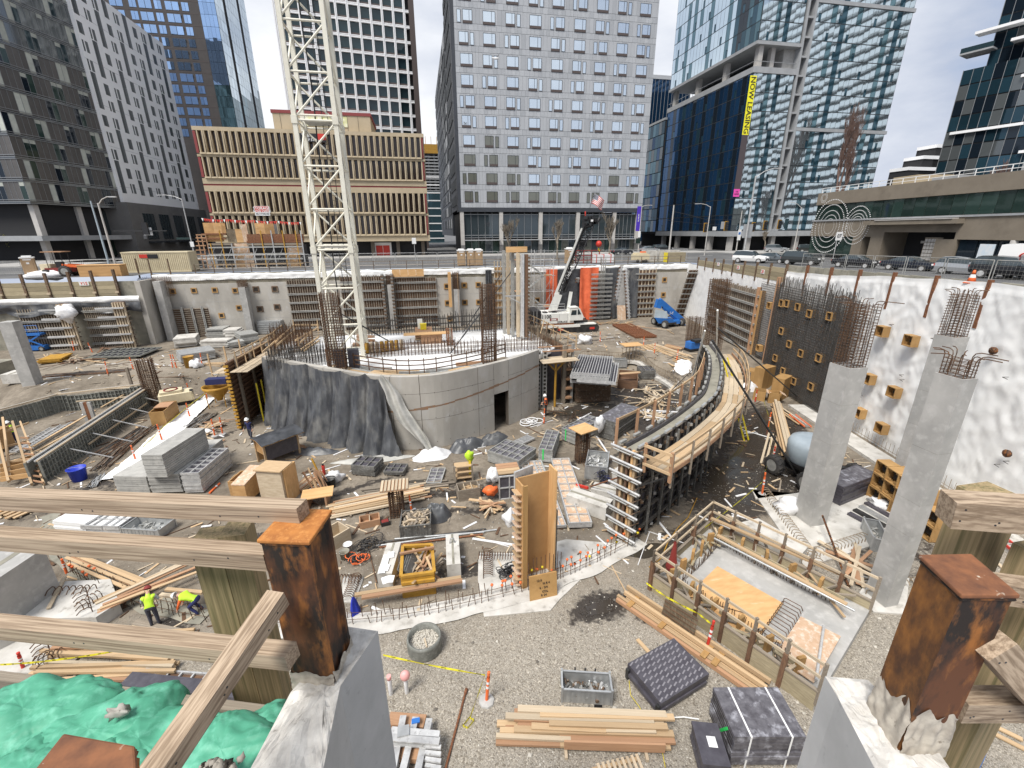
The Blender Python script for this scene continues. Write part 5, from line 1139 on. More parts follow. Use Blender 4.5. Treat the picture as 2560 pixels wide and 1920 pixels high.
for lay in range(2):
 for i in range(NO-1):
  a,b=OW[i],OW[i+1];n=nrm(OW,i);c=(a+b)/2;an=atan2((b-a).y,(b-a).x);put('form_panel',FPM,of_,MX.Translation((c.x,c.y,.02+lay*2.66))@MX.Rotation(an,4,'Z')@SCL(((b-a).length/.58,1,1)))
  c2=c-n*.85;put('form_panel',FPM,of_,MX.Translation((c2.x,c2.y,.02+lay*2.66))@MX.Rotation(an+pi,4,'Z')@SCL(((b-a).length/.58*.965,1,1)))
for i in range(0,NO-1):
 n=nrm(OW,i);c=OW[i];d=(OW[min(i+1,NO-1)]-c).normalized()
 for z in(.35,2.2,3.1,4.9):box_w(of_,'form_clamp','form_rust' if i%3 else 'galv',(c.x+n.x*.05,c.y+n.y*.05,z),(.16,.16,.14))
 if i%2==0:box_w(of_,'strongback','form_steel',(c.x+n.x*.16,c.y+n.y*.16,2.6),(.1,.1,5.3),atan2(d.y,d.x));box_w(of_,'panel_head','galv',((c+d*.3).x+n.x*-.02,(c+d*.3).y+n.y*-.02,ZO+.05),(.62,.14,.12),atan2(d.y,d.x));box_w(of_,'panel_head','alu_dull',((c-n*.9).x,(c-n*.9).y,ZO+.05),(.5,.14,.12),atan2(d.y,d.x))
mb=MB()
for i in range(NO-1):
 ring=[OW[i]-nrm(OW,i)*.15,OW[i+1]-nrm(OW,i+1)*.15,OW[i+1]-nrm(OW,i+1)*.7,OW[i]-nrm(OW,i)*.7];mb.hexa([V((p.x,p.y,.1))for p in ring],[V((p.x,p.y,ZO-.25))for p in ring])
mb.obj('wet_concrete','concrete_old',of_)
n0=nrm(OW,0);d0=(OW[1]-OW[0]).normalized()
for j,m_ in((.05,'wood_new'),(.2,'ply_bright'),(.45,'ply_dark'),(.72,'wood_new'),(.86,'form_rust')):c=OW[0]-n0*j-d0*.12;box_w(of_,'stop_end',m_,(c.x,c.y,2.6),(.2,.12,5.2),atan2(d0.y,d0.x))
for i in range(8):z=.4+i*.68;c=OW[0]-d0*.3;rod(of_,'end_tie','alu',V((c.x,c.y,z))+n0*.45,V((c.x,c.y,z+.04))-n0*1.35,.13);rod(of_,'end_tie','alu_dull',V((c.x,c.y,z-.14))+n0*.3,V((c.x,c.y,z-.12))-n0*1.2,.09)
for i in range(8):z=.4+i*.68;c=OW[0]-d0*.35;rod(of_,'bolt','form_rust',V((c.x-.2,c.y+.1,z-.1)),V((c.x+.5,c.y-.1,z+.3)),.05)
WP=[OW[i]+nrm(OW,i)*(.25+.0*i)for i in range(NO)];zw=4.62
for i in range(0,NO-3,3):
 a,b=OW[i],OW[min(i+3,NO-1)];na,nb_=nrm(OW,i),nrm(OW,min(i+3,NO-1))
 for j in range(4):beam(of_,'walkway_plank','wood_pale' if R.random()<.7 else 'wood_new',V((a.x,a.y,zw+.01*R.random()))+na*(.4+j*.31),V((b.x,b.y,zw+.01*R.random()))+nb_*(.4+j*.31),.29,.05)
 beam(of_,'bracket','steel_dark',V((a.x,a.y,zw-.06))+na*.15,V((a.x,a.y,zw-.06))+na*1.7,.08,.1);beam(of_,'bracket','steel_dark',V((a.x,a.y,zw-1.2))+na*.2,V((a.x,a.y,zw-.1))+na*1.55,.07,.07)
 beam(of_,'guard_post','wood_grey',V((a.x,a.y,zw-.6))+na*1.72,V((a.x,a.y,zw+1.15))+na*1.72,.07,.09)
 for z_ in(.55,1.08):beam(of_,'guard_rail','wood_new',V((a.x,a.y,zw+z_))+na*1.66,V((b.x,b.y,zw+z_))+nb_*1.66,.05,.13)
 beam(of_,'toe_board','wood_red',V((a.x,a.y,zw+.1))+na*1.62,V((b.x,b.y,zw+.1))+nb_*1.62,.05,.2)
 if i<NO*.62:
  for z_ in(1.0,):beam(of_,'inner_rail','wood_new',V((a.x,a.y,zw+.75+z_))-na*1.35,V((b.x,b.y,zw+.75+z_))-nb_*1.35,.05,.13)
  beam(of_,'inner_post','wood_red',V((a.x,a.y,zw+.2))-na*1.3,V((a.x,a.y,zw+1.85))-na*1.3,.09,.16)
a=OW[0];n=n0
for z_ in(.15,.6,1.08):beam(of_,'end_rail','wood_new',V((a.x,a.y,zw+z_))+n*.35-d0*.15,V((a.x,a.y,zw+z_))+n*1.75-d0*.15,.06,.13)
for o_ in(.4,1.7):beam(of_,'end_post','wood_red',V((a.x,a.y,zw-.3))+n*o_-d0*.1,V((a.x,a.y,zw+1.2))+n*o_-d0*.1,.1,.14)
for(ka,kb,za,zb_,d_,m_,lb)in((('r',1650,1640),('r',930,500),.1,9.3,.13,'steel_dark','long dark prop running from the ground to the tallest rebar column'),(('r',700,1060),('r',870,420),.1,8.6,.12,'paint_white','white prop leaning on the left side of tallest rebar column'),(('r',965,640),('r',975,250),5.3,10.9,.1,'paint_white','white pole standing at the right side of the tallest rebar column'),(('r',410,1100),('r',770,740),.2,4.6,.06,'rebar_grey','thin dark brace left of the tallest rebar column'),(('r',470,1210),('r',790,880),.2,3.8,.06,'rebar_grey','second thin brace left of the tallest rebar column'),(('r',1640,970),('r',980,400),.3,9.8,.1,'steel_dark','dark prop from the rebar column to the foot of the right wall')):
 a=G(*ka,za);b=G(*kb,zb_);t=thing('prop',lb,'prop',a);rod(t,'tube',m_,a,b,d_)
a=G('j',690,1300);b=PD('j',612,830,(G('j',640,1000,4.6)-CAM).dot(FWD));t=thing('ladder','yellow ladder leaning on the outside of the curved form','ladder',a)
a2,b2=V((a.x,a.y,.02)),V((a.x-1.3,a.y+2.1,6.0));sd=V((.22,.05,0))
for s_ in(-1,1):beam(t,'rail','yellow',a2+sd*s_,b2+sd*s_,.06,.09)
for i in range(17):q=a2.lerp(b2,(i+1)/18);rod(t,'rung','alu',q-sd,q+sd,.035)
# --------- white tower crane mast
mx0,my0,ms_=-8.05,38.0,2.75
mt=thing('tower_crane_mast','white lattice mast of the tower crane rising out of the deck','crane',(mx0+ms_/2,my0+ms_/2,4.6))
cn=[(mx0,my0),(mx0+ms_,my0),(mx0+ms_,my0+ms_),(mx0,my0+ms_)]
for x,y in cn:box_w(mt,'leg','mast_white',(x,y,25),(.30,.30,41))
sh=2.95
for k_ in range(14):
 z=4.9+k_*sh
 for i in range(4):
  a,b=cn[i],cn[(i+1)%4]
  rod(mt,'horizontal','mast_white',(*a,z),(*b,z),.15)
  if k_%3==0:rod(mt,'horizontal','mast_white',(*a,z+.32),(*b,z+.32),.13)
  p,q=((*a,z+.1),(*b,z+sh-.1))if(k_+i)%2==0 or True else((*b,z+.1),(*a,z+sh-.1))
  if i%2:p,q=(*b,p[2]),(*a,q[2])
  rod(mt,'diagonal','mast_white',p,q,.15)
 for x,y in cn:
  if k_%3==0:box_w(mt,'leg_joint','mast_white',(x,y,z),(.4,.4,.5))
lx,ly=mx0+1.75,my0+1.9
for s_ in(-.2,.2):rod(mt,'ladder_rail','steel_dark',(lx+s_,ly,5),(lx+s_,ly,45),.05)
for i in range(110):rod(mt,'ladder_rung','steel_dark',(lx-.2,ly,5.2+i*.36),(lx+.2,ly,5.2+i*.36),.03)
for z in(13.9,22.7,31.5):box_w(mt,'rest_platform','alu_dull',(mx0+1.4,my0+1.5,z),(1.9,1.5,.06))
mb=MB();mb.tube([(mx0+1.0,my0+2.2,5+i*1.0)+()if False else(mx0+1.0+.06*sin(i*.7),my0+2.2,5+i*1.0)for i in range(40)],.05,6);mb.obj('power_cable','black',mt)
# --------- crawler crane
CF=Fr((0,57.0),radians(90));cz0=1.8
def C_(x,y,o=0):return CF.hit('x',x,y,o)
cr_=thing('crawler_crane','white crawler crane with black lattice boom working in the far pit','crane',CF.pt(C_(980,1500)[0],cz0,-2))
def stadium(u0,u1,z0,z1,o0,o1,m_):
 r_=(z1-z0)/2;pts=[(u0+r_+r_*cos(t),z0+r_+r_*sin(t))for t in[pi/2+pi*i/8 for i in range(9)]]+[(u1-r_+r_*cos(t),z0+r_+r_*sin(t))for t in[-pi/2+pi*i/8 for i in range(9)]]
 b=MB();n=len(pts);b.add([CF.pt(u_,z,o0)for u_,z in pts]+[CF.pt(u_,z,o1)for u_,z in pts],[tuple(range(n)),tuple(range(2*n-1,n-1,-1))]+[(i,n+i,n+(i+1)%n,(i+1)%n)for i in range(n)]);return b
ut0,ut1=C_(850,1550)[0],C_(1385,1550)[0]
for o0 in(0,-4.6):
 tk=stadium(ut0,ut1,1.82,2.85,o0,o0-.9,'rubber').obj('track','rubber',cr_)
 b=MB()
 for i in range(26):u_=ut0+.4+i*(ut1-ut0-.8)/25;CF.mbox(b,u_-.1,u_+.1,1.8,1.9,o0-.92,o0+.04);CF.mbox(b,u_-.1,u_+.1,2.80,2.89,o0-.92,o0+.04)
 b.obj('track_shoe','steel_dark',tk,kind='stuff')
 for i in range(7):u_=ut0+.8+i*(ut1-ut0-1.6)/6;rod(tk,'roller','black',CF.pt(u_,2.2,o0+.03),CF.pt(u_,2.2,o0-.3),.5,12)
 CF.box(tk,'side_frame','steel_dark',ut0+.9,ut1-.9,2.1,2.6,o0-.2,o0+.02);CF.box(tk,'track_guard','paint_white',ut0-.3,ut1-.5,2.88,3.0,o0-1.0,o0+.06)
 for u_ in(ut0+1.2,ut1-1.4):CF.box(tk,'red_plate','red',u_,u_+.7,2.2,2.5,o0,o0+.04)
CF.box(cr_,'carbody','steel_dark',ut0+1,ut1-1.4,2.5,3.3,-4.6,-.9)
ub0,zb1=C_(755,1335);ub1,zb0=C_(1110,1445)
CF.box(cr_,'machine_house','paint_white',ub0,ub1,zb0+.25,zb1,-3.4,0);CF.box(cr_,'house_step','rust_brown',ub0,ub1,zb0+.02,zb0+.22,-3.4,.05);CF.box(cr_,'house_skirt','paint_white',ub0+.3,ub1+.9,zb0-.35,zb0,-3,.12)
for u_ in(ub0+(ub1-ub0)*.28,ub0+(ub1-ub0)*.55,ub0+(ub1-ub0)*.8):CF.box(cr_,'door_seam','alu_dull',u_-.015,u_+.015,zb0+.3,zb1-.1,0,.012)
CF.box(cr_,'roof_hatch','steel_dark',ub0+.5,ub0+1.1,zb1,zb1+.12,-1.5,-.7);CF.box(cr_,'roof_hatch','steel_dark',ub0+1.8,ub0+2.4,zb1,zb1+.12,-1.5,-.7)
uc0,zc1=C_(645,1300);uc1,zc0=C_(750,1450)
for i in range(5):CF.box(cr_,'counterweight','black',uc0,uc1,zc0+i*(zc1-zc0)/5,zc0+(i+1)*(zc1-zc0)/5-.04,-3.6,.1)
for u_ in(uc0+.3,uc0+.75):CF.box(cr_,'weight_strap','alu_dull',u_,u_+.07,zc0,zc1,.1,.13)
word(cr_,'lettering','black','1100',CF.pt(*C_(812,1365),.02),CF.U,(0,0,1),.5,.01);word(cr_,'lettering','black','DCR-413',CF.pt(*C_(985,1418),.02),CF.U,(0,0,1),.26,.008)
u_,z_=C_(893,1390);CF.box(cr_,'emblem','red_dark',u_-.55,u_+.55,z_-.2,z_+.12,0,.02);CF.box(cr_,'emblem_bar','paint_white',u_-.35,u_+.35,z_-.14,z_+.02,.02,.03)
ua,za=C_(1070,1265);ub,zb=C_(1212,1395);b=MB();pr_=[(ua,zb),(ub-.1,zb),(ub,zb+.5),(ub-.55,za-.1),(ub-.8,za),(ua,za)]
n=len(pr_);b.add([CF.pt(u_,z,.15)for u_,z in pr_]+[CF.pt(u_,z,-1.2)for u_,z in pr_],[tuple(range(n)),tuple(range(2*n-1,n-1,-1))]+[(i,n+i,n+(i+1)%n,(i+1)%n)for i in range(n)]);cab=b.obj('cab','paint_white',cr_)
b=MB();wdw=[(ua+1.05,zb+.75),(ub-.35,zb+.8),(ub-.72,za-.2),(ua+1.05,za-.2)];b.add([CF.pt(u_,z,.17)for u_,z in wdw],[(0,1,2,3)]);wd2=[(ua+.1,zb+.75),(ua+.9,zb+.75),(ua+.9,za-.3),(ua+.25,za-.3)];b.add([CF.pt(u_,z,.17)for u_,z in wd2],[(0,1,2,3)])
b.add([CF.pt(ub-.02,zb+.55,.05),CF.pt(ub-.02,zb+.55,-1.1),CF.pt(ub-.55,za-.15,-1.1),CF.pt(ub-.55,za-.15,.05)],[(0,1,2,3)]);b.obj('cab_window','glass_store',cab)
for z__ in(za-.02,):CF.box(cr_,'cab_roof','paint_white',ua-.05,ub-.75,za,za+.08,-1.25,.2)
for(x0,y0,x1,y1)in((725,1235,1020,1225),(725,1262,1020,1252)):p,q=CF.pt(*C_(x0,y0),-.3),CF.pt(*C_(x1,y1),-.3);rod(cr_,'roof_rail','alu',p,q,.06)
for x_ in(725,800,870,945,1020):rod(cr_,'roof_rail_post','alu',CF.pt(*C_(x_,1235),-.3),CF.pt(*C_(x_,1320),-.3),.05)
def CP(x,y,o=-1.5):return CF.pt(*C_(x,y,o),o)
bm_=MB();bm_.hexa([CP(828,1292,-.9),CP(925,1292,-.9),CP(925,1292,-2.1),CP(828,1292,-2.1)],[CP(905,1110,-.9),CP(985,1125,-.9),CP(985,1125,-2.1),CP(905,1110,-2.1)]);bm_.obj('boom_base','paint_white',cr_)
bm_=MB();bm_.hexa([CP(895,1120,-1.0),CP(950,1125,-1.0),CP(950,1125,-2.0),CP(895,1120,-2.0)],[CP(1190,392,-1.2),CP(1210,396,-1.2),CP(1210,396,-1.8),CP(1190,392,-1.8)]);bm_.obj('boom_section','paint_white',cr_)
bm_=MB();A4=[CP(945,1085,-.8),CP(1010,1100,-.8),CP(1010,1100,-2.2),CP(945,1085,-2.2)];B4=[CP(1235,345,-.9),CP(1330,360,-.9),CP(1330,360,-2.1),CP(1235,345,-2.1)]
for a,b in zip(A4,B4):bm_.rod(a,b,.085,6)
for i in range(18):
 f,g_=i/18,(i+1)/18;q0=[a.lerp(b,f)for a,b in zip(A4,B4)];q1=[a.lerp(b,g_)for a,b in zip(A4,B4)]
 for j in range(4):bm_.rod(q0[j],q1[(j+1)%4]if i%2 else q0[(j+1)%4],.045,4);bm_.rod(q0[(j+1)%4],q1[j],.045,4)
bm_.obj('lattice_boom','black',cr_)
for(x0,y0,x1,y1,w_)in((960,1060,1235,360,.28),(1010,1090,1085,820,.5),(1180,560,1250,560,.8),(1215,400,1320,340,.5)):beam(cr_,'boom_gear','black',CP(x0,y0),CP(x1,y1),w_*.6,w_)
bm_=MB()
for i in range(26):q=CP(1215+R.random()*150,275+R.random()*90,-1.5+R.uniform(-.6,.6));bm_.box(q,(R.uniform(.2,.6),)*2+(R.uniform(.15,.5),),R.random()*3)
bm_.rod(CP(1360,340),CP(1395,285),.2,6);bm_.obj('boom_head','black',cr_)
box_w(cr_,'head_lamp','white',CP(1310,312,-.6),(.25,.2,.25));rod(cr_,'red_beacon','red',CP(1237,262),CP(1237,212),.16)
word(cr_,'lettering','white','Link-Belt',CP(1080,860,-.75),CP(1110,800)-CP(1060,920),CP(1060,850)-CP(1090,870),.45,.01)
bm_=MB();bm_.hexa([CP(1028,1305,-.9),CP(1062,1310,-.9),CP(1062,1310,-2),CP(1028,1305,-2)],[CP(1062,1085,-1.0),CP(1100,1090,-1.0),CP(1100,1090,-1.8),CP(1062,1085,-1.8)]);bm_.obj('luffing_strut','paint_white',cr_)
bm_=MB();bm_.rod(CP(1392,340),CP(1384,545),.03,4);bm_.rod(CP(1384,585),CP(1382,620),.03,4);bm_.obj('hoist_line','black',cr_)
bm_=MB();bm_.ball(CP(1384,566),.42,10);bm_.obj('hook_ball','red',cr_);bm_=MB();bm_.tube([CP(1384,610),CP(1380,630),CP(1386,648),CP(1394,632)],.07,6);bm_.obj('hook','yellow',cr_)
fl=thing('flag','American flag on a thin pole at the crane boom head','flag',CP(1275,200));rod(fl,'pole','black',CP(1262,262),CP(1332,5),.05)
fo,fx,fy=CP(1338,12),CP(1450,92)-CP(1338,12),CP(1305,118)-CP(1338,12)
for i in range(13):
 b=MB();x0=0 if i>6 else.42
 b.grid(lambda a,c:fo+fx*(x0+(1-x0)*a)+fy*((i+c)/13)+V((0,.18*sin((x0+(1-x0)*a)*7+i*.1),.07*sin((x0+(1-x0)*a)*6))),12,1);b.obj('stripe','red' if i%2==0 else 'white',fl)
mat('navy',(.02,.025,.10),rough=.7);b=MB();b.grid(lambda a,c:fo+fx*(.42*a)+fy*(c*7/13)+V((0,.18*sin(.42*a*7+c*.7),.07*sin(.42*a*6))),6,6);b.obj('canton','navy',fl);b=MB()
for i in range(6):
 for j in range(5):q=fo+fx*(.42*(i+.5)/6)+fy*((j+.5)/5*7/13)+V((0,.18*sin(.42*(i+.5)/6*7+(j+.5)/5*.7)-.03,.07*sin(.42*(i+.5)/6*6)));b.box(q,(.07,.01,.07))
b.obj('star','white',fl,kind='stuff')
# --------- boom lifts
def wheel(parent,c,r,w,ax=(0,1,0),m='rubber',hub='alu_dull'):
 c=V(c);ax=V(ax).normalized();b=MB();M,_=frame_of(c-ax*.5,c+ax*.5);n=20;prof=[(-w/2,r*.62),(-w/2,r*.9),(-w*.38,r),(w*.38,r),(w/2,r*.9),(w/2,r*.62)]
 vs=[M@V((x,q*cos(2*pi*j/n),q*sin(2*pi*j/n)))for x,q in prof for j in range(n)]
 b.add(vs,[(i*n+(j+1)%n,i*n+j,(i+1)*n+j,(i+1)*n+(j+1)%n)for i in range(5)for j in range(n)],0,True)
 for j in range(14):
  a0=2*pi*j/14
  for s_ in(-1,1):b.beam(M@V((s_*w*.42,r*1.01*cos(a0),r*1.01*sin(a0))),M@V((0,r*1.02*cos(a0+.18),r*1.02*sin(a0+.18))),.08*r,.1*r)
 t_=b.obj('tyre',m,parent);rod(t_,'hub',hub,c-ax*w*.46,c+ax*w*.46,r*1.26,14);return t_
def boom_lift(label,pts,body_m,turret_m,boom_pts,wr,turret,text=None,name='boom_lift'):
 c=sum(pts,V())/4;c.z=min(p.z for p in pts);t=thing(name,label,'boom lift',c);ax=(pts[0]-pts[3]).normalized()
 for p in pts:wheel(t,V((p.x,p.y,p.z+wr)),wr,wr*.8,ax)
 m0,m1=(pts[0]+pts[3])/2,(pts[1]+pts[2])/2;beam(t,'chassis','black' if body_m=='black' else body_m,V((m0.x,m0.y,c.z+wr*1.25)),V((m1.x,m1.y,c.z+wr*1.25)),(pts[0]-pts[3]).length*.62,wr*.9)
 for a,b in((0,3),(1,2)):beam(t,'axle','steel_dark',pts[a]+V((0,0,wr)),pts[b]+V((0,0,wr)),.25,.25)
 return t
bl_p=[G('j',92,548),G('j',160,572),G('j',262,562),G('j',190,538)];bl_p=[bl_p[0],bl_p[1],bl_p[1]+V((3.3,1.1,0)),bl_p[0]+V((3.3,1.1,0))]
bl=boom_lift('blue articulated boom lift parked by the far right pit corner',bl_p,'blue_lift','lift_grey',None,.55,None)
BFr=Fr((0,bl_p[1].y+.6),radians(90))
def BP(x,y,o=0):u_,z_=BFr.hit('j',x,y,o);return BFr.pt(u_,z_,o)
b=MB();q0=[BP(90,505,0),BP(180,508,0),BP(180,508,-2.0),BP(90,505,-2.0)];q1=[BP(100,450,-.2),BP(175,462,-.2),BP(175,462,-1.8),BP(100,450,-1.8)];b.hexa(q0,q1);b.obj('turret','lift_grey',bl)
b=MB();b.hexa([BP(120,540,.1),BP(225,548,.1),BP(225,548,-2),BP(120,540,-2)],[BP(95,503,.1),BP(215,512,.1),BP(215,512,-2),BP(95,503,-2)]);b.obj('engine_cover','blue_lift',bl)
for(x0,y0,x1,y1,w_,m_)in((112,440,128,385,.8,'blue_lift'),(122,392,270,518,.75,'blue_lift'),(150,432,262,530,.55,'blue_lift'),(268,512,290,605,.6,'blue_lift'),(280,560,300,620,.5,'steel_dark')):beam(bl,'boom',m_,BP(x0,y0,-.9),BP(x1,y1,-.9),w_*.8,w_)
word(bl,'lettering','white','S-45',BP(205,475,-.4),BP(260,520)-BP(150,430),BP(180,430)-BP(190,470),.42,.01)
gp=[G('dd',150,285),G('dd',330,345),G('dd',545,300),G('dd',370,250)];gp=[V((21.6,21.6,0)),V((21.9,19.3,0)),V((25.6,19.6,0)),V((25.3,21.9,0))]
gl=boom_lift('grey boom lift with black chassis half hidden behind the square column',gp,'black','lift_grey',None,.62,None)
tu=MB();tu.lathe([(0,.0),(1.25,.0),(1.42,.12),(1.45,1.15),(1.32,1.45),(.9,1.58),(0,1.6)],(23.35,20.7,1.15),28);tu.obj('turret','lift_grey',gl);tu=MB();tu.lathe([(1.0,-.3),(1.3,-.25),(1.46,0),(1.47,.12)],(23.35,20.7,1.15),28);tu.obj('turret_skirt','black',gl)
word(gl,'lettering','blue_lift','Ge',(22.75,19.36,1.9),(1,.42*-.5,0),(0,0,1),.62,.02);word(gl,'lettering','white','Z-60',(22.6,19.25,.78),(1,0,0),(0,0,1),.26,.02)
beam(gl,'boom','blue_lift',(23.6,20.6,2.9),(26.4,21.4,2.6),.45,.6);box_w(gl,'engine_block','steel_dark',(23.6,20.3,.95),(2.4,1.6,.5))
for i,m_ in enumerate(('yellow','blue_lift','white')):box_w(gl,'control_box',m_,(22.5+i*.4,19.35,1.12),(.2,.12,.15))
sl_=thing('scissor_lift','small blue scissor lift in front of the left timber forms','lift',G('g',245,715));c=G('g',245,715)
box_w(sl_,'base','blue_lift',(c.x,c.y,c.z+.4),(2.4,1.2,.5));box_w(sl_,'platform','blue_lift',(c.x,c.y,c.z+2.0),(2.4,1.2,.2))
for s_ in(-1,1):beam(sl_,'scissor_arm','blue_lift',(c.x-s_*1,c.y-.5,c.z+.7),(c.x+s_*1,c.y-.5,c.z+1.9),.1,.15);beam(sl_,'scissor_arm','blue_lift',(c.x-s_*1,c.y+.5,c.z+.7),(c.x+s_*1,c.y+.5,c.z+1.9),.1,.15)
for z_ in(2.6,3.1):
 for y_ in(-.55,.55):rod(sl_,'rail','blue_lift',(c.x-1.15,c.y+y_,c.z+z_),(c.x+1.15,c.y+y_,c.z+z_),.06)
for x_ in(-1.15,0,1.15):rod(sl_,'rail_post','blue_lift',(c.x+x_,c.y-.55,c.z+2),(c.x+x_,c.y-.55,c.z+3.1),.06)
for x_ in(-.9,.9):wheel(sl_,(c.x+x_,c.y-.6,c.z+.3),.3,.2)
# --------- scaffold stair
sf=thing('scaffold_stair','steel scaffold stair tower against the far wall beside the crane','scaffold',FW.pt(16,1.8,3))
su0,sz1=FW.hit('x',565,560,2.5);su1,_=FW.hit('x',885,560,2.5)
xs=[su0+(su1-su0)*i/3 for i in range(4)]
for u_ in xs:
 for o_ in(1.2,3.0):rod(sf,'standard','alu',FW.pt(u_,1.8,o_),FW.pt(u_,12.6 if u_ in xs[1:3]else 11.4,o_),.09,6)
for z in(2.4,4.6,6.8,9.0,10.1,11.2):
 for o_ in(1.2,3.0):rod(sf,'ledger','alu',FW.pt(xs[0]-.3,z,o_),FW.pt(xs[3]+.3,z,o_),.07,6)
 for u_ in xs:rod(sf,'transom','alu',FW.pt(u_,z,1.2),FW.pt(u_,z,3.0),.07,6)
for k_,z in enumerate((2.4,4.6,6.8,9.0)):
 a,b=(xs[0],xs[2])if k_%2==0 else(xs[2],xs[0])
 beam(sf,'stringer','alu_dull',FW.pt(a,z,2.9),FW.pt(b,z+2.2,2.9),.06,.22);FW.box(sf,'landing','wood_red',min(b,b+(1.2 if b>a else-1.2)),max(b,b+(1.2 if b>a else-1.2)),z+2.15,z+2.25,1.2,3.1)
 for i in range(9):q=FW.pt(a+(b-a)*(i+.5)/9,z+2.2*(i+.5)/9,2.4);beam(sf,'tread','alu',q+V((-.14,0,0)),q+V((.14,0,0)),.9,.04)
 rod(sf,'brace','alu_dull',FW.pt(xs[2],z,3.0),FW.pt(xs[3],z+2.2,3.0),.06,6)
# --------- street level, far side
def fence_run(label,P_,z,h=1.9,seg=3.0,m='alu',group='temporary mesh fence panels'):
 for a,b in zip(P_,P_[1:]):
  L_=(V(b)-V(a)).length;n=max(1,round(L_/seg))
  for i in range(n):
   p,q=V(a).lerp(V(b),i/n),V(a).lerp(V(b),(i+1)/n);z0,z1=(z(p),z(q))if callable(z)else(z,z)
   p,q=V((p.x,p.y,z0)),V((q.x,q.y,z1));t=thing('fence_panel',label,'fence',p,0,group);up=V((0,0,h));d=(q-p)*.03
   for s_,e_ in((p+d,p+d+up),(q-d,q-d+up),(p+d+up,q-d+up),(p+d+V((0,0,.15)),q-d+V((0,0,.15)))):rod(t,'frame_tube',m,s_,e_,.055,6)
   mb=MB()
   for j in range(14):s_=p.lerp(q,(j+.5)/14);mb.rod(s_+V((0,0,.15)),s_+up,.0045,3,cap=False)
   for j in range(9):mb.rod(p+d+up*((j+.5)/9),q-d+up*((j+.5)/9),.0045,3,cap=False)
   mb.obj('wire_mesh',m,t,kind='stuff')
fence_run('grey temporary mesh fence panel along the far street edge of the pit',[(-30,71),(-10,71),(12,71),(24,71),(44,70)],10.2)
fence_run('grey mesh fence panel on the concrete barrier of the right street',[RW.pt(28,0,-1.3)[:2]+(0,),RW.pt(62,0,-1.3)[:2]+(0,)],lambda p:sz(p.x,p.y)+.1,1.9,3.2,'alu_dull',group='mesh fence panels along the right street')
fence_run('dark mesh fence panel at the far left street edge',[(-66,68.5,0),(-36,68.5,0)],10.2,1.7,3.2,'alu_dull',group='mesh fence panels at the far left')
def toilet(p,label,rz=0):
 t=thing('portable_toilet',label,'toilet',p,rz);box(t,'cabin','toilet_tan',(0,0,1.1),(1.15,1.15,2.1));box(t,'door','toilet_tan',(0,-.59,1.05),(.8,.04,1.85));box(t,'roof','white',(0,0,2.22),(1.25,1.25,.14));box(t,'roof_cap','white',(0,0,2.36),(.8,.8,.18));box(t,'vent','white',(0,-.6,2.0),(.7,.03,.12));box(t,'sign','white',(0,-.615,1.6),(.25,.01,.2));return t
for x_,lb in((260,'left of the three tan portable toilets before the hotel'),(318,'middle of the three tan portable toilets before the hotel'),(368,'right of the three tan portable toilets before the hotel')):p=G('C',x_,1655,10.2);toilet((p.x,69.3,10.2),lb)if False else toilet((FW.hit('C',x_,1640,-3.2)[0],69.2,10.2),lb)
toilet((LW.hit('v',355,1600,-2.6)[0],65.1,10.2),'lone tan portable toilet above the left timber lagging',.5);toilet((FW.hit('x',1060,700,-3.5)[0],69.5,10.2),'tan portable toilet partly hidden behind the crane boom')
ku0,kz0=FW.hit('w',150,810,-2);ku1,kz1=FW.hit('w',870,600,-2)
ct=thing('shipping_container','cream corrugated shipping container with painted-out red and black logo','container',FW.pt((ku0+ku1)/2,10.2,-3));FW.box(ct,'body','cream',ku0,ku1,10.25,12.75,-4.4,-2.06)
for i in range(34):u_=ku0+.15+i*(ku1-ku0-.3)/33;FW.box(ct,'corrugation','cream',u_-.05,u_+.05,10.4,12.6,-2.06,-2.0)
FW.box(ct,'top_rail','cream',ku0,ku1,12.65,12.8,-4.45,-1.97);FW.box(ct,'bottom_rail','cream',ku0,ku1,10.22,10.4,-4.45,-1.97)
u_,z_=FW.hit('w',370,648,-2);FW.box(ct,'red_patch','red',u_-.55,u_+.5,z_-.22,z_+.22,-2,-1.95);u_,z_=FW.hit('w',468,648,-2);FW.box(ct,'black_patch','black',u_-.6,u_+.6,z_-.26,z_+.24,-2,-1.94)
for x_ in(258,405,630):u_,z_=FW.hit('w',x_,675,-.3);FW.box(fw,'pile_stub','form_rust',u_-.06,u_+.06,9.6,z_,-.45,-.3)
HFr=Fr((0,72.5),radians(90));hd=thing('plywood_hoarding','patched orange plywood hoarding and scaffold gantry before the tan block','hoarding',(-20,72.5,10.2))
def hb(x0,y0,x1,y1,m_,o0=0,o1=.08,nm='plywood_sheet'):u0,z1=HFr.hit('w',x0,y0);u1,z0=HFr.hit('w',x1,y0);z0=HFr.hit('w',(x0+x1)/2,y1)[1];HFr.box(hd,nm,m_,u0,u1,max(10.2,z0),z1,o0,o1)
for a in((1045,262,1160,480,'ply'),(1160,262,1250,480,'ply_bright'),(1250,265,1300,380,'ply'),(1312,335,1415,485,'ply_old'),(1415,335,1490,490,'ply_bright'),(1480,280,1550,490,'ply_pale'),(1640,265,1750,390,'ply_bright'),(1750,270,1860,390,'ply'),(1860,275,1895,390,'stone_grey'),(1380,500,1570,605,'ply_pale'),(1400,607,1520,800,'ply'),(1520,607,1620,800,'ply_pale'),(2005,500,2180,610,'ply_pale'),(2020,612,2130,790,'ply'),(2130,612,2175,790,'ply_dark')):hb(*a)
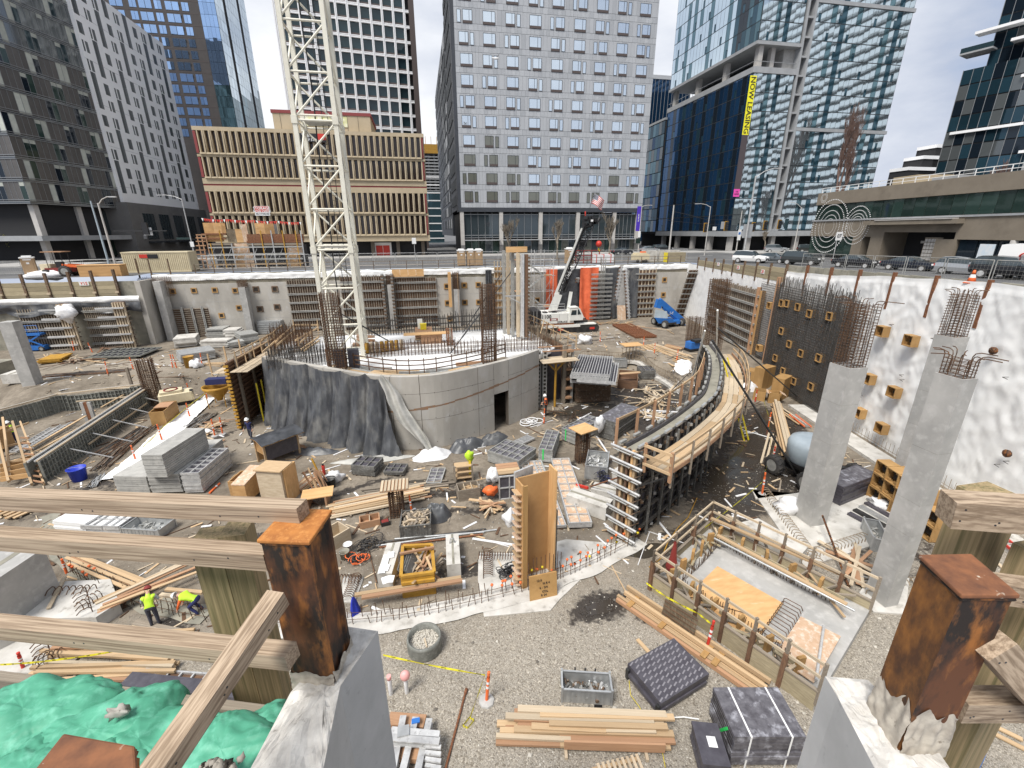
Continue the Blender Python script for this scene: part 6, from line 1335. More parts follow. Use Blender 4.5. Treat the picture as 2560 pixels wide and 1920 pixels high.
for a in((1040,385,1320,400),(1040,440,1320,455),(1560,395,2210,412),(1560,415,2210,470),(1560,470,2210,492),(1110,500,1400,520),(1560,500,2210,520)):hb(*a,'rust_brown' if a[1]<480 else 'wood_grey',.1,.3,'ledger_board')
for x_ in(980,1030,1080):hb(x_,400,x_+12,800,'wood_red',.2,.3,'scaffold_post')
for y_ in(395,430,470,520,570,620,680):hb(975,y_,1090,y_+12,'wood_red',.2,.32,'scaffold_rung')
for x_ in(1140,1240,1380,1620,1710,1830,1960,2110,2170):hb(x_,350 if x_>1700 or x_==1240 else 500,x_+12,800,'yellow_ochre' if x_ in(1140,1240,1710,1960,2110)else 'alu',.3,.4,'scaffold_post')
for y_ in(540,620,680,735):hb(1120,y_,2210,y_+9,'alu_dull' if y_<700 else 'wood_new',.32,.4,'scaffold_rail')
hb(1120,525,2210,800,'interior',-1.6,-1.5,'dark_backing')
for i in range(11):a_=HFr.hit('w',1130+i*98,700,.3);b_=HFr.hit('w',1180+i*98,560,.3);rod(hd,'lattice','alu',HFr.pt(*a_,.35),HFr.pt(*b_,.35),.06,6)
pnt=thing('pennant_string','string of small red and white pennants before the tan block','bunting',HFr.pt(*HFr.hit('w',1600,240),0));mb=MB();q=[]
for i in range(47):x_=1040+i*25;y_=208+i*.9+10*abs(sin(i*.27));u_,z_=HFr.hit('w',x_,y_,.6);q.append(HFr.pt(u_,z_,.6))
mb.tube(q,.02,3)
for i,p in enumerate(q[:-1]):w_=.13;mb.add([p+V((-w_,0,0)),p+V((w_,0,0)),p+V((R.uniform(-.1,.1),-.05,-.45))],[(0,1,2)],1 if i%5 else 2)
mb.obj('flags',['black','red','white'],pnt,kind='stuff')
gr=thing('guard_rail','rust and timber guard rail along the top of the far wall','rail',(0,66.4,10.2))
for i in range(32):u_=-29+i*2.25;FW.box(gr,'post','form_rust',u_-.04,u_+.04,9.9,11.25,-.55,-.47)
for z_ in(10.7,11.2):FW.box(gr,'rail','wood_grey',-29,42,z_-.04,z_+.04,-.6,-.56)
def pole(label,base,k,top,r0=.11,m='alu',arm=None,name='street_lamp',cat='street lamp',z=None):
 b=base if isinstance(base,V)else V(base);h=Hat(b,k,*top);t=thing(name,label,cat,b);mb=MB();mb.rod(b,V((b.x,b.y,h)),r0,10,r0*.62);mb.obj('pole',m,t)
 if arm:
  d=(PD(k,*arm,(b-CAM).dot(FWD))-PD(k,*top,(b-CAM).dot(FWD)));tp=V((b.x,b.y,h));dx=V((d.x,d.y,0));dz=d.z
  mb=MB();mb.tube([tp+V((0,0,-.2)),tp+dx*.35+V((0,0,dz*.6)),tp+dx*.75+V((0,0,dz)),tp+dx+V((0,0,dz))],.055,6);mb.obj('arm',m,t);q=tp+dx+V((0,0,dz));beam(t,'lamp_head','alu',q-dx.normalized()*.2,q+dx.normalized()*.6,.26,.12)
 return t,V((b.x,b.y,h))
def SB(k,x,y):q=ray(k,x,y);p=G(k,x,y,10.3);return V((p.x,p.y,sz(p.x,p.y)))
p1=G('v',1200,1520,10.2);pole('blue-grey signal pole at the left street corner',V((p1.x*.9,p1.y*.9,10.2)),'v',(1003,795),.14,'lift_grey',None,'signal_pole','pole')
p1=G('v',1280,1555,10.2);pole('tan street lamp with curved arm at the left street corner',V((p1.x*.9,p1.y*.9,10.2)),'v',(1088,820),.14,'column_pale',(1222,755))
p1=SB('w',965,700);t,tp=pole('leaning street lamp in front of the dark grey podium',p1,'A',(1175,1285),.12,'alu',(1045,1265));box_w(t,'street_sign','glass_green',(tp.x-1.2,tp.y,14.2),(2.2,.04,.35));box_w(t,'sign_plate','white',(tp.x+.1,tp.y-.2,13.2),(.6,.04,.9))
p1=SB('y',375,520);t,tp=pole('street lamp with a purple banner at the hotel corner',p1,'y',(415,60),.13,'column_pale',(488,52));mat('banner_purple',(.07,.03,.42),rough=.6)
box_w(t,'banner','banner_purple',(tp.x-.55,tp.y,17.6),(.95,.05,5.2));word(t,'lettering','white','MUSEUM',(tp.x-.55,tp.y-.04,17.8),(0,0,1),(-1,0,0),.3,.005);box_w(t,'sign_plate','white',(tp.x-.15,tp.y-.2,14.3),(.6,.04,1.3));box_w(t,'sign_plate','glass_green',(tp.x-.3,tp.y-.2,12.9),(1.1,.04,1.1))
pole('weathered timber utility pole with a sign before the glass tower',SB('y',680,530),'y',(735,50),.2,'column_pale',None,'utility_pole','pole');pole('slim utility pole with white signs in front of the tower banner',SB('y',1340,525),'y',(1400,105),.14,'column_pale',None,'utility_pole','pole')
pole('street lamp with arm to the left near the middle of the glass tower',SB('y',1030,545),'y',(1100,62),.11,'column_pale',(980,38));pole('tallest street lamp rising beside the parked white car',SB('y',1405,612),'E',(797,1105),.17,'alu',(935,1060));pole('street lamp left of the dotted circle building',SB('y',1910,500),'y',(2000,72),.13,'column_pale',(1888,25))
wr=thing('span_wire','thin span wires carrying the traffic signals across the right junction','wire',(60,80,17));SP=(SB('y',1030,545)-CAM).dot(FWD)
mb=MB()
for pts in(((735,115),(1050,195),(1400,195),(1780,165),(2000,95)),((415,150),(600,190),(735,210),(1050,240),(1250,240)),((735,115),(900,150),(1050,195))):mb.tube([PD('y',x,y,SP)for x,y in pts],.03,4)
mb.obj('wire','black',wr)
for i,(x_,y_,lb)in enumerate(((1047,272,'first traffic signal from the left on the span wire'),(1252,255,'second traffic signal, beside a grey panel, on the span wire'),(1520,265,'third traffic signal, nearest the tall lamp, on the span wire'),(1637,250,'fourth traffic signal from the left on the span wire'),(1778,240,'traffic signal farthest right on the span wire'))):
 q=PD('y',x_,y_,SP-.3);t=thing('traffic_signal',lb,'traffic light',q,0,'traffic signals on the span wire');box(t,'housing','black',(0,0,0),(.55,.4,1.5));box(t,'backplate','yellow_ochre',(0,.22,0),(.85,.04,1.8))
 for j in range(3):box(t,'lens','mullion_dark',(0,-.22,.48-.48*j),(.34,.1,.34),u='ball')
 rod(t,'hanger','black',q+V((0,0,.75)),q+V((0,0,1.9)),.06)
for x_,y_,w_,h_,m_,lb in((1840,235,.9,1.9,'glass_teal','teal street banner sign hanging right of the signals'),(1215,250,.95,1.4,'slab_grey','blank grey panel hanging between the signals'),(1130,282,.8,.7,'white','small white lane sign hanging left of the grey panel')):q=PD('y',x_,y_,SP-.2);t=thing('hanging_sign',lb,'sign',q);box(t,'plate',m_,(0,0,0),(w_,.05,h_));rod(t,'hanger','black',q+V((0,0,h_/2)),q+V((0,0,h_/2+1)),.04)
q=SB('y',1362,330);bp_=SB('y',1340,525);t=thing('parking_sign','white and blue parking sign on the slim utility pole','sign',(bp_.x,bp_.y-.25,13.5));box(t,'plate','white',(0,0,.6),(.8,.04,2.2));box(t,'blue_field','blue_lift',(0,-.03,.9),(.5,.02,.5))
bp_=SB('y',1405,612);t=thing('grey_sign_panel','large grey back of a sign on the tallest lamp','sign',(bp_.x+.3,bp_.y+.3,14.4));box(t,'plate','slab_grey',(0,0,.5),(1.6,.05,2.0))
t=thing('traffic_signal','black traffic signal with white trim on the left canopy corner','traffic light',PD('w',385,330,84));box(t,'housing','black',(0,0,0),(.9,.5,2.2));box(t,'backplate','white',(.1,.3,-.5),(1.5,.05,1.4));box(t,'arm','steel_dark',(-1,0,-.4),(9,.2,.2))
t=thing('lane_sign','small white lane sign on a post before the dotted circle wall','sign',SB('z',165,690));b_=SB('z',165,690);rod(t,'post','alu',b_,b_+V((0,0,3.6)),.09);box_w(t,'plate','white',b_+V((.1,-.1,3.7)),(1.0,.05,1.1));word(t,'lettering','black','07',b_+V((.1,-.14,3.7)),(1,0,0),(0,0,1),.5,.01)
t=thing('road_sign','white road sign on a thin post outside the tan block','sign',G('B',1505,1640,10.2));b_=G('B',1505,1640,10.2);rod(t,'post','alu',b_,b_+V((0,0,3.4)),.08);box_w(t,'plate','white',b_+V((0,-.08,3.4)),(.7,.05,1.0))
def car(label,p,rz,paint,kind='sedan',group='cars on the right-hand street'):
 K=dict(sedan=(4.7,.92,((-2.35,.55,.72,.72),(-2.2,.35,.95,.95),(-1.55,.3,1.02,1.04),(-.75,.28,1.02,1.42),(.25,.28,1.0,1.45),(1.05,.28,.96,1.0),(1.9,.3,.86,.88),(2.3,.38,.7,.7))),suv=(4.8,.96,((-2.4,.6,.85,.9),(-2.3,.42,1.1,1.25),(-2.0,.38,1.12,1.72),(-.8,.36,1.12,1.78),(.35,.36,1.1,1.72),(1.05,.36,1.08,1.12),(2.0,.38,1.0,1.02),(2.38,.45,.8,.8))),hatch=(3.9,.84,((-1.9,.5,.8,.85),(-1.82,.36,1.0,1.1),(-1.5,.3,1.05,1.5),(-.6,.28,1.02,1.56),(.35,.28,.98,1.45),(.95,.28,.95,1.0),(1.6,.3,.85,.88),(1.9,.4,.68,.68))),van=(5.6,1.0,((-2.8,.5,1.2,2.45),(-2.75,.42,1.25,2.62),(-2.0,.4,1.25,2.68),(.6,.4,1.25,2.66),(1.3,.4,1.25,2.45),(1.9,.4,1.2,1.3),(2.55,.42,1.05,1.08),(2.8,.5,.8,.8))))[kind]
 L_,hw,S=K;t=thing('parked_car' if kind!='van' else 'delivery_van',label,'car' if kind!='van' else 'van',p,rz,group);b=MB();g_=MB();rings=[]
 for x,zl,zbt,zr in S:
  e=.86 if x in(S[0][0],S[-1][0])else 1;tw_=hw*(.80 if zr>zbt+.1 else.93)
  rings.append([(x,-hw*e*.92,zl),(x,-hw*e,(zl+zbt)/2),(x,-hw*e*.97,zbt),(x,-tw_*e,zr),(x,0,zr+.05),(x,tw_*e,zr),(x,hw*e*.97,zbt),(x,hw*e,(zl+zbt)/2),(x,hw*e*.92,zl)])
 vs=[v for r_ in rings for v in r_];fs=[]
 for i in range(len(S)-1):
  for j in range(8):
   tall=max(S[i][3]-S[i][2],S[i+1][3]-S[i+1][2])>.2;f=(i*9+j,(i+1)*9+j,(i+1)*9+j+1,i*9+j+1)
   gl=tall and(j in(2,5)or(j in(3,4)and abs(S[i][3]-S[i+1][3])>.3))and not(kind=='van' and S[i][0]<.5)
   (g_ if gl else b).add([vs[q]for q in f],[(0,1,2,3)],0,True)
 b.add(rings[0],[tuple(range(9))]);b.add(rings[-1],[tuple(range(8,-1,-1))]);b.obj('body',paint,t,local=True);g_.obj('window','glass_store',t,local=True)
 wr_=.33 if kind in('sedan','hatch')else.38
 for x in(-L_*.30,L_*.31):
  for s_ in(-1,1):
   w=bpy.data.objects.new('wheel',unit('cyl16','rubber'));COL.objects.link(w);w.parent=t;w.matrix_basis=MX.Translation((x,s_*(hw-.1),wr_))@MX.Rotation(pi/2,4,'X')@SCL((wr_*2,wr_*2,.24));w2=bpy.data.objects.new('rim',unit('cyl12','alu'));COL.objects.link(w2);w2.parent=t;w2.matrix_basis=MX.Translation((x,s_*(hw+.01),wr_))@MX.Rotation(pi/2,4,'X')@SCL((wr_*1.25,wr_*1.25,.06))
 for s_ in(-1,1):box(t,'headlight','white',(L_/2-.12,s_*hw*.66,S[-2][2]-.12),(.2,.42,.14));box(t,'tail_light','red',(-L_/2+.05,s_*hw*.7,S[1][2]-.18),(.1,.3,.2));box(t,'mirror',paint,(.75,s_*(hw+.08),1.08),(.2,.18,.14))
 box(t,'grille','black',(L_/2-.02,0,.58),(.08,hw*1.1,.2));box(t,'number_plate','white',(L_/2+.02,0,.48),(.03,.36,.14));return t
mat('car_white',(.78,.78,.77),rough=.25);mat('car_grey',(.14,.155,.165),rough=.25,metal=.4);mat('car_dark',(.05,.055,.055),rough=.25,metal=.3);mat('car_black',(.012,.013,.016),rough=.2);mat('car_navy',(.022,.027,.04),rough=.2,metal=.3);mat('car_silver',(.52,.54,.56),rough=.3,metal=.6)
def CB(k,x,y):p=G(k,x,y,10.9);p=G(k,x,y,sz(p.x,p.y));return V((p.x,p.y,sz(p.x,p.y)))
dn_=-pi/2+.06
for k,x,y,c,kd,rz,lb in(('y',1480,612,'car_white','suv',-1.0,'white car waiting at the junction beside the tall lamp'),('y',1690,612,'car_grey','sedan',-1.05,'grey saloon car right behind the white car'),('y',1735,520,'car_silver','suv',-.5,'silver car crossing behind the grey saloon'),('y',1985,635,'car_dark','suv',-1.1,'dark grey car with a white notice in its side window'),('z',300,715,'car_black','sedan',-1.25,'black saloon left of the dark blue saloon'),('z',850,748,'car_navy','sedan',-1.25,'dark blue saloon left of the silver hatchback'),('z',1400,792,'car_silver','hatch',-1.28,'silver hatchback at the right street barrier'),('z',1880,845,'car_black','suv',-1.35,'black truck with a matt tail in front of the white van'),('y',2060,520,'car_dark','suv',-.6,'dark car far behind near the dotted circle wall')):
 p=CB(k,x,y);q=RW.O*-1.2;car(lb,p+(q if k=='z' else V((0,0,0))),rz-.02,c,kd)
for k,x,y,c,kd,rz,lb in(('y',482,520,'car_silver','sedan',0.1,'white saloon parked under the glass tower columns'),('y',610,515,'car_black','suv',.1,'black car parked beside the white saloon under the tower'),('y',215,540,'car_navy','sedan',.1,'dark car parked in front of the hotel ground floor'),('w',925,790,'car_grey','sedan',1.3,'grey car half hidden behind the orange hoarding')):p=G(k,x,y,10.2);car(lb,V((p.x,p.y,10.2)),rz,c,kd,'cars parked far across the street')
p=CB('z',2180,850);p=p+RW.O*-1.6;vn=car('white delivery van with a red and blue swoosh at right edge',p,-1.42,'car_white','van')
b=MB();th0=-1.42;U_=V((cos(th0),sin(th0),0));N_=V((sin(th0),-cos(th0),0))
cc_=p+N_*1.02+U_*-.6+V((0,0,1.75));pts=[cc_+U_*(.75*cos(t))+V((0,0,.35*sin(t)))+N_*.02 for t in[pi*.25+pi*1.5*i/16 for i in range(17)]];b.tube(pts,[.02+.05*sin(pi*i/16)for i in range(17)],5);b.obj('swoosh','red',vn)
word(vn,'lettering','red','LIN',cc_+U_*1.1+N_*.03,U_,(0,0,1),.42,.01)
cone_p=CB('z',1645,860);
def traffic_cone(label,p,rz=0,group='orange traffic cones'):
 t=thing('traffic_cone',label,'cone',p,rz,group);mb=MB();mb.lathe([(0,.75),(.05,.75),(.11,.5),(.11,.5)],n=12);mb.lathe([(.11,.5),(.15,.32)],n=12,mi=1);mb.lathe([(.15,.32),(.22,.04),(0,.04)],n=12);mb.obj('body',['orange','white'],t,local=True);box(t,'base','orange',(0,0,.02),(.5,.5,.05));return t
traffic_cone('orange cone standing on the edge of the right wall sheeting',RW.pt(RW.hit('z',1640,870,-.3)[0],12.0,-.35))
def tree(label,b,h,spread,m='bark',depth=5,seed=1,up=.75,kids=(3,4),r0=None,leaf=None,name='bare_tree'):
 rr=random.Random(seed);t=thing(name,label,'tree',b);tr_=MB();cr2=MB();r0=r0 or h*.018
 def grow(p,d,L_,r,lv):
  q=p+d*L_;mb=tr_ if lv==0 else cr2;mid=(p+q)/2+V((rr.gauss(0,.03),rr.gauss(0,.03),0))*L_
  mb.tube([p,mid,q],[r,r*.85,r*.7],6 if lv<2 else 3)
  if lv>=depth:return
  for k_ in range(rr.randint(*kids)):
   a=rr.random()*2*pi;s_=spread*rr.uniform(.5,1.1);e=V((cos(a)*s_,sin(a)*s_,up*rr.uniform(.6,1.2)));nd=(d*.75+e).normalized();f=rr.uniform(.35,1)if lv else rr.uniform(.65,1)
   grow(p.lerp(q,f),nd,L_*rr.uniform(.55,.78),max(.022,r*.6),lv+1)
 grow(V(b),V((0,0,1)),h*.34,r0,0);tr_.obj('trunk',m,t);cr2.obj('crown',m,t,kind='stuff');return t
mat('bark',(.14,.10,.08),(.09,.07,.055),3,.9);mat('bark_red',(.20,.125,.10),(.14,.09,.075),3,.9);mat('bark_pale',(.26,.22,.17),(.19,.16,.125),3,.9)
b_=PD('E',1255,1400,104);tree('large bare reddish poplar between glass tower and low building',V((b_.x,b_.y,10.3)),38,.33,'bark_red',6,5,1.0,(3,4),.42)
for k,x,y,h_,sd,lb in(('x',410,735,9,3,'bare street tree left of the stair tower before the hotel'),('x',930,735,8.5,8,'bare street tree between hotel and crane boom'),('x',1500,720,9,12,'spreading bare tree at the right end of the hotel'),('B',1120,1610,7.5,15,'bare tree before the tan block right of the mast'),('y',1620,500,6,19,'small bare tree under the glass tower')):b_=G(k,x,y,10.2);tree(lb,V((b_.x,b_.y,10.2)),h_,.55,'bark_pale' if k!='B' else 'bark',5,sd,.6,(3,4),.19)
b_=SB('F',1020,1040);tree('bare reddish tree rising behind the low building roof',V((108,72,10.2)),19,.4,'bark_red',6,31,1.0,(3,4),.26)
mat('leaf_yellow',(.30,.27,.06),(.16,.17,.05),4,.7)
for lx_,ly_,lb,sd in((175,1420,'small yellow-green street tree before the left glazed block',4),(1420,1330,'yellow-green young tree near the grey podium corner',9)):
 b_=G('v',lx_,ly_,10.2);b_=V((b_.x*.9,b_.y*.9,10.2));t=tree(lb,b_,5.5,.5,'bark',3,sd,.7,(3,4),.1,name='street_tree');mb=MB()
 for i in range(420):a_=R.random()*6.3;q=b_+V((cos(a_)*R.random()*1.1,sin(a_)*R.random()*1.1,2.4+R.random()*3));w_=.1;d_=V((R.gauss(0,1),R.gauss(0,1),R.gauss(0,1))).normalized()*w_;e_=V((R.gauss(0,1),R.gauss(0,1),R.gauss(0,1))).normalized()*w_;mb.add([q-d_,q+e_,q+d_,q-e_],[(0,1,2,3)])
 mb.obj('leaves','leaf_yellow',t,kind='stuff')
p=FW.hit('v',680,1590,-2.2);bh=thing('backhoe','small orange-red backhoe with canopy above the left lagging','backhoe',LW.pt(LW.hit('v',680,1590,-2.6)[0],10.2,-2.6));c=LW.pt(LW.hit('v',680,1590,-2.6)[0],10.2,-2.6)
box_w(bh,'chassis','red_dark',c+V((0,0,.75)),(2.6,1.1,.5));box_w(bh,'engine_cover','cream',c+V((-1.2,0,1.0)),(1.1,1,.9));box_w(bh,'seat','black',c+V((.1,0,1.35)),(.6,.6,.7));box_w(bh,'canopy','wood_red',c+V((0,0,2.85)),(2.2,1.5,.1))
for sx_ in(-.8,.8):
 for sy_ in(-.6,.6):rod(bh,'canopy_post','black',c+V((sx_,sy_,1)),c+V((sx_,sy_,2.8)),.07)
beam(bh,'loader_arm','orange',c+V((.6,-.5,1.3)),c+V((2.9,-.5,1.1)),.15,.3);beam(bh,'loader_arm','orange',c+V((.6,.5,1.3)),c+V((2.9,.5,1.1)),.15,.3);box_w(bh,'bucket','red_dark',c+V((3.2,0,.8)),(.7,1.7,.8));
for x_,y_,r_ in((-1.1,-.75,.42),(-1.1,.75,.42),(.9,-.8,.62),(.9,.8,.62)):wheel(bh,c+V((x_,y_,r_)),r_,.36)
def snow(label,c,rx,ry,h,m='bag_white',nm='sheet_heap'):
 mb=MB();mb.ball(c,(rx,ry,h),14,0,.5,c[0]);return mb.obj(nm,m,None,label=label,cat='sheeting')
snow('pile of white sheeting beside the backhoe',LW.pt(LW.hit('v',480,1600,-2)[0],10.35,-2),2.2,.8,.6)
t=thing('timber_box','orange plywood box at the left top of the far wall','box',LW.pt(LW.hit('v',1130,1560,-1.2)[0],10.2,-1.2));box(t,'body','ply',(0,0,.65),(4.4,1.4,1.3));box(t,'lid','ply_bright',(0,0,1.33),(4.5,1.5,.06))
t=thing('yellow_block','yellow-ended timber block wall by the far right pit corner','hoarding',FW.pt(FW.hit('y',735,600,-2)[0],10.2,-2));box(t,'panel','lagging',(0,0,.75),(3.2,1,1.5));box(t,'yellow_end','yellow',(-1.65,0,.75),(.1,1.05,1.5))
for x_,lb in((485,'left'),(680,'right')):t=thing('street_block',lb+' pale concrete block beside the far right pit corner','barrier',FW.pt(FW.hit('y',x_,560,-3)[0],10.2,-3));box(t,'block','concrete_pale',(0,0,.9),(2.6 if x_<600 else 3.6,.6,1.8));box(t,'foot','concrete_old',(0,0,.08),(2.7 if x_<600 else 3.7,.9,.16))
t=thing('light_tower','cream machine trailer on the far street edge left of blocks','trailer',FW.pt(FW.hit('y',395,600,-2)[0],10.2,-2));box(t,'body','cream',(0,0,.85),(2.6,1.2,.9));box(t,'hood','cream',(-.1,0,1.4),(2,1,.3));box(t,'tank','orange',(.3,-.2,1.65),(.8,.5,.2));
for s_ in(-1,1):box(t,'wheel','rubber',(s_*.7,-.6,.3),(.55,.16,.55),u='ball')
t=thing('red_rack','red steel rack frames on the street behind the crane boom','rack',FW.pt(FW.hit('x',1260,800,-3)[0],10.2,-3));
for i in range(4):box(t,'upright','red_dark',(i*1.3-2,0,1),(.14,.14,2))
for z_ in(.5,1.2,1.95):box(t,'bar','red_dark',(0,0,z_),(4.4,.12,.12))
t=thing('pallet_load','red-strapped white load on the street beside the red racks','pallet',FW.pt(FW.hit('x',1420,760,-3)[0],10.2,-3));box(t,'load','bag_white',(0,0,.7),(3.4,1.2,1.2));
for i in range(3):box(t,'strap','red',(-1.2+i*1.2,0,.72),(.12,1.26,1.26))
# --------- yard: timber, panels, boxes
ORD=['first','second','third','fourth','fifth','sixth','seventh','eighth','ninth','tenth','eleventh','twelfth']+[('%dth'%i)for i in range(13,60)]
WN=('wood_new','wood_new','wood_red','wood_pale')
def fl_(p,dz=0):return V((p[0],p[1],hz(p[0],p[1])+dz))
def lumber(label,k,a,b,n=8,w=1.2,lay=2,sec=(.14,.05),ms=WN,jit=.05,cat='timber',lift=.03,name='timber_pile',sleepers=True,za=None):
 "boards lying along the line a-b, spread over the width w in some layers"
 A,B=(G(k,*a),G(k,*b))if za is None else(G(k,*a,za),G(k,*b,za));d=(B-A);d.z=0;L_=d.length;d/=L_;s_=V((-d.y,d.x,0));t=thing(name,label,cat,fl_((A+B)/2));z0=lift
 if sleepers:
  for f in(.2,.8):q=A.lerp(B,f);q=fl_(q)if za is None else q;beam(t,'bearer','wood_grey',q+s_*(w*.6)+V((0,0,.045)),q-s_*(w*.6)+V((0,0,.045)),.09,.09)
  z0=.10
 for l_ in range(lay):
  m=max(1,n-l_*max(1,n//5))
  for i in range(m):
   o_=(i-(m-1)/2)*w/max(1,n-1);f0,f1=R.uniform(-.04,.06)-.0,R.uniform(.9,1.05);p=A+d*L_*f0+s_*(o_+R.gauss(0,jit*.3));q=A+d*L_*f1+s_*(o_+R.gauss(0,jit));zz=z0+l_*(sec[1]+.012)+sec[1]/2+.006*R.random()
   if za is None:p,q=fl_(p,zz),fl_(q,zz)
   else:p,q=V((p.x,p.y,za+zz)),V((q.x,q.y,za+zz))
   beam(t,'board',R.choice(ms),p,q,sec[0],sec[1])
 return t
def scraps(label,k,pts,n,L=(.8,2.2),ms=WN,cat='timber',name='timber_scraps',h=.25):
 P_=[G(k,*p)for p in pts];c=sum(P_,V())/len(P_);t=thing(name,label,cat,fl_(c))
 for i in range(n):
  a=P_[R.randrange(len(P_))].lerp(c,R.random());an=R.random()*pi;l_=R.uniform(*L)/2;z=.05+h*R.random();v=V((cos(an)*l_,sin(an)*l_,R.gauss(0,.06)));beam(t,'board',R.choice(ms),fl_(a-v,z),fl_(a+v,z+R.gauss(0,.05)),R.choice((.09,.14,.2)),.045)
 return t
PM={}
def panel_mesh(L,W,nx,ny,key,fm_='alu_dull',sk='form_black',T=.12):
 if key in PM:return PM[key]
 b=MB();b.box((0,0,.012),(L-.02,W-.02,.018),0,1)
 for i in range(ny+1):y=-W/2+.03+(W-.06)*i/ny;b.box((0,y,T/2),(L,.06 if i in(0,ny)else.05,T-(.0 if i in(0,ny)else.03)))
 for i in range(nx+1):x=-L/2+.03+(L-.06)*i/nx;b.box((x,0,T/2-.004),(.06,W-.12,T-.01))
 PM[key]=b.mesh('panel',[fm_,sk]);return PM[key]
def stack(label,k,a,b,c,n,nx=5,ny=2,T=.13,fm_='alu_dull',sk='form_black',jit=.02,flip=False,mark=None,cat='panel stack',name='panel_stack',base=.1,solid=None,zp=None):
 "n panels piled up: a-b along the front, a-c to the back (corners on the floor)"
 A,B,C=(G(k,*a,zp),G(k,*b,zp),G(k,*c,zp))if zp is not None else(G(k,*a),G(k,*b),G(k,*c));u=B-A;u.z=0;L_=u.length;u/=L_;v=V((-u.y,u.x,0));W_=max(.5,abs((C-A).dot(v)));sg=1 if(C-A).dot(v)>0 else-1
 c0=A+u*L_/2+v*W_/2*sg;z0=hz(c0.x,c0.y)if zp is None else zp;an=atan2(u.y,u.x);t=thing(name,label,cat,(c0.x,c0.y,z0),an)
 for s_ in(-.35,.35):box(t,'bearer','wood_grey',(s_*L_,0,base/2),(.1,W_*.95,base))
 me=panel_mesh(L_,W_,nx,ny,label,fm_,sk,T-.01)if not solid else None
 for i in range(n):
  if solid:box(t,'panel',solid,(R.gauss(0,jit),R.gauss(0,jit),base+T*(i+.5)),(L_,W_,T*.84))
  else:
   M=MX.Translation((R.gauss(0,jit),R.gauss(0,jit),base+T*i+(T-.01 if flip else 0)))@MX.Rotation(R.gauss(0,.006),4,'Z')
   if flip:M=M@MX.Rotation(pi,4,'X')
   o=bpy.data.objects.new('panel',me);COL.objects.link(o);o.parent=t;o.matrix_basis=M
 if mark:box(t,'spray_mark',mark,(-L_*.18,-W_/2*sg*1.012,base+T*n*.5),(.09,.012,T*n*.9))
 return t,L_,W_,base+T*n
mat('mark_green',(.03,.62,.12),rough=.7)
gbm=MB();gbm.box((0,0,.75),(.6,.03,1.5),0,0)
for x in(-.285,.285,0):gbm.box((x,-.07,.75),(.05,.12,1.5),0,1)
for z in(.05,.4,.78,1.15,1.47):gbm.box((0,-.05,z),(.58,.08,.06),0,1)
mat('form_grey',(.25,.255,.23),(.17,.175,.155),5,.7,.1,rnd=.2,c3=(.34,.34,.31),s3=7,t3=(.55,.7));GBM=gbm.mesh('form_panel',['form_grey','form_grey'])
gb=thing('grade_beam_form','long trench formed with grey ribbed steel panels on the left','formwork',G('s',900,800))
def formrow(P_,Q_,flipx=False,h=1.0):
 a,b=V(P_),V(Q_);d=b-a;d.z=0;n=max(1,round(d.length/.6));an=atan2(d.y,d.x)+(pi if flipx else 0)
 for i in range(n):q=a+d*((i+.5)/n);put('form_panel',GBM,gb,MX.Translation((q.x,q.y,hz(q.x,q.y)-.05))@MX.Rotation(an,4,'Z')@SCL((d.length/n/.6,1,h)))
 for o_ in(0,.12):nrm_=V((-d.y,d.x,0)).normalized()*(o_*(-1 if flipx else 1));beam(gb,'top_waler','alu' if o_ else 'wood_pale',V((a.x,a.y,hz(a.x,a.y)+1.5*h))+nrm_,V((b.x,b.y,hz(b.x,b.y)+1.5*h))+nrm_,.08,.1)
f0,f1=G('s',470,1265),G('s',1585,440);formrow(f0,f1);nv=V((-(f1-f0).y,(f1-f0).x,0)).normalized();formrow(f0+nv*.6,f1+nv*.6,True)
e0,e1,e2=G('s',0,745),G('s',655,520),G('s',1570,400);formrow(e0+V((-2.5,-2.4,0)),e1);formrow(e1,e1+(e2-e1)*.97)
for i in range(5):a=f0.lerp(f1,.18+i*.18);beam(gb,'push_prop','alu',V((a.x,a.y,1.1))-nv*.2,fl_(a-nv*2.6,.05),.06,.06)
beam(gb,'long_brace','wood_pale',V((f0.x,f0.y,.6)).lerp(V((f1.x,f1.y,.6)),.3)-nv*.25,V((f0.x,f0.y,.6)).lerp(V((f1.x,f1.y,.6)),.9)-nv*.25,.06,.12)
for(a,b,m_)in(((340,900),(890,580),'wood_new'),((390,940),(920,650),'wood_new'),((1050,490),(1410,290),'wood_new'),((790,430),(1400,375),'wood_pale'),((740,372),(1390,335),'wood_red'),((650,325),(1560,275),'wood_pale')):beam(gb,'loose_board',m_,G('s',*a,1.0),G('s',*b,1.0),.16,.07)
for x_,m_ in((900,'concrete'),(940,'rust_brown'),(975,'concrete')):q=G('s',x_+20,660,.2);box_w(gb,'stub_post',m_,(q.x,q.y,1.1),(.24,.18,2.0))
q=G('s',1390,340,.8);box_w(gb,'marker_post','wood_grey',(q.x,q.y,2.0),(.2,.2,2.6))
for k_ in range(3):
 a,b=G('s',120+k_*90,960-k_*20,.3),G('s',560+k_*110,700-k_*30,.3);t=thing('joist_ladder','%s aluminium joist ladder lying in the left trench'%('left','middle','right')[k_],'ladder',a);d=(b-a).normalized();s_=V((-d.y,d.x,0))*.25
 for z_ in(-1,1):beam(t,'rail','alu',a+s_*z_,b+s_*z_,.06,.12)
 for i in range(14):q=a.lerp(b,(i+.5)/14);beam(t,'rung','alu',q-s_,q+s_,.06,.08)
t=thing('timber_a_frame','orange plywood trestle with new timber legs at the left edge','trestle',G('s',200,1250))
def sp(x,y,z):return G('s',x,y,z)
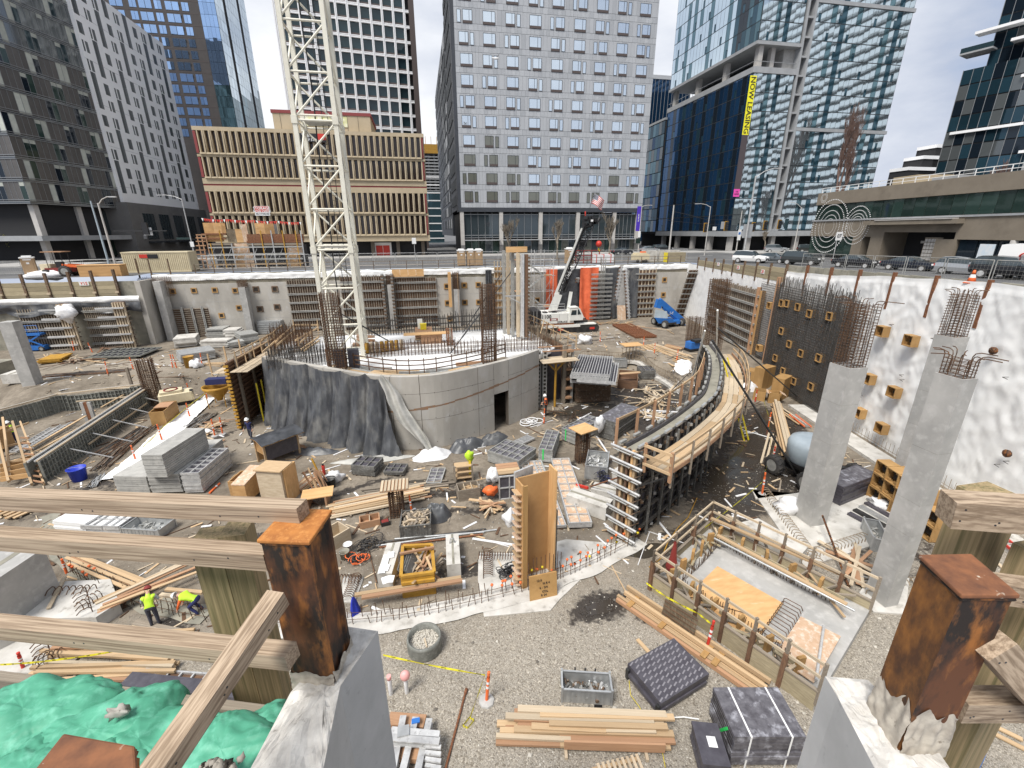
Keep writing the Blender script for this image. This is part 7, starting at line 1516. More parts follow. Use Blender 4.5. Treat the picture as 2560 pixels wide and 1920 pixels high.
for(a,b,w_)in(((110,1240,.4),(30,600,2.6),.2),((330,1290,.2),(130,640,2.6),.2),((90,1260,.4),(-30,760,2.4),.2),((460,1295,.1),(210,640,2.6),.16)):beam(t,'leg','wood_new',sp(*a),sp(*b),w_*.6,w_)
for i in range(4):beam(t,'ply_rail','ply_bright',sp(0,1240-i*45,.5+i*.12),sp(330,1190-i*60,.5+i*.12),.05,.32)
for i in range(9):f=i/9;beam(t,'rung','wood_red',sp(330-f*130,1250-f*500,.3+f*2),sp(450-f*170,1270-f*520,.3+f*2),.07,.1)
for i in range(3):beam(t,'cross_brace','wood_new',sp(60,1060-i*160,1+i*.5),sp(300,1030-i*190,1+i*.5),.05,.14)
q=G('s',60,880,.6);box_w(t,'ply_box','ply',(q.x-1,q.y+.5,1.0),(1.6,1,1.4))
lumber('orange braced timber frame lying behind the top rail at left','l',(20,260),(230,170),5,1.6,2,(.2,.06),('ply_bright','wood_new'))
def bucket(label,p,r=.26,h=.55,m='blue',flare=1.25,name='bucket'):
 mb=MB();mb.lathe([(0,.02),(r,.0),(r*flare,h),(r*flare*1.06,h),(r*flare*1.06,h-.03),(r*flare*.93,h-.02),(r*.93,.04),(0,.04)],n=18);o=mb.obj('shell',m,None);bpy.data.objects.remove(o)
 t=thing(name,label,'bucket',fl_(p));mb.obj('shell',m,t,local=True);b=MB();b.tube([(r*flare*cos(a),0,h-.02-.18*sin(a)*-.3)for a in[pi*i/8 for i in range(9)]],.012,4);b.obj('handle','alu_dull',t,local=True);return t
bucket('blue plastic bucket standing in the dirt behind the top rail',G('s',830,1240),.38,.85);bucket('grey waste bin beside the upright lumber',G('h',745,1600),.26,.62,'steel_dark',name='waste_bin');bucket('white bucket by the plywood crate',G('m',600,770),.19,.42,'white',1.1);bucket('muddy bucket in front of the white bucket',G('m',578,815),.2,.4,'concrete_old',1.15)
bucket('yellow barrel on the dirt bank left of the core',G('h',100,800)if False else G('g',1235,825),.45,1.2,'yellow_ochre',1.05,'barrel')
def crate(label,k,a,b,c,h,m='ply_box',open_=True,wall=.06,cat='crate',name='crate',div=0,zp=None,lid=None):
 A,B,C=(G(k,*a,zp),G(k,*b,zp),G(k,*c,zp))if zp is not None else(G(k,*a),G(k,*b),G(k,*c));u=B-A;u.z=0;L_=u.length;u/=L_;v=V((-u.y,u.x,0));W_=max(.4,abs((C-A).dot(v)));sg=1 if(C-A).dot(v)>0 else-1;c0=A+u*L_/2+v*W_/2*sg;an=atan2(u.y,u.x)
 t=thing(name,label,cat,(c0.x,c0.y,hz(c0.x,c0.y)),an)
 for y in(-1,1):box(t,'side',m,(0,y*(W_/2-wall/2),h/2),(L_,wall,h))
 for x in(-1,1):box(t,'end',m,(x*(L_/2-wall/2),0,h/2),(wall,W_-2*wall-.004,h-.004))
 box(t,'floor',m,(0,0,.06 if open_ else h-.02),(L_-2*wall,W_-2*wall,.04))
 for i in range(div):box(t,'divider','wood_pale',(-L_/2+L_*(i+1)/(div+1),0,h*.48),(.04,W_-2*wall,h*.9))
 return t,L_,W_
t,L_,W_=crate('orange plywood form box by the end of the grade beam','t',(335,690),(490,675),(590,560),1.25,'ply_box',open_=True);box(t,'slatted_lid','wood_red',(0,.25,1.3),(L_,W_*.5,.06))
g_=thing('mixer_machine','cream construction machine behind the orange plywood form box','machine',G('t',610,460));q=G('t',610,460);box(g_,'body','cream',(0,0,.8),(2.6,1.3,.9),.4,u='bev');box(g_,'hood','cream',(-.3,-.1,1.35),(1.7,1.1,.3),.4,u='bev');box(g_,'panel','black',(1.2,.2,1.1),(.25,.6,.4),.4);box(g_,'chassis','steel_dark',(0,0,.25),(2.2,1,.3),.4);ring=MB();ring.lathe([(.45,0),(.55,0),(.55,.05),(.45,.05)],(-.3,-.1,1.52),18);ring.obj('red_ring','red_dark',g_,local=True)
hp=thing('concrete_bucket','yellow concrete pouring bucket on a tripod frame by the core','bucket',G('t',1050,470));q=MB();q.lathe([(.25,.55),(.3,.75),(1.15,1.7),(1.2,1.95),(1.12,1.95),(1.08,1.72),(.2,.8)],n=20);q.obj('hopper','yellow_ochre',hp,local=True);box(hp,'dark_cover','navy',(0,.3,2.3),(1.7,.8,.5))
for i in range(4):a=pi/4+i*pi/2;M,L__=frame_of((1.0*cos(a),1.0*sin(a),0),(1.05*cos(a),1.05*sin(a),1.7));o=bpy.data.objects.new('leg',unit('cyl8','yellow_ochre'));COL.objects.link(o);o.parent=hp;o.matrix_basis=M@MX.Rotation(pi/2,4,'Y')@SCL((.08,.08,L__))
sp_=[G('t',*p)for p in((40,1230),(250,1040),(480,800),(640,640),(800,510),(930,400))];mb=MB();cvs=catmull([(p.x,p.y)for p in sp_],8)
def strip(a,b):i=min(len(cvs)-2,int(a*(len(cvs)-1)));f=a*(len(cvs)-1)-i;p=cvs[i].lerp(cvs[i+1],f);d=(cvs[i+1]-cvs[i]).normalized();w_=.55+.75*(1-a);q=p+V((-d.y,d.x,0))*((b-.5)*2*w_);return V((q.x,q.y,hz(q.x,q.y)+.1+.12*abs(NZ.noise((q.x*1.2,q.y*1.2,0)))+.06*NZ.noise((q.x*4,q.y*4,2))))
mb.grid(strip,90,10);mb.obj('plastic_strip','sheet',None,label='long white plastic sheet on the ground left of the panel stacks',cat='sheeting')
def rods_pile(label,k,a,b,n,w,m=('rebar','rebar_grey','wood_grey'),name='rebar_bundle',cat='rebar'):
 A,B=G(k,*a),G(k,*b);d=B-A;d.z=0;L_=d.length;d/=L_;s_=V((-d.y,d.x,0));t=thing(name,label,cat,fl_((A+B)/2));mb=MB()
 for i in range(n):
  o_=R.uniform(-w/2,w/2);f0,f1=R.uniform(-.03,.12),R.uniform(.88,1.03);an=R.gauss(0,.01);P_=[fl_(A+d*L_*(f0+(f1-f0)*j/6)+s_*(o_+an*L_*(j/6-.5)),.05+.12*R.random())for j in range(7)];mb.tube(P_,R.choice((.022,.03,.045)),4,R.randrange(len(m)))
 mb.obj('bars',list(m),t,kind='stuff');return t
rods_pile('rusty rebar bundle running along the left grade beam','t',(-200,1010),(330,690),34,1.5);rods_pile('grey steel tube bundle behind the white sheet strip','t',(720,720),(960,560),26,1.4,('alu_dull','rebar_grey','wood_grey'));rods_pile('second rebar bundle between the trench and white sheet','s',(1020,1150),(1500,720),30,1.2);rods_pile('rebar bundle on the upper bank at the left','g',(280,890),(830,850),30,1.0,('rebar','rebar_grey','rebar_grey'))
rods_pile('galvanised tube bundle lower left of the white strip','s',(950,1330),(1060,1200),14,.5,('alu_dull','galv','rebar_grey'))
stack('tall stack of pale grey deck sheets left of the ladder panels','t',(340,1395),(660,1385),(800,1010),9,T=.14,solid='board_grey',jit=.012,name='sheet_stack',cat='sheet stack')
stack('upper stack of pale deck sheets with a bright clean top','t',(285,1225),(500,1225),(740,920),11,T=.135,solid='board_grey',jit=.01,name='sheet_stack',cat='sheet stack',zp=1.36,base=.05);stack('lower stack of pale sheets at the left of the tall stack','t',(-20,1380),(320,1390),(290,1180),8,T=.14,solid='board_grey',jit=.012,name='sheet_stack',cat='sheet stack')
stack('stack of aluminium ladder panels with green paint marks','t',(680,1390),(870,1385),(1100,1110),9,2,6,T=.15,fm_='alu',flip=False)[0];scraps('lumber offcuts and white rags by two orange posts','t',((760,800),(900,720),(1040,640),(880,830),(980,690)),26,(1,2.6),WN+('wood_grey',));lumber('two long boards lying right of the offcut heap','t',(775,980),(1035,840),3,.6,1);heap('white rags on the offcut heap',G('t',880,760),.8,.35,.35,'bag_white',31,'cloth_heap','cloth')
hut=thing('site_hut','small plywood hut with curved black felt roof by the tarp','hut',G('t',1640,1090));a,b=G('t',1500,1090),G('t',1830,960);d=b-a;d.z=0;L_=d.length;an=atan2(d.y,d.x);M0=MX.Translation(fl_((a+b)/2))@MX.Rotation(an,4,'Z');hut.matrix_basis=M0;WMI[hut.name]=M0.inverted()
box(hut,'wall','form_black',(0,-.45,1.0),(L_,.06,1.1));box(hut,'wall','ply',(0,.75,.9),(L_,.06,1.6))
for x in(-1,1):
 for y in(-.45,.75):box(hut,'post','wood_new',(x*(L_/2+.03),y,.85),(.12,.12,1.7))
 box(hut,'end_wall','ply',(x*L_/2,.15,1.2),(.05,1.1,.7))
mb=MB();mb.grid(lambda u_,v_:V(((u_-.5)*(L_+.7),-.95+2.1*v_,1.62+.42*sin(pi*(.12+.8*v_))+.02*sin(u_*20))),20,10);mb.grid(lambda u_,v_:V(((.5-u_)*(L_+.7),-.95+2.1*v_,1.57+.42*sin(pi*(.12+.8*v_)))),20,10,1);mb.obj('roof',['tarp_black','ply'],hut,local=True)
for s_ in(-1,1):box(hut,'brace','wood_red',(L_/2+.35,s_*.3,.4),(1.1,.08,.12),0,0,.6)
crate('brown plywood box with sloped lid beside the black roofed hut','t',(1150,1415),(1290,1415),(1500,1290),1.0,'ply',name='plywood_box');A,B,C=G('t',1150,1300,1.45),G('t',1290,1305,1.45),G('t',1480,1100,1.6);bx_=bpy.data.objects['plywood_box'];mb=MB();mb.hexa([A,B,C,C+(A-B)],[p+V((0,0,.06))for p in(A,B,C,C+(A-B))]);mb.obj('sloped_lid','ply_pale',bx_);mb=MB();mb.hexa([V((p.x,p.y,.3))for p in(A,B,C,C+(A-B))],[p-V((0,0,.02))for p in(A,B,C,C+(A-B))]);mb.obj('inner_box','ply',bx_)
wb_=thing('timber_box','tall new plywood column box behind the rusty post','box',G('t',1650,1480));A,B,C=G('t',1500,1480),G('t',1760,1500),G('t',1850,1470);q=(A+B)/2;a1=atan2((B-A).y,(B-A).x);box_w(wb_,'face_board','wood_pale',(q.x,q.y+.5,1.0),((B-A).length*.96,1.0,2.3),a1);box_w(wb_,'edge_board','ply_bright',(q.x+(B-A).length*.52,q.y+.45,1.0),(.14,1.1,2.34),a1);box_w(wb_,'lid','wood_new',(q.x,q.y+.5,2.2),((B-A).length*1.05,1.2,.07),a1)
q=G('h',660,1655,.6);t=thing('plywood_table','new plywood sheet on trestles behind the post','plywood',fl_(q));box(t,'sheet','ply_bright',(0,0,.75),(1.7,1.1,.05),.1);box(t,'trestle','wood_red',(-.5,0,.37),(.1,1,.72));box(t,'trestle','wood_red',(.5,0,.37),(.1,1,.72))
t=thing('upright_lumber','fan of short boards leaning upright near the waste bin','timber',G('h',670,1600))
for i in range(11):a=G('h',640+i*11,1630+R.uniform(-20,10));beam(t,'board',R.choice(('wood_red','wood_new','wood_red')),a+V((0,0,.02)),a+V((-.45+R.gauss(0,.12),.55+R.gauss(0,.1),1.25+R.gauss(0,.12))),.05,.14)
beam(t,'yellow_board','yellow_ochre',G('h',690,1560),G('h',690,1560)+V((-.5,.3,1.5)),.06,.12)
lumber('pile of short new boards left of the upright fan','h',(520,1640),(620,1560),7,.8,3);ex=thing('fire_extinguisher','red fire extinguisher beside a white bag','extinguisher',G('h',703,1525));box(ex,'cylinder','red',(0,0,.4),(.2,.2,.65),u='cyl12');box(ex,'valve','black',(0,0,.78),(.1,.1,.12))
def bag(label,p,r,h,m='bag_white',seed=1):mb=MB();p=fl_(p);mb.ball((p.x,p.y,p.z+h*.42),(r,r*.8,h*.55),16,0,.9,seed);return mb.obj('sack',m,None,label=label,cat='bag')
bag('white plastic sack behind the grey waste bin',G('h',775,1560),.5,.7,seed=3);bag('white plastic sack standing near the slatted capped form',G('n',195,325),.42,.95,seed=5);bag('white sack with an orange mark at the square column foot',G('dd',195,500),.62,.9,seed=7);bag('white sack lying beside the plywood blockout boxes',G('dd',725,470),.6,.5,seed=9);bag('big white sack on the bank near the crane tracks',G('i',990,672),.9,1.1,seed=11);bag('white wrapped sack hanging against left timber forms',LW.pt(*LW.hit('cc',455,450,2.2),2.2),.9,1.6,seed=13)
bpy.data.objects['sack.005'].location=(0,0,LW.hit('cc',455,500,2.2)[1]-1.8)if 'sack.005' in bpy.data.objects else(0,0,0)
stack('square stack of dark steel frames in front of the tarp','h',(880,1525),(1030,1540),(1030,1470),5,3,2,T=.14,fm_='form_steel');stack('pair of dark steel frames right of the square stack','h',(1085,1530),(1215,1535),(1215,1480),2,3,2,T=.14,fm_='form_steel')
stack('single grey frame lying flat among puddles','h',(1360,1590),(1460,1590),(1455,1490),1,2,4,T=.1,fm_='alu_dull',sk='form_worn')
t,L_,W_=crate('open timber crate with dividers full of stakes','m',(1315,455),(1455,430),(1435,380),.75,'wood_grey',div=2,name='timber_crate')
for i in range(40):x,y=R.uniform(-L_*.1,L_*.42),R.uniform(-W_*.35,W_*.35);box(t,'stake','wood_new',(x,y,.5),(.6,.03,.03),R.gauss(0,.3),0,R.gauss(0,.25))
rk=thing('timber_rack','small timber rack with a hi-vis vest hanging on it','rack',G('m',1345,310));q=G('m',1345,310)
for sx_ in(-.55,.55):
 for sy_ in(-.3,.3):box(rk,'post','wood_grey',(sx_,sy_,.6),(.1,.1,1.2))
for z_ in(.3,.7,1.1):box(rk,'shelf','wood_new',(0,0,z_),(1.1,.6,.05))
vs_=thing('vest','bright yellow-green hi-vis vest hung on a post by the rack','vest',G('m',1388,300));rod(vs_,'post','wood_red',G('m',1390,305),G('m',1390,305)+V((0,0,1.5)),.08);mb=MB();p=G('m',1388,300);mb.ball((p.x,p.y,p.z+1.65),(.28,.2,.32),12,0,.8,4);mb.obj('cloth','hivis',vs_);mb=MB();mb.beam(p+V((-.02,-.15,.4)),p+V((0,-.12,1.4)),.14,.05);mb.obj('strap','yellow',vs_)
lumber('long pile of new lumber running behind the rusty post','m',(480,520),(1110,395),9,1.6,3,jit=.12);lumber('thin dark boards lying behind the lumber pile','m',(700,400),(1280,335),3,.5,1,ms=('wood_grey',))
heap('black tarp bundle beside the bin of wood blocks',G('m',1170,545),.85,.65,.85,'tarp',44,rz=.2)
def bin_(label,k,a,b,c,h,fill,_0=0,fm=('wood_pale',),m='galv',n=60,name='steel_bin'):
 t,L_,W_=crate(label,k,a,b,c,h,m,True,.03,'bin',name)
 for s_ in(-1,1):
  for y in(-1,1):box(t,'corner_post',m,(s_*(L_/2),y*W_/2,h/2+.04),(.07,.07,h+.12))
  box(t,'rim',m,(0,s_*W_/2,h),(L_,.06,.06));box(t,'rim',m,(s_*L_/2,0,h),(.06,W_,.06))
 for i in range(10):box(t,'rib',m,(-L_/2+L_*(i+.5)/10,-W_/2-.005,h/2),(L_*.05,.02,h*.86))
 for i in range(n):
  x,y,z=R.uniform(-L_*.42,L_*.42),R.uniform(-W_*.4,W_*.4),h*fill-.12+R.random()*.22;mm=R.choice(fm)
  if fm[0].startswith('wood'):box(t,'block',mm,(x,y,z),(R.uniform(.25,.6),.09,.09),R.random()*6,R.gauss(0,.3),R.gauss(0,.3))
  else:box(t,'clamp',mm,(x,y,z),(R.uniform(.12,.3),R.uniform(.05,.12),R.uniform(.04,.08)),R.random()*6,R.gauss(0,.6),R.gauss(0,.6))
 return t
bin_('grey metal bin heaped with short wood blocks','m',(940,695),(1135,675),(1130,570),.75,.92,0,('wood_pale','wood_grey'),'form_steel',80)
t,L_,W_=crate('small plywood tool crate with hoses by the lumber pile','m',(675,635),(808,605),(800,560),.4,'wood_red',name='tool_crate',div=1);crate('open plywood bin with cable reel beside the rusty post','m',(515,765),(620,700),(500,680),.75,'wood_pale',name='plywood_bin');t=thing('small_case','small magenta-lined tool case near the crate','case',G('m',838,600));box(t,'case','steel_dark',(0,0,.12),(.45,.35,.22),.2);box(t,'tray','red_dark',(0,0,.24),(.36,.27,.03),.2)
def cables(label,p,r,m=('black','rebar_grey'),n=14,h=.25,name='cable_heap'):
 t=thing(name,label,'cable',fl_(p));mb=MB()
 for i in range(n):
  c=V((R.gauss(0,r*.35),R.gauss(0,r*.25),.05+h*R.random()));q=r*R.uniform(.25,.6);ph=R.random()*6;tl=V((R.gauss(0,.3),R.gauss(0,.3),1)).normalized();a_=tl.orthogonal().normalized();b_=tl.cross(a_);mb.tube([c+a_*q*cos(ph+j*.5)+b_*q*sin(ph+j*.5)*.8 for j in range(11)],.022,4,R.randrange(len(m)))
 mb.obj('loops',list(m),t,local=True,kind='stuff');return t
cables('tangle of black harness straps near the rusty post',G('m',730,740),.75,n=22);cables('second cable tangle with orange end near the buckets',G('m',660,840),.6,('black','black','orange'),20);cables('black cable heap on the pale footing',G('n',290,920),.55,('black',),24,.4);cables('black harness bundle hung over the wire basket',G('i',1110,1500,.9),.5,('black','navy'),24,.9)
def conc_block(label,k,a,b,c,h,m='concrete_pale',name='concrete_block'):
 A,B,C=G(k,*a),G(k,*b),G(k,*c);u=B-A;u.z=0;L_=u.length;u/=L_;v=V((-u.y,u.x,0));W_=max(.5,abs((C-A).dot(v)));sg=1 if(C-A).dot(v)>0 else-1;c0=A+u*L_/2+v*W_/2*sg;t=thing(name,label,'block',fl_(c0),atan2(u.y,u.x));box(t,'block',m,(0,0,h/2),(L_,W_,h),u='cube');box(t,'groove','concrete_old',(0,0,h+.002),(L_*.16 if L_<W_ else L_*.98,W_*.98 if L_<W_ else W_*.16,.02));return t
conc_block('concrete block covered with papers left of the yellow dumpster','m',(795,1010),(890,1005),(905,800),.75);t=thing('papers','scattered papers weighed down on the left concrete block','paper',G('m',850,880,.78));
for i in range(7):box(t,'sheet','white',(R.gauss(0,.12),R.gauss(0,.45),.01+i*.004),(.3,.42,.004),R.gauss(0,.4))
conc_block('concrete block right of the yellow dumpster with lifting loop','m',(1240,945),(1330,935),(1300,740),.75);mb=MB();q=G('m',1255,720,.75);mb.tube([q+V((0,0,0)),q+V((.05,0,.25)),q+V((.2,0,.25)),q+V((.25,0,0))],.03,6);mb.obj('lifting_loop','galv',bpy.data.objects['concrete_block.001'])
dm=thing('yellow_dumpster','yellow ochre steel skip filled with scrap timber and panels','skip',G('m',1055,1060));A,B,C,D_=G('m',955,1075),G('m',1165,1045),G('m',1150,860),G('m',965,870);hh=1.15
mb=MB()
for a,b in((A,B),(B,C),(C,D_),(D_,A)):mb.hexa([a,b,b+(C-a)*.001,a+(C-a)*.001+V((0,0,0))],[a+V((0,0,hh)),b+V((0,0,hh)),b+V((0,0,hh)),a+V((0,0,hh))])if False else mb.beam(a+V((0,0,hh/2)),b+V((0,0,hh/2)),.06,hh)
mb.obj('side','yellow_ochre',dm);mb=MB();mb.prism([(p.x,p.y)for p in(A,B,C,D_)],.05,.3);mb.obj('floor','yellow_ochre',dm)
for a,b in((A,B),(B,C),(C,D_),(D_,A)):beam(dm,'rim','yellow_ochre',a+V((0,0,hh)),b+V((0,0,hh)),.14,.12)
beam(dm,'front_lip','yellow_ochre',A+V((0,-.1,.85)),B+V((0,-.1,.85)),.1,.14);beam(dm,'loose_bar','wood_red',D_.lerp(A,.35)+V((-.1,0,1.3)),C.lerp(B,.25)+V((.1,0,1.35)),.1,.1)
cc2=(A+B+C+D_)/4
for i in range(30):a_=R.gauss(1.5,.5);l_=R.uniform(.35,.8);c=cc2+V((R.uniform(-.1,.75),R.uniform(-.7,.5),.5+R.random()*.5));v=V((cos(a_)*l_,sin(a_)*l_,R.gauss(0,.2)));beam(dm,'scrap_board',R.choice(('wood_new','wood_red','wood_grey')),c-v,c+v,.1,.05)
for i in range(5):c=cc2+V((-.55+i*.09,.1-i*.05,.85));M=MX.Translation(c)@MX.Rotation(1.35,4,'Z')@MX.Rotation(1.0,4,'X')@SCL((1.2,.7,.05));put('scrap_panel',unit('cube','form_steel'),dm,M)
pp=thing('pipe_bundle','long steel pipes lying behind the yellow skip','pipe',G('m',1100,690))
for i,(a,b)in enumerate((((780,745),(1560,640)),((785,725),(1490,635)),((800,755),(1470,670)),((900,700),(1480,655)))):rod(pp,'pipe',('galv','rebar_grey','rust_brown','galv')[i],fl_(G('m',*a),.07),fl_(G('m',*b),.07),.1)
cr3=thing('culvert_ring','upright grey plastic pipe ring filled with gravel in the foreground','pipe',G('m',1090,1440));q=G('m',1095,1400);rr_=.62;cr3.location=fl_(q);WMI[cr3.name]=MX.Translation(fl_(q)).inverted();mb=MB();mb.lathe([(rr_,0),(rr_+.03,.1),(rr_,.2),(rr_+.03,.3),(rr_,.4),(rr_+.03,.5),(rr_+.01,.62),(rr_-.05,.62),(rr_-.05,.1)],n=36);mb.obj('wall','form_grey',cr3,local=True);mb=MB()
for i in range(500):a,r_=R.random()*6.3,sqrt(R.random())*(rr_-.06);mb.ball((r_*cos(a),r_*sin(a),.30+.04*R.random()),R.uniform(.02,.045),5)
mb.obj('stones','stone_a',cr3,local=True,kind='stuff');box(cr3,'stake','wood_pale',(.05,-.1,.38),(.05,.4,.04),.2);box(cr3,'gravel_fill','stone_b',(0,0,.16),(rr_*1.85,rr_*1.85,.3),u='cyl24')
# ---- starter bar arcs and pale footings in the foreground
CC=V((-1.1,39.1,0));RF=24.3
def arc(a,r_=RF):return V((CC.x+r_*sin(a),CC.y-r_*cos(a),0))
ft2=thing('ring_footing','curved pale concrete footing strip with rebar starters in the foreground','footing',arc(-.1));mb=MB()
def strip2(a0,a1,r0,r1,z,m_):
 b=MB();b.grid(lambda u_,v_:(lambda p:V((p.x,p.y,hz(p.x,p.y)+z+.03*NZ.noise((p.x*1.5,p.y*1.5,0)))))(arc(a0+(a1-a0)*u_,r0+(r1-r0)*v_+(.22*NZ.noise((u_*14,v_*3,r0))if v_ in(0,1)else 0))),60,4);b.obj('footing_top',m_,ft2)
strip2(-.32,.47,RF-.35,RF+.75,.06,'concrete_pale');strip2(-1.0,-.36,RF-.4,RF+.4,.04,'concrete_old');mb=MB();cb=MB();tb_=MB()
a=-.78
while a<.47:
 for r_ in(-.12,.22):
  if R.random()<.9:p=arc(a+R.gauss(0,.002),RF+r_);p=fl_(p);h_=R.uniform(.55,.75);q=p+V((R.gauss(0,.05),R.gauss(0,.05),h_));mb.rod(p,q,.016,4)
  if(a>.12 or-.7<a<-.62)and R.random()<.62:cb.lathe([(0,.05),(.05,.05),(.07,.0),(.03,-.02),(.03,-.08),(0,-.08)],q,8,R.choice((0,0,0,0,1)))
 a+=.0125
for r_ in(-.12,.22):mb.tube([fl_(arc(-.78+1.25*i/60,RF+r_),.3)for i in range(61)],.014,4)
mb.obj('starter_bar','rebar',ft2,kind='stuff');cb.obj('safety_cap',['orange','yellow'],ft2,kind='stuff')
def pad(label,P_,z,m_='concrete_pale',hooks=None,hm='rebar',name='pile_cap',k=None):
 Q=[G(k,*p)for p in P_]if k else[V(p)for p in P_];t=thing(name,label,'footing',fl_(sum(Q,V())/len(Q)));b=MB();b.prism([(p.x,p.y)for p in Q],-.3,z);b.obj('slab',m_,t)
 if hooks:
  mb=MB()
  for(ia,ib,n,inn)in hooks:
   A,B=Q[ia],Q[ib];d=(B-A).normalized();s_=V((-d.y,d.x,0));c=sum(Q,V())/len(Q);s_=s_ if(c-A).dot(s_)>0 else-s_
   for i in range(n):p=A.lerp(B,(i+.5)/n)+s_*inn;p.z=z;mb.tube([p,p+V((0,0,.2)),p+s_*.08+V((0,0,.3)),p+s_*.3+V((0,0,.28)),p+s_*.45+V((0,0,.16))],.02,5)
  mb.obj('hook_bar',hm,t,kind='stuff')
 return t
pad('pale pile cap with rebar edge around the brown column form',((95,790),(330,790),(660,700),(1000,730),(620,1090),(560,1160),(130,1200),(90,960)),.05,'concrete_pale',((7,0,14,.25),(0,1,14,.2)),k='n',name='pale_footing')
pad('pale footing corner with hooks beside the rusty post',((560,940),(700,945),(640,1110),(560,1110)),.06,'concrete_pale',((1,2,12,.1),(0,1,7,.1)),k='m',name='pale_footing')
pad('broad pile cap with hooked bars round the square columns',((0,380),(300,820),(700,690),(880,520),(600,330),(250,400),(20,430)),.10,'concrete_pale',((0,1,28,.45),(1,2,20,.3)),'rebar_pale',k='dd')
pad('pale footing under the nearest column with loose wire',((480,600),(700,600),(680,800),(500,790),(420,680)),.06,'concrete_pale',((0,1,8,.2),(4,0,6,.2)),'rebar_pale',k='p',name='pale_footing')
fb=pad('sloped pale pile cap with rows of hooks at lower left',((-180,700),(640,655),(690,790),(560,875),(270,880),(-180,1100)),.55,'concrete_pale',((0,1,22,.55),(1,2,6,.8),(2,3,5,.9)),k='l')
pad('pale footing with bent bars behind the lowest left rail',((-100,960),(300,950),(350,1080),(180,1140),(-100,1130)),.12,'concrete_pale',((1,2,6,.15),(2,3,6,.15)),k='l',name='pale_footing')
lumber('single board lying over the sloped pile cap','l',(300,835),(385,655),1,.1,1,sleepers=False,ms=('wood_pale',),lift=.6);conc_block('pale concrete wall end at the left picture edge','l',(-190,960),(40,965),(-50,700),2.6,'concrete','wall_end')
t=lumber('double new board lying on the starter bars with blue cloth','m',(660,1150),(1385,1030),2,.22,1,(.18,.1),('wood_new','wood_red'),sleepers=False,lift=.62);heap('bright blue cloth tied at the left board end',G('m',645,1165),.2,.3,.8,'blue_cloth',51,'cloth_heap','cloth')
lumber('crossed long boards leaning over the starter bars by the workers','l',(420,530),(800,690),3,.5,2,sleepers=False,lift=.5);lumber('fan of long boards by the two crouching workers','l',(570,810),(1140,545),5,.9,2,sleepers=False,lift=.5,jit=.3);lumber('board that the two workers are fixing','l',(940,750),(1150,770),2,.3,1,(.16,.09),sleepers=False,lift=.7);lumber('grey board lying on dark soil below the workers','l',(770,850),(1250,935),1,.1,1,(.25,.06),('wood_grey',),sleepers=False)
lumber('braced lumber pile at lower left behind the green bags','l',(250,1075),(1050,1055),7,1.7,2,(.12,.1),jit=.25);lumber('second lumber pile crossing the lower left pile','l',(290,1150),(1000,1095),3,.5,1,(.12,.1),lift=.35);lumber('upper boards of the lower left lumber pile','l',(300,980),(900,1030),4,.6,1,(.12,.1),lift=.3)
stack('row of steel framed panels behind the lowest rail','l',(760,1200),(1400,1260),(1390,1170),1,9,1,T=.12,fm_='alu',sk='ply_dark');stack('black boxed beam forms in front of the panel row','l',(690,1240),(1420,1320),(1420,1270),2,6,1,T=.16,fm_='form_black',flip=True)
stack('white topped panel stack behind the second rail','l',(310,330),(490,345),(540,250),5,T=.11,solid='white');stack('small aluminium panel stack with a board on top','l',(470,345),(590,350),(640,265),4,2,2,T=.12,fm_='alu',sk='sheet_floor');stack('second small aluminium panel stack by the steel tray','l',(590,350),(680,355),(740,265),4,2,2,T=.12,fm_='alu',sk='sheet_floor')
bin_('low steel tray with scrap beside the aluminium panels','l',(690,360),(900,375),(930,300),.5,.5,0,('alu_dull',),'galv',40,'steel_tray');
# ---- brown column form and boards
bf=thing('column_form','tall brown plywood column form standing on the pale footing','formwork',G('n',450,1000));A,B=G('n',355,1005),G('n',585,925);htop=Hat(A,'n',345,345);d=(B-A);d.z=0;L_=d.length;an=atan2(d.y,d.x);c=(A+B)/2
M0=MX.Translation((c.x,c.y,.02))@MX.Rotation(an,4,'Z');bf.matrix_basis=M0;WMI[bf.name]=M0.inverted();box(bf,'back_ply','ply',(.1,.5,htop/2),(L_*.9,.05,htop));box(bf,'front_edge','ply_bright',(L_/2-.1,.2,htop/2+.15),(.07,.65,htop+.3));box(bf,'left_ply','ply',(-L_/2+.12,.15,htop/2),(.07,.75,htop));box(bf,'front_strip','ply_box',(-L_/2+.2,-.2,htop/2),(.22,.07,htop))
for i in range(16):z=.2+i*(htop-.3)/16;box(bf,'ply_rib','wood_new' if i%2 else 'ply_pale',(-L_/2-.05,.1,z),(.24,.5,.05),0,0,.25)
box(bf,'steel_backing','alu',(-L_/2+.55,.7,htop*.52),(1.0,.09,htop*1.06),.25);box(bf,'side_steel','form_steel',(L_/2+.12,.4,htop*.32),(.1,.5,htop*.64))
mb=MB()
for i in range(9):x=-L_/2+.3+i*.2;mb.rod((x,-.38,0),(x+R.gauss(0,.02),-.38,1.5+.2*R.random()),.018,4)
for z in(.7,):mb.tube([(-L_/2+.2,-.4,z),(0,-.45,z-.03),(L_/2,-.42,z+.05)],.018,4)
mb.obj('dowel_bar','rebar',bf,local=True,kind='stuff')
nb_=thing('notice_board','plywood board with handwritten notes leaning on the starter bars','board',G('n',510,1100));A,B=G('n',428,1105),G('n',605,1065);zt_=Hat(A,'n',420,965);up=V((0,.22,zt_));mb=MB();mb.hexa([A,B,B+V((0,.05,0)),A+V((0,.05,0))],[A+up,B+up,B+up+V((0,.05,0)),A+up+V((0,.05,0))]);mb.obj('board','ply_box',nb_)
ud=(B-A).normalized()
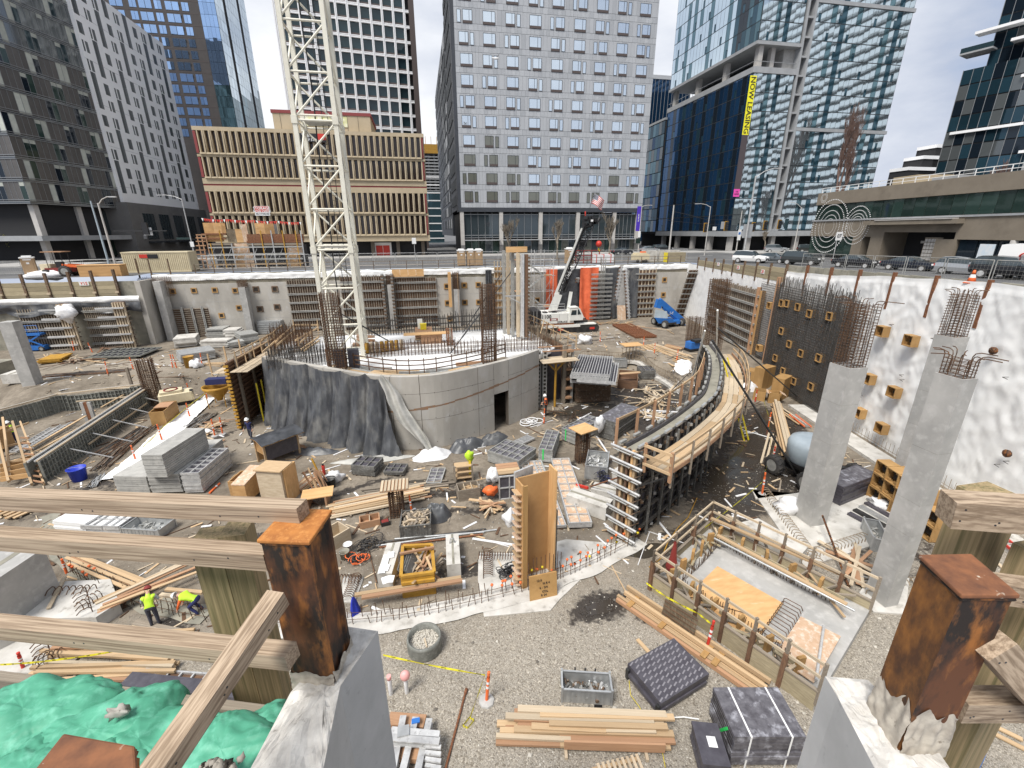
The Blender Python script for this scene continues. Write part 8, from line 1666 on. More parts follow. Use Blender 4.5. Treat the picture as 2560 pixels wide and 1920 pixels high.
for i,(tx,f,g_)in enumerate((('12-5',.35,.80),('N 8 4',.6,.66),('6 - 3/4',.5,.5),('COL',.55,.34),('R 24',.5,.2))):o_=A.lerp(B,f)+up*g_+V((0,-.03,0));word(nb_,'writing','black',tx,o_,ud,up,.1,.002)
for k_,(a,b,c,d_)in enumerate(((392,225,520,300),)):pass
stack('long aluminium deck panel with many ribs, left of the pair','n',(590,635),(665,630),(515,205),1,2,9,T=.16,fm_='alu',sk='ply_pale');stack('long aluminium deck panel with many ribs, right of the pair','n',(680,635),(830,628),(640,205),2,2,9,T=.16,fm_='alu',sk='ply_pale');stack('short aluminium panel behind the brown column form','n',(390,300),(530,290),(500,205),1,3,3,T=.16,fm_='alu',sk='ply_pale')
conc_block('long pale concrete block pointing at the curved form','n',(915,580),(960,520),(740,400),.8,'concrete_pale','concrete_block');conc_block('second pale concrete block tucked beside the curved form','n',(1010,490),(1030,440),(850,385),.8,'concrete_pale');t=thing('red_bar','red steel bar behind the long concrete block','bar',G('n',740,380));beam(t,'bar','red',fl_(G('n',728,370),.3),fl_(G('n',800,410),.5),.14,.14);t=thing('dark_prop','dark prop leaning from the block to the form end','prop',G('n',815,430));rod(t,'tube','rust_brown',fl_(G('n',815,430),.8),G('n',1030,285,2.6),.09)
t=thing('panel_grid','upright dark panels with pale frames under the timber cap','formwork',G('n',290,440));A,B=G('n',232,440),G('n',360,425);zt_=Hat(A,'n',228,295);d=B-A
for i in range(2):
 for j in range(2):c=A+d*(i+.5)/2+V((0,.1,zt_*(j+.5)/2));M=MX.Translation(c)@MX.Rotation(atan2(d.y,d.x),4,'Z');put('panel',unit('cube','form_black'),t,M@SCL((d.length*.46,.06,zt_*.46)))
for f in(0,.5,1):q=A+d*f;box_w(t,'frame','alu',(q.x,q.y+.06,zt_/2),(.07,.1,zt_),atan2(d.y,d.x))
for f in(.0,.5,1):q=A+d*.5+V((0,.06,zt_*f));box_w(t,'frame','alu',q,(d.length,.1,.07),atan2(d.y,d.x))
pc=G('n',285,330);zt_=Hat(pc,'n',285,240);tall_cage('short rebar column under the planked cap by the dark panels',pc,.8,.7,-.05,zt_,5,.12);t=thing('planked_cap','planked timber cap on the rebar column by dark panels','pallet',(pc.x,pc.y,zt_))
for i in range(4):box(t,'plank',R.choice(('wood_red','wood_new')),(0,-.5+i*.33,.05),(1.4,.3,.06))
scraps('short boards with an orange saw case in the yard','n',((100,480),(230,490),(160,540)),16,(1.0,1.5),name='board_heap',h=.4);t=thing('orange_tarp_case','orange bag lying on the short boards','bag',G('n',172,445));mb=MB();q=G('n',172,440);mb.ball((q.x,q.y,q.z+.65),(.45,.3,.26),12,0,.7,4);mb.obj('cloth','orange',t);bag('dirty white bag behind the column form',G('n',305,600),.4,.8,'bag_white',17)
stack('stack of steel wall panels nearest the capped rebar column','i',(360,1440),(560,1510),(600,1400),6,5,3,T=.14,flip=False,fm_='alu_dull',sk='form_worn');stack('stack of wall panels with a green spray mark','i',(690,1440),(780,1450),(905,1330),7,2,5,T=.14,fm_='alu_dull',sk='form_worn',mark='mark_green');stack('rear stack of wall panels with a green spray mark','i',(838,1300),(925,1335),(1005,1210),7,2,5,T=.14,fm_='alu_dull',sk='form_worn',mark='mark_green')
stack('tall dark stack of wall panels under a draped jacket','i',(1060,1270),(1180,1310),(1225,1170),11,2,4,T=.14,fm_='form_steel',sk='form_worn',flip=True);jk=MB();q=G('i',1085,1215,1.0);jk.ball((q.x,q.y,1.35),(.38,.3,.62),14,0,.9,3);jk.obj('jacket','bag_white',None,label='white and blue jacket draped over the dark panel stack',cat='jacket')
stack('narrow ladder frame lying by the hose coils','i',(540,1360),(670,1300),(790,1200),1,2,9,T=.14,fm_='alu',sk='form_worn')
for i,(y_,lb)in enumerate(((1050,'lowest'),)):pass
t_=[stack('large dark stack of slatted deck tables right of the core','i',(930,1060),(1155,1050),(1120,930),7,12,1,T=.36,fm_='form_rust',sk='form_black')[0]];stack('top aluminium deck tables on the dark slatted stack','i',(915,940),(1165,960),(1010,820),4,14,1,T=.28,fm_='alu',sk='form_black',zp=2.4,jit=.2)
hc=thing('hose_coil','coils of pale hose lying outside the doorway','hose',G('i',640,1190));q=G('i',640,1190);mb=MB()
for j in range(5):cx_,cy_,r_=q.x-.4+.5*(j%3),q.y+R.gauss(0,.1),.42+.08*R.random();mb.tube([fl_((cx_+r_*cos(a),cy_+r_*sin(a)),.06+.06*j)for a in[2*pi*i/16 for i in range(17)]],.045,5)
mb.obj('coil','bag_white',hc)
RB_=[G('i',*p)for p in((960,800),(1200,800),(1330,800),(1420,870),(1520,930),(1600,990))];rbw=thing('low_form_curb','low curved kerb with dense rebar starters right of the core','rebar',RB_[2]);cv2=resample(catmull([(p.x,p.y)for p in RB_],8),.22);mb=MB()
for i,p in enumerate(cv2):q=fl_(p);mb.rod(q,q+V((R.gauss(0,.03),R.gauss(0,.03),1.35)),.02,3,cap=False)
for z_ in(.5,.9,1.3):mb.tube([fl_(p,z_)for p in cv2],.03,3)
mb.obj('starter_bar','rebar_pale',rbw,kind='stuff');mb=MB()
for a,b in zip(cv2,cv2[1:]):mb.beam(fl_(a,.12),fl_(b,.12),.9,.3)
mb.obj('kerb','concrete_pale',rbw)
mb=MB();pts=[G('i',*p)for p in((760,1130),(900,1150),(1080,1160),(1250,1150),(1450,1090),(1600,1070))]
for a,b in zip(pts,pts[1:]):
 for i in range(14):q=fl_(a.lerp(b,(i+R.random())/14)+V((R.gauss(0,.4),R.gauss(0,.4),0)));mb.rod(q,q+V((R.gauss(0,.08),R.gauss(0,.08),.55)),.016,3,cap=False)
mb.obj('dowel_row','rebar',None,kind='stuff',label='rows of thin rebar dowels in the muddy floor right of the core',cat='rebar')
t=thing('capped_cage','open rebar table with a plywood top on the bank','rebar',G('i',1285,790));q=G('i',1285,790)
for dx in(-.8,-.4,0,.4,.8):
 for dy in(-.5,.5):rod(t,'leg_bar','rebar_pale',q+V((dx,dy,0)),q+V((dx,dy,2.0)),.05)
box_w(t,'top_sheet','ply_bright',q+V((0,0,2.05)),(2.3,1.6,.06))
stack('dark panel stack inside the right kerb','i',(1350,905),(1445,905),(1440,840),6,3,2,T=.16,fm_='form_steel');stack('low steel panel stack behind the thin rebar column','i',(1000,860),(1170,870),(1150,810),3,5,1,T=.16,fm_='galv');crate('dark crate with long boards beside the right kerb','i',(1200,960),(1330,970),(1320,900),.9,'ply_dark',name='dark_crate');lumber('boards resting on the dark crate','i',(1215,925),(1345,915),4,.5,1,sleepers=False,lift=.95);bin_('small grey steel bin behind the boards','i',(1185,830),(1260,835),(1255,800),.9,.7,0,('alu_dull',),'galv',20,'steel_bin')
scraps('loose boards scattered over the mud inside the right kerb','i',((1380,970),(1500,1000),(1560,970),(1300,1080),(1420,1060),(1500,1150)),44,(1.2,3.0),('wood_pale','wood_pale','wood_new','wood_grey'));scraps('pale boards stacked near the form inner side','i',((1360,1130),(1500,1120),(1450,1170)),22,(1.5,2.6),('wood_pale','bag_white'))
lumber('new lumber spread down the bank by the blue lift','i',(1400,690),(1640,790),9,2.4,2,(.2,.06),('wood_new','wood_pale','wood_new'),jit=.25);lumber('bundle of new lumber above the spread boards','i',(1515,690),(1620,715),5,.9,3);stack('red-brown steel deck sheets lying before the blue lift','i',(1320,640),(1455,635),(1270,555),2,8,4,T=.14,fm_='rust_brown',sk='rust_brown');scraps('timber trestles and boards behind the crane tracks','i',((1060,540),(1150,530),(1100,555),(1300,520),(1400,600),(1560,600)),26,(1,3));heap('white fabric heap on the bank right of the kerb',G('r',690,720),1.1,.9,.5,'bag_white',61,'cloth_heap','cloth',.6);t=thing('blue_generator','dark blue engine unit by the rebar stub','generator',G('j',345,715));box(t,'body','blue_lift',(0,0,.7),(1.7,1,.8),.2);box(t,'engine','steel_dark',(.2,-.2,1.2),(1.2,.8,.3),.2);box(t,'skid','black',(0,0,.2),(1.9,1.1,.25),.2)
stack('grey formwork panels strewn on the upper left bank','g',(560,780),(900,770),(990,715),2,8,3,T=.16,fm_='form_grey',jit=.3)
for(x0,y0,x1,y1,x2,y2,n,lb)in((1135,705,1280,690,1300,660,5,'low stack of pale boards right of the broad pilaster'),(1340,645,1455,640,1460,620,6,'taller grey panel stack left of the slim pilaster'),(1465,655,1555,650,1555,630,6,'square panel stack before the pilaster with rust cage'),(1310,705,1485,700,1480,680,4,'long grey stack in front of the taller stack'),(1170,805,1395,770,1390,730,4,'wide grey stack nearest the yellow barrel'),(1490,705,1595,690,1590,675,3,'low grey stack before the square stack'),(1565,680,1680,660,1690,630,5,'grey panel stack at the left of the core stair')):stack(lb,'g',(x0,y0),(x1,y1),(x2,y2),n,T=.22,solid=R.choice(('alu_dull','galv','concrete_pale')),jit=.08)
t=stack('pale strapped panel stack before the far wall left of mast','aa',(40,840),(400,835),(440,790),6,T=.3,solid='galv',jit=.03)
stack('yellow board stack on the upper left bank','g',(240,815),(390,800),(410,770),3,T=.15,solid='yellow_ochre',jit=.15);scraps('dark timber scraps around the yellow board stack','g',((280,760),(380,745),(500,800),(640,800),(330,850),(750,700)),36,(1.5,4),('wood_grey','wood_pale','wood_new','ply_dark'));conc_block('pale concrete blocks behind the left column','g',(-10,890),(130,850),(100,820),1.3,'concrete_old');conc_block('low pale concrete slab at the left edge','g',(30,960),(140,930),(120,900),.9,'concrete_pale');bag('white rubbish sack next to the yellow barrel',G('g',1275,825),.55,.8,seed=19);lumber('boards at the foot of the barrel','g',(1320,810),(1480,815),4,.8,1)
def blockbox(label,c,s,rz=0):t=thing('blockout_box',label,'box',c,rz);b=MB();q=.05
for i,(x,y,w_,d_,h_,lb)in enumerate(((790,955,2.0,1.0,2.2,'tall plywood crate at the left of the box group by the wall'),(900,1020,1.9,1.0,2.1,'tall plywood crate at the right of the box group by the wall'),(720,905,1.4,1.0,1.1,'slatted plywood crate behind the tall crates'),(770,1030,1.2,1.0,.9,'open carton-like plywood box before the tall crates'),(860,1050,.9,.9,1.0,'small plywood cube at the right of the open box'))):
 p=G('j',x,y);t=thing('plywood_crate',lb,'crate',fl_(p),.35+.15*i);
 for s_ in(-1,1):box(t,'side','ply_box',(0,s_*(d_/2-.03),h_/2),(w_,.05,h_));box(t,'end','ply_box',(s_*(w_/2-.03),0,h_/2),(.05,d_-.12,h_))
 if i<3:box(t,'lid','ply_box',(0,0,h_-.03),(w_-.12,d_-.12,.04));box(t,'seam','ply_dark',(0,-d_/2-.003,h_/2),(.02,.01,h_))
 else:box(t,'flap','ply_pale',(-.2,-d_/2-.2,h_),(w_*.8,.5,.03),.1,.5)
heap('heap of white plastic film left of the plywood crates',G('j',700,970),1.3,.8,.8,'bag_white',71,'plastic_heap','sheeting',.3);lumber('long stack of heavy timbers beside the grey boom lift','j',(960,1420),(880,1090),4,.7,3,(.2,.2),('wood_new','wood_pale'),jit=.04);lumber('boards slanting right of the plywood crates','j',(1060,1210),(870,1080),3,.6,1);lumber('loose boards left of the heavy timbers','j',(815,1460),(865,1260),3,.6,1)
t=thing('ladder','orange extension ladder lying near the right wall','ladder',G('j',1040,1190));a,b=fl_(G('j',985,1145),.2),fl_(G('j',1085,1225),.2);d=(b-a).normalized();s_=V((-d.y,d.x,0))*.25
for z_ in(-1,1):beam(t,'rail','orange',a+s_*z_,b+s_*z_,.06,.1)
for i in range(12):q=a.lerp(b,(i+.5)/12);rod(t,'rung','alu',q-s_,q+s_,.04)
stack('worn dark panel stack between the square columns','dd',(490,470),(690,390),(600,320),6,3,2,T=.2,fm_='form_black',sk='form_worn',flip=True)
bg=thing('box_pile','pile of open plywood blockout boxes against the far column','box',G('dd',790,500));A,B=G('dd',690,420),G('dd',850,540);d=B-A;d.z=0;L_=d.length;an=atan2(d.y,d.x);M0=MX.Translation(fl_(A))@MX.Rotation(an,4,'Z');bg.matrix_basis=M0;WMI[bg.name]=M0.inverted();BX=MB();q=.04
for s_ in(-1,1):BX.box((s_*(.4-q/2),0,.4),(q,.75,.8));BX.box((0,0,.4+s_*(.4-q/2)),(.8-2*q,.75,q))
BX.box((0,.3,.4),(.72,.04,.72))
for a_ in(-1,1):
 for b_ in(-1,1):BX.prism([(a_*.36,-.2),(a_*.10,-.2),(a_*.36,.1)],.4+b_*.36-.001,.4+b_*.36+.001)if False else BX.box((a_*.27,-.25,.4+b_*.27),(.3,.05,.12),0,0)
BX.box((0,.05,.4),(.34,.34,.36),0,1);BXM=BX.mesh('blockout_box',['ply_box','knock_hole'])
for i in range(5):
 for j in range(3 if i<4 else 2):
  if L_>0:o=bpy.data.objects.new('blockout_box',BXM);COL.objects.link(o);o.parent=bg;o.matrix_basis=MX.Translation((.2+i*.84,.1*(j%2)+R.gauss(0,.03),.02+j*.82))@MX.Rotation(R.gauss(0,.03),4,'Z')
for i in range(2):o=bpy.data.objects.new('blockout_box',BXM);COL.objects.link(o);o.parent=bg;o.matrix_basis=MX.Translation((-.2+i*.9,.95,.9+i*.6))
t=thing('steel_channels','black steel channels lying beside the blockout boxes','steel',G('dd',700,540))
for i in range(4):beam(t,'channel',('form_black','steel_dark','galv','form_black')[i],fl_(G('dd',545+i*32,520-i*20),.12),fl_(G('dd',720+i*32,615-i*18),.12),.3,.24)
bin_('wire basket with scrap at the foot of the nearest column','dd',(670,720),(760,740),(800,640),.75,.4,0,('alu_dull',),'galv',24,'wire_basket');scraps('boards lying in mud left of the nearest column','dd',((520,780),(620,790),(700,835),(560,840)),10,(2,3.5),('wood_pale','wood_red'));rods_pile('loose wire and bars before the nearest column','dd',(560,870),(760,900),14,1.2,('alu_dull','rebar_pale'));t=thing('dark_prop','long dark prop leaning at the square column foot','prop',G('dd',540,920));rod(t,'tube','rust_dark',fl_(G('dd',545,930),.1),G('dd',400,520,.9),.1)
t=thing('ladder','red extension ladder lying behind the right rail','ladder',G('p',1260,460));a,b=fl_(G('p',1190,385),.3),fl_(G('p',1420,570),.3);d=(b-a).normalized();s_=V((-d.y,d.x,0))*.22
for z_ in(-1,1):beam(t,'rail','red',a+s_*z_,b+s_*z_,.06,.12)
for i in range(10):q=a.lerp(b,(i+.5)/10);rod(t,'rung','alu',q-s_,q+s_,.05)
lumber('loose board lying beyond the right rail','p',(1150,470),(1230,550),1,.1,1,sleepers=False);lumber('boards lying at lower right beyond the rail','p',(1110,1420),(1345,1530),2,.3,1,sleepers=False);t=thing('blue_tool_box','small blue box on the ground at lower right','box',G('p',1060,1590));box(t,'body','blue_lift',(0,0,.2),(.7,.4,.4),.4)
# ---- formed foundation with guard rails and plywood covers
pf=thing('foundation_form','timber formed foundation with guard rails and plywood covers at right','formwork',G('o',900,600));P0,P1_,P2,P3=G('o',325,500),G('o',700,150),G('o',1730,690),G('o',1380,1290);ctr=(P0+P1_+P2+P3)/4
mb=MB();mb.prism([(p.x,p.y)for p in(P0,P3,P2,P1_)],-.1,.45);mb.obj('slab','concrete',pf)
def side(a,b,n,z=1.0):
 d=(b-a)/n
 for i in range(n):
  beam(pf,'form_board','lagging',V((a+d*i).to_tuple()[:2]+(.42,))+d*.01,V((a+d*(i+1)).to_tuple()[:2]+(.42,))-d*.01,.06,.84);q=a+d*i;box_w(pf,'form_stud','ply_dark',(q.x,q.y,.75),(.14,.2,1.5),atan2(d.y,d.x));q2=q+(ctr-q).normalized()*1.0;beam(pf,'kicker','wood_grey',V((q.x,q.y,.9)),V((q2.x,q2.y,.5)),.06,.1)
 beam(pf,'top_plate','wood_grey',V((a.x,a.y,.88)),V((b.x,b.y,.88)),.12,.06)
 for h_ in(1.45,2.0):beam(pf,'guard_rail','wood_pale',V((a.x,a.y,h_)),V((b.x,b.y,h_)),.06,.1)
 for i in range(n+1):q=a+(b-a)*i/n;box_w(pf,'guard_post','wood_grey',(q.x,q.y,1.2),(.09,.09,1.8))
side(P0,P1_,3);side(P1_,P2,6);side(P0,P3,6)
ins=[p+(ctr-p)*.2 for p in(P0,P1_,P2,P3)]
for a,b in((0,1),(1,2),(3,0)):
 n=5
 for i in range(n):q0,q1=ins[a].lerp(ins[b],(i+.1)/n),ins[a].lerp(ins[b],(i+.9)/n);beam(pf,'inner_board','lagging',V((q0.x,q0.y,.62)),V((q1.x,q1.y,.62)),.05,.42);box_w(pf,'inner_stud','ply_box',(q0.x,q0.y,.8),(.3,.12,.8),R.random())
mb=MB()
for a,b in((0,1),(1,2),(3,0)):
 for i in range(34):q=ins[a].lerp(ins[b],(i+.5)/34);q=q+(ctr-q).normalized()*.35;mb.rod((q.x,q.y,.4),(q.x+R.gauss(0,.04),q.y+R.gauss(0,.04),.9),.016,3,cap=False)
for i in range(13):
 f=(i+.5)/13;q0,q1=G('o',1010,850,.5).lerp(G('o',1190,590,.5),f),G('o',1130,930,.5).lerp(G('o',1300,640,.5),f);mb.tube([q0,q0+V((0,0,.3)),q0.lerp(q1,.1)+V((0,0,.36)),q1+V((0,0,.3)),q1+V((.08,-.05,.1))],.02,4)
mb.obj('hook_bar','rebar',pf,kind='stuff')
def plyquad(label,k,P_,z,m_):Q=[G(k,*p,z)for p in P_];t=thing('plywood_cover',label,'plywood',Q[0]);c=MB();c.hexa(Q,[q+V((0,0,.04))for q in Q]);c.obj('sheet',m_,t);return t
for i in range(26):
 f=R.random();e_=R.randrange(3);a,b=((P0,P1_),(P1_,P2),(P3,P0))[e_];q=a.lerp(b,f).lerp(ctr,R.uniform(.08,.24));v=V((R.gauss(0,.5),R.gauss(0,.5),R.gauss(0,.15)));beam(pf,'loose_brace',R.choice(('wood_grey','wood_pale','wood_new','lagging')),V((q.x,q.y,.75))-v,V((q.x,q.y,.75))+v,.1,.05)
plyquad('wide orange plywood cover on the formed foundation','o',((565,545),(1005,850),(1185,595),(760,355)),.62,'ply_bright');plyquad('mud stained plywood cover on the formed foundation','o',((1130,935),(1385,1110),(1560,810),(1300,680)),.62,'ply_pale')
for a,b,m_ in(((565,545),(975,665),'rebar'),((1450,740),(1400,1090),'alu')):rod(pf,'loose_bar',m_,G('o',*a,.72),G('o',*b,.72),.03 if m_=='rebar' else.1)
for a,b,m_,z_ in(((740,170),(1650,640),'galv',1.0),((760,150),(1600,600),'wood_new',1.05),((720,40),(1600,420),'wood_new',1.3),((820,20),(1000,130),'wood_pale',1.2),((1260,330),(1610,500),'wood_pale',.8)):rod(pf,'rail_tube',m_,G('o',*a,z_),G('o',*b,z_),.1)if m_=='galv' else beam(pf,'long_board',m_,G('o',*a,z_),G('o',*b,z_),.18,.08)
pad('mud spattered pale slab behind the foundation form',((890,140),(1010,110),(1330,300),(1280,360)),.7,'concrete_pale',k='o',name='pale_footing')
t=thing('red_wrap','folded dark red sheet tied round the foundation guard post','sheet',G('o',440,460));mb=MB();q=G('o',450,470);mb.lathe([(.05,2.3),(.1,1.9),(.16,1.4),(.28,1.0),(.2,.6),(.1,.5)],(q.x,q.y,0),9,sm=False);mb.obj('cloth','red_dark',t);plyq=thing('old_plywood','weathered old plywood sheet leaning on the foundation form','plywood',G('o',500,820));A,B,C,D_=G('o',395,680),G('o',600,825),G('o',640,690,1.15),G('o',425,560,1.15);mb=MB();mb.hexa([A,B,C,D_],[p+V((-.05,-.05,.05))for p in(A,B,C,D_)]);mb.obj('sheet','ply_old',plyq)
for i in range(5):a,b=A.lerp(D_,(i+.5)/5)+V((-.06,-.06,.06)),B.lerp(C,(i+.5)/5)+V((-.06,-.06,.06));beam(plyq,'board_edge','ply_dark',a,b,.02,.02)
t=lumber('strapped bundle of long timbers beside the foundation form','o',(150,545),(1075,1180),6,.9,1,(.13,.16),('wood_new','wood_red','wood_new'),jit=.02,sleepers=False);A,B=G('o',150,545),G('o',1075,1180);d=(B-A).normalized();s_=V((-d.y,d.x,0))
for f in(.1,.35,.65,.72):q=A.lerp(B,f);beam(t,'cross_batten','ply_box',fl_(q+s_*.35,.24),fl_(q-s_*.5,.24),.2,.06)
for o_,f0,f1 in((.25,0,1),(-.1,.02,1)):beam(t,'upper_timber','wood_new',fl_(A.lerp(B,f0)+s_*o_,.36),fl_(A.lerp(B,f1)+s_*o_,.36),.12,.16)
lumber('single batten lying above the black patterned panels','o',(235,825),(345,955),1,.1,1,sleepers=False)
t,L_,W_,H_=stack('stack of black panels printed with pale dashes','o',(380,1330),(690,1130),(210,1040),3,T=.16,solid='form_black',base=.14,name='black_panel_stack')
mat('print_grey',(.22,.21,.23),rough=.6);print_=MB()
for i in range(9):
 for j in range(9):print_.box((-L_/2+L_*(i+.5+.5*(j%2))/9.6,(-W_/2+W_*(j+.5)/9),H_+.004),(L_*.085,W_*.03,.003),.35)
print_.obj('printed_dash','print_grey',t,local=True,kind='stuff');mb=MB();mb.lathe([(0,H_),(0,H_)],n=3)
for s_ in(-1,1):box(t,'corner_block','steel_dark',(-L_/2,s_*W_*.45,.2),(.12,.12,.5))
cvq=[G('o',*p)for p in((400,1325),(460,1340),(540,1335),(640,1350))];mb=MB();mb.tube([fl_(p,.05)for p in cvq],.025,5);mb.obj('white_hose','white',None,label='short white hose beside the black panel stack',cat='hose')
t,L_,W_,H_=stack('large stack of worn black panels with white strap bands','o',(830,1660),(1280,1660),(705,1330),9,T=.13,solid='form_worn',base=.15,name='black_panel_stack')
for x in(-.27,.3):box(t,'strap_band','white',(L_*x,0,H_+.006),(.05,W_*1.01,.008));box(t,'strap_band','white',(L_*x,-W_/2-.006,H_/2),(.05,.008,H_))
box(t,'spray_mark','mark_green',(-L_/2-.006,-.1,H_*.5),(.008,.08,H_*.75),0,.5)
for i in range(8):box(t,'panel_gap','knock_hole',(-L_/2-.004,0,.15+.13*(i+1)-.02),(.006,W_*.9,.03))
t,L_,W_,H_=stack('lower black panel stack at the bottom edge beside the worn stack','o',(650,1760),(830,1780),(610,1480),6,T=.13,solid='form_black',base=.12,name='black_panel_stack');box(t,'paper_tag','white',(0,0,H_+.004),(.25,.3,.006))
t=thing('lumber_stack','foreground stack of mixed new boards on bearers at bottom centre','timber',G('q',1550,980));LA,LB=G('q',940,1000),G('q',2180,1040);LC=G('q',1100,860);d=(LB-LA).normalized();s_=V((-d.y,d.x,0));W_=abs((LC-LA).dot(s_))+.25;L_=(LB-LA).length
for f in(.39,.83):q=LA+d*L_*f;beam(t,'bearer','wood_pale',fl_(q-s_*.35,.05),fl_(q+s_*(W_+.35),.05),.09,.1)
rows=[(0,.36,.0,.36,.2,'wood_red',.1),(0,.36,.36,.97,.2,'wood_new',.1),(.16,.15,.0,.42,.14,'wood_pale',.24),(.2,.2,.36,1.0,.2,'wood_red',.22),(.38,.16,.02,.95,.17,'wood_new',.28),(.5,.2,.2,.62,.2,'wood_new',.42),(.5,.2,.62,.9,.2,'wood_pale',.42),(.62,.2,.3,.97,.2,'wood_new',.5),(.78,.15,.1,.5,.14,'wood_red',.46),(.86,.2,.05,.9,.2,'wood_pale',.52),(.98,.2,.25,1.02,.2,'wood_new',.56),(1.12,.16,.1,.9,.16,'wood_red',.5),(1.2,.24,.12,.98,.22,'wood_pale',.58),(.3,.2,.1,.6,.2,'wood_pale',.15),(.55,.2,.05,1,.2,'wood_red',.15),(.8,.2,0,.95,.2,'wood_new',.15),(1.05,.2,.1,.95,.2,'wood_new',.15),(.4,.2,.1,1,.2,'wood_new',.33),(.7,.2,.12,.95,.2,'wood_red',.33),(.95,.2,.1,.96,.2,'wood_pale',.36),(1.15,.2,.15,.95,.2,'wood_new',.34)]
for o_,w_,f0,f1,ww,m_,z_ in rows:q0,q1=LA+d*L_*f0+s_*(o_*W_/1.35),LA+d*L_*f1+s_*(o_*W_/1.35+R.gauss(0,.02));beam(t,'board',m_,fl_(q0,z_*.75+.06),fl_(q1,z_*.75+.06),ww*.95,.085)
q0,q1=LA+d*L_*.38-s_*.12,LA+d*L_*.93-s_*.14;beam(t,'wide_plank','wood_red',fl_(q0,.30),fl_(q1,.30),.06,.34);lumber('short stake sticking out behind the foreground lumber','q',(1870,770),(1900,850),1,.1,1,sleepers=False)
t=thing('pallet','edge of a pale timber pallet at the bottom centre','pallet',G('q',1780,1200));a,b=G('q',1620,1140),G('q',1950,1140);c=(a+b)/2;L_=(b-a).length
for i in range(9):box(t,'slat','wood_pale',(a.x+(b.x-a.x)*(i+.5)/9-t.location.x,-.15,.12),(L_*.06,.9,.04))
for y in(-.5,.2):box(t,'runner','wood_new',(0,y,.05),(L_,.1,.09))
bk=bin_('large galvanised mesh basket holding clamps in the foreground','q',(1395,705),(1735,730),(1725,600),.62,.35,0,('alu_dull','form_steel','alu','form_rust'),'galv',130,'mesh_basket')
for i in range(3):box(bk,'back_bar','steel_dark',(-.35+i*.35,.45,.35),(.05,.05,.6))
box(bk,'tag_plate','steel_dark',(.35,-.58,.3),(.26,.02,.13));bin_('galvanised wire basket with rods beside the curved form','i',(990,1545),(1130,1565),(1165,1460),.95,.85,0,('alu','alu_dull'),'galv',60,'mesh_basket')
conc_block('pale block beside the rod basket','i',(1165,1560),(1250,1590),(1245,1510),.7)
pi_=thing('rusty_pipe','long thin rusty pipe lying in the foreground gravel','pipe',G('q',660,900));rod(pi_,'tube','rust_brown',fl_(G('q',735,625),.06),fl_(G('q',590,1180),.06),.075);rod(pi_,'collar','rust_brown',fl_(G('q',737,622),.06),fl_(G('q',728,655),.06),.11)
al=thing('beam_stack','stack of aluminium beams crossing timber at bottom left of centre','beam',G('q',400,1000))
def qz(x,y,z):return G('q',x,y,z)
for i in range(3):beam(al,'base_timber','wood_red',qz(200+0*i,830+i*110,.15),qz(450,850+i*110,.15),.4,.2)
for(a,b,z_)in(((300,800),(225,1180),.4),((385,810),(290,1200),.4),((480,820),(390,1220),.4),((215,900),(550,930),.62),((215,950),(550,975),.62)):
 A,B=qz(*a,z_),qz(*b,z_);beam(al,'alu_beam','alu',A,B,.2,.05);beam(al,'alu_beam','alu',A-V((0,0,.2)),B-V((0,0,.2)),.2,.05);beam(al,'beam_web','alu_dull',A-V((0,0,.1)),B-V((0,0,.1)),.04,.16)
q=qz(300,905,.68);box_w(al,'clamp_plate','galv',q,(.35,.3,.05));q=qz(385,835,.44);box_w(al,'blue_clip','blue_lift',q,(.25,.15,.04))
for i in range(4):beam(al,'alu_beam','alu',qz(450,1010+i*45,.5-i*.08),qz(560,1020+i*48,.5-i*.08),.1,.1)
def delin(label,p,rz=0,base=True,h=1.05,lean=0,group='orange delineator posts'):
 t=thing('delineator_post',label,'post',fl_(p),rz,group);mb=MB();z=.1
 for i,(a,b,r_,mi)in enumerate(((.05,.42,.055,0),(.42,.56,.055,0),(.56,.66,.056,1),(.66,.74,.055,0),(.74,.84,.056,1),(.84,1.0,.055,0),(1.0,1.08,.03,0),(1.08,1.2,.05,0))):mb.lathe([(r_,a*h),(r_,b*h)],n=10,mi=mi)
 mb.lathe([(.05,1.2*h),(0,1.22*h)],n=10);M=MX.Rotation(lean,4,'Y');mb.v=[tuple(M@V(v))for v in mb.v];mb.obj('tube',['red' if group.startswith('red')else 'orange','white'],t,local=True)
 if base:b=MB();b.lathe([(0,.09),(.16,.09),(.26,.06),(.28,0),(0,0)],n=8,sm=False);b.obj('base','rubber' if base==2 else 'concrete',t,local=True)
 return t
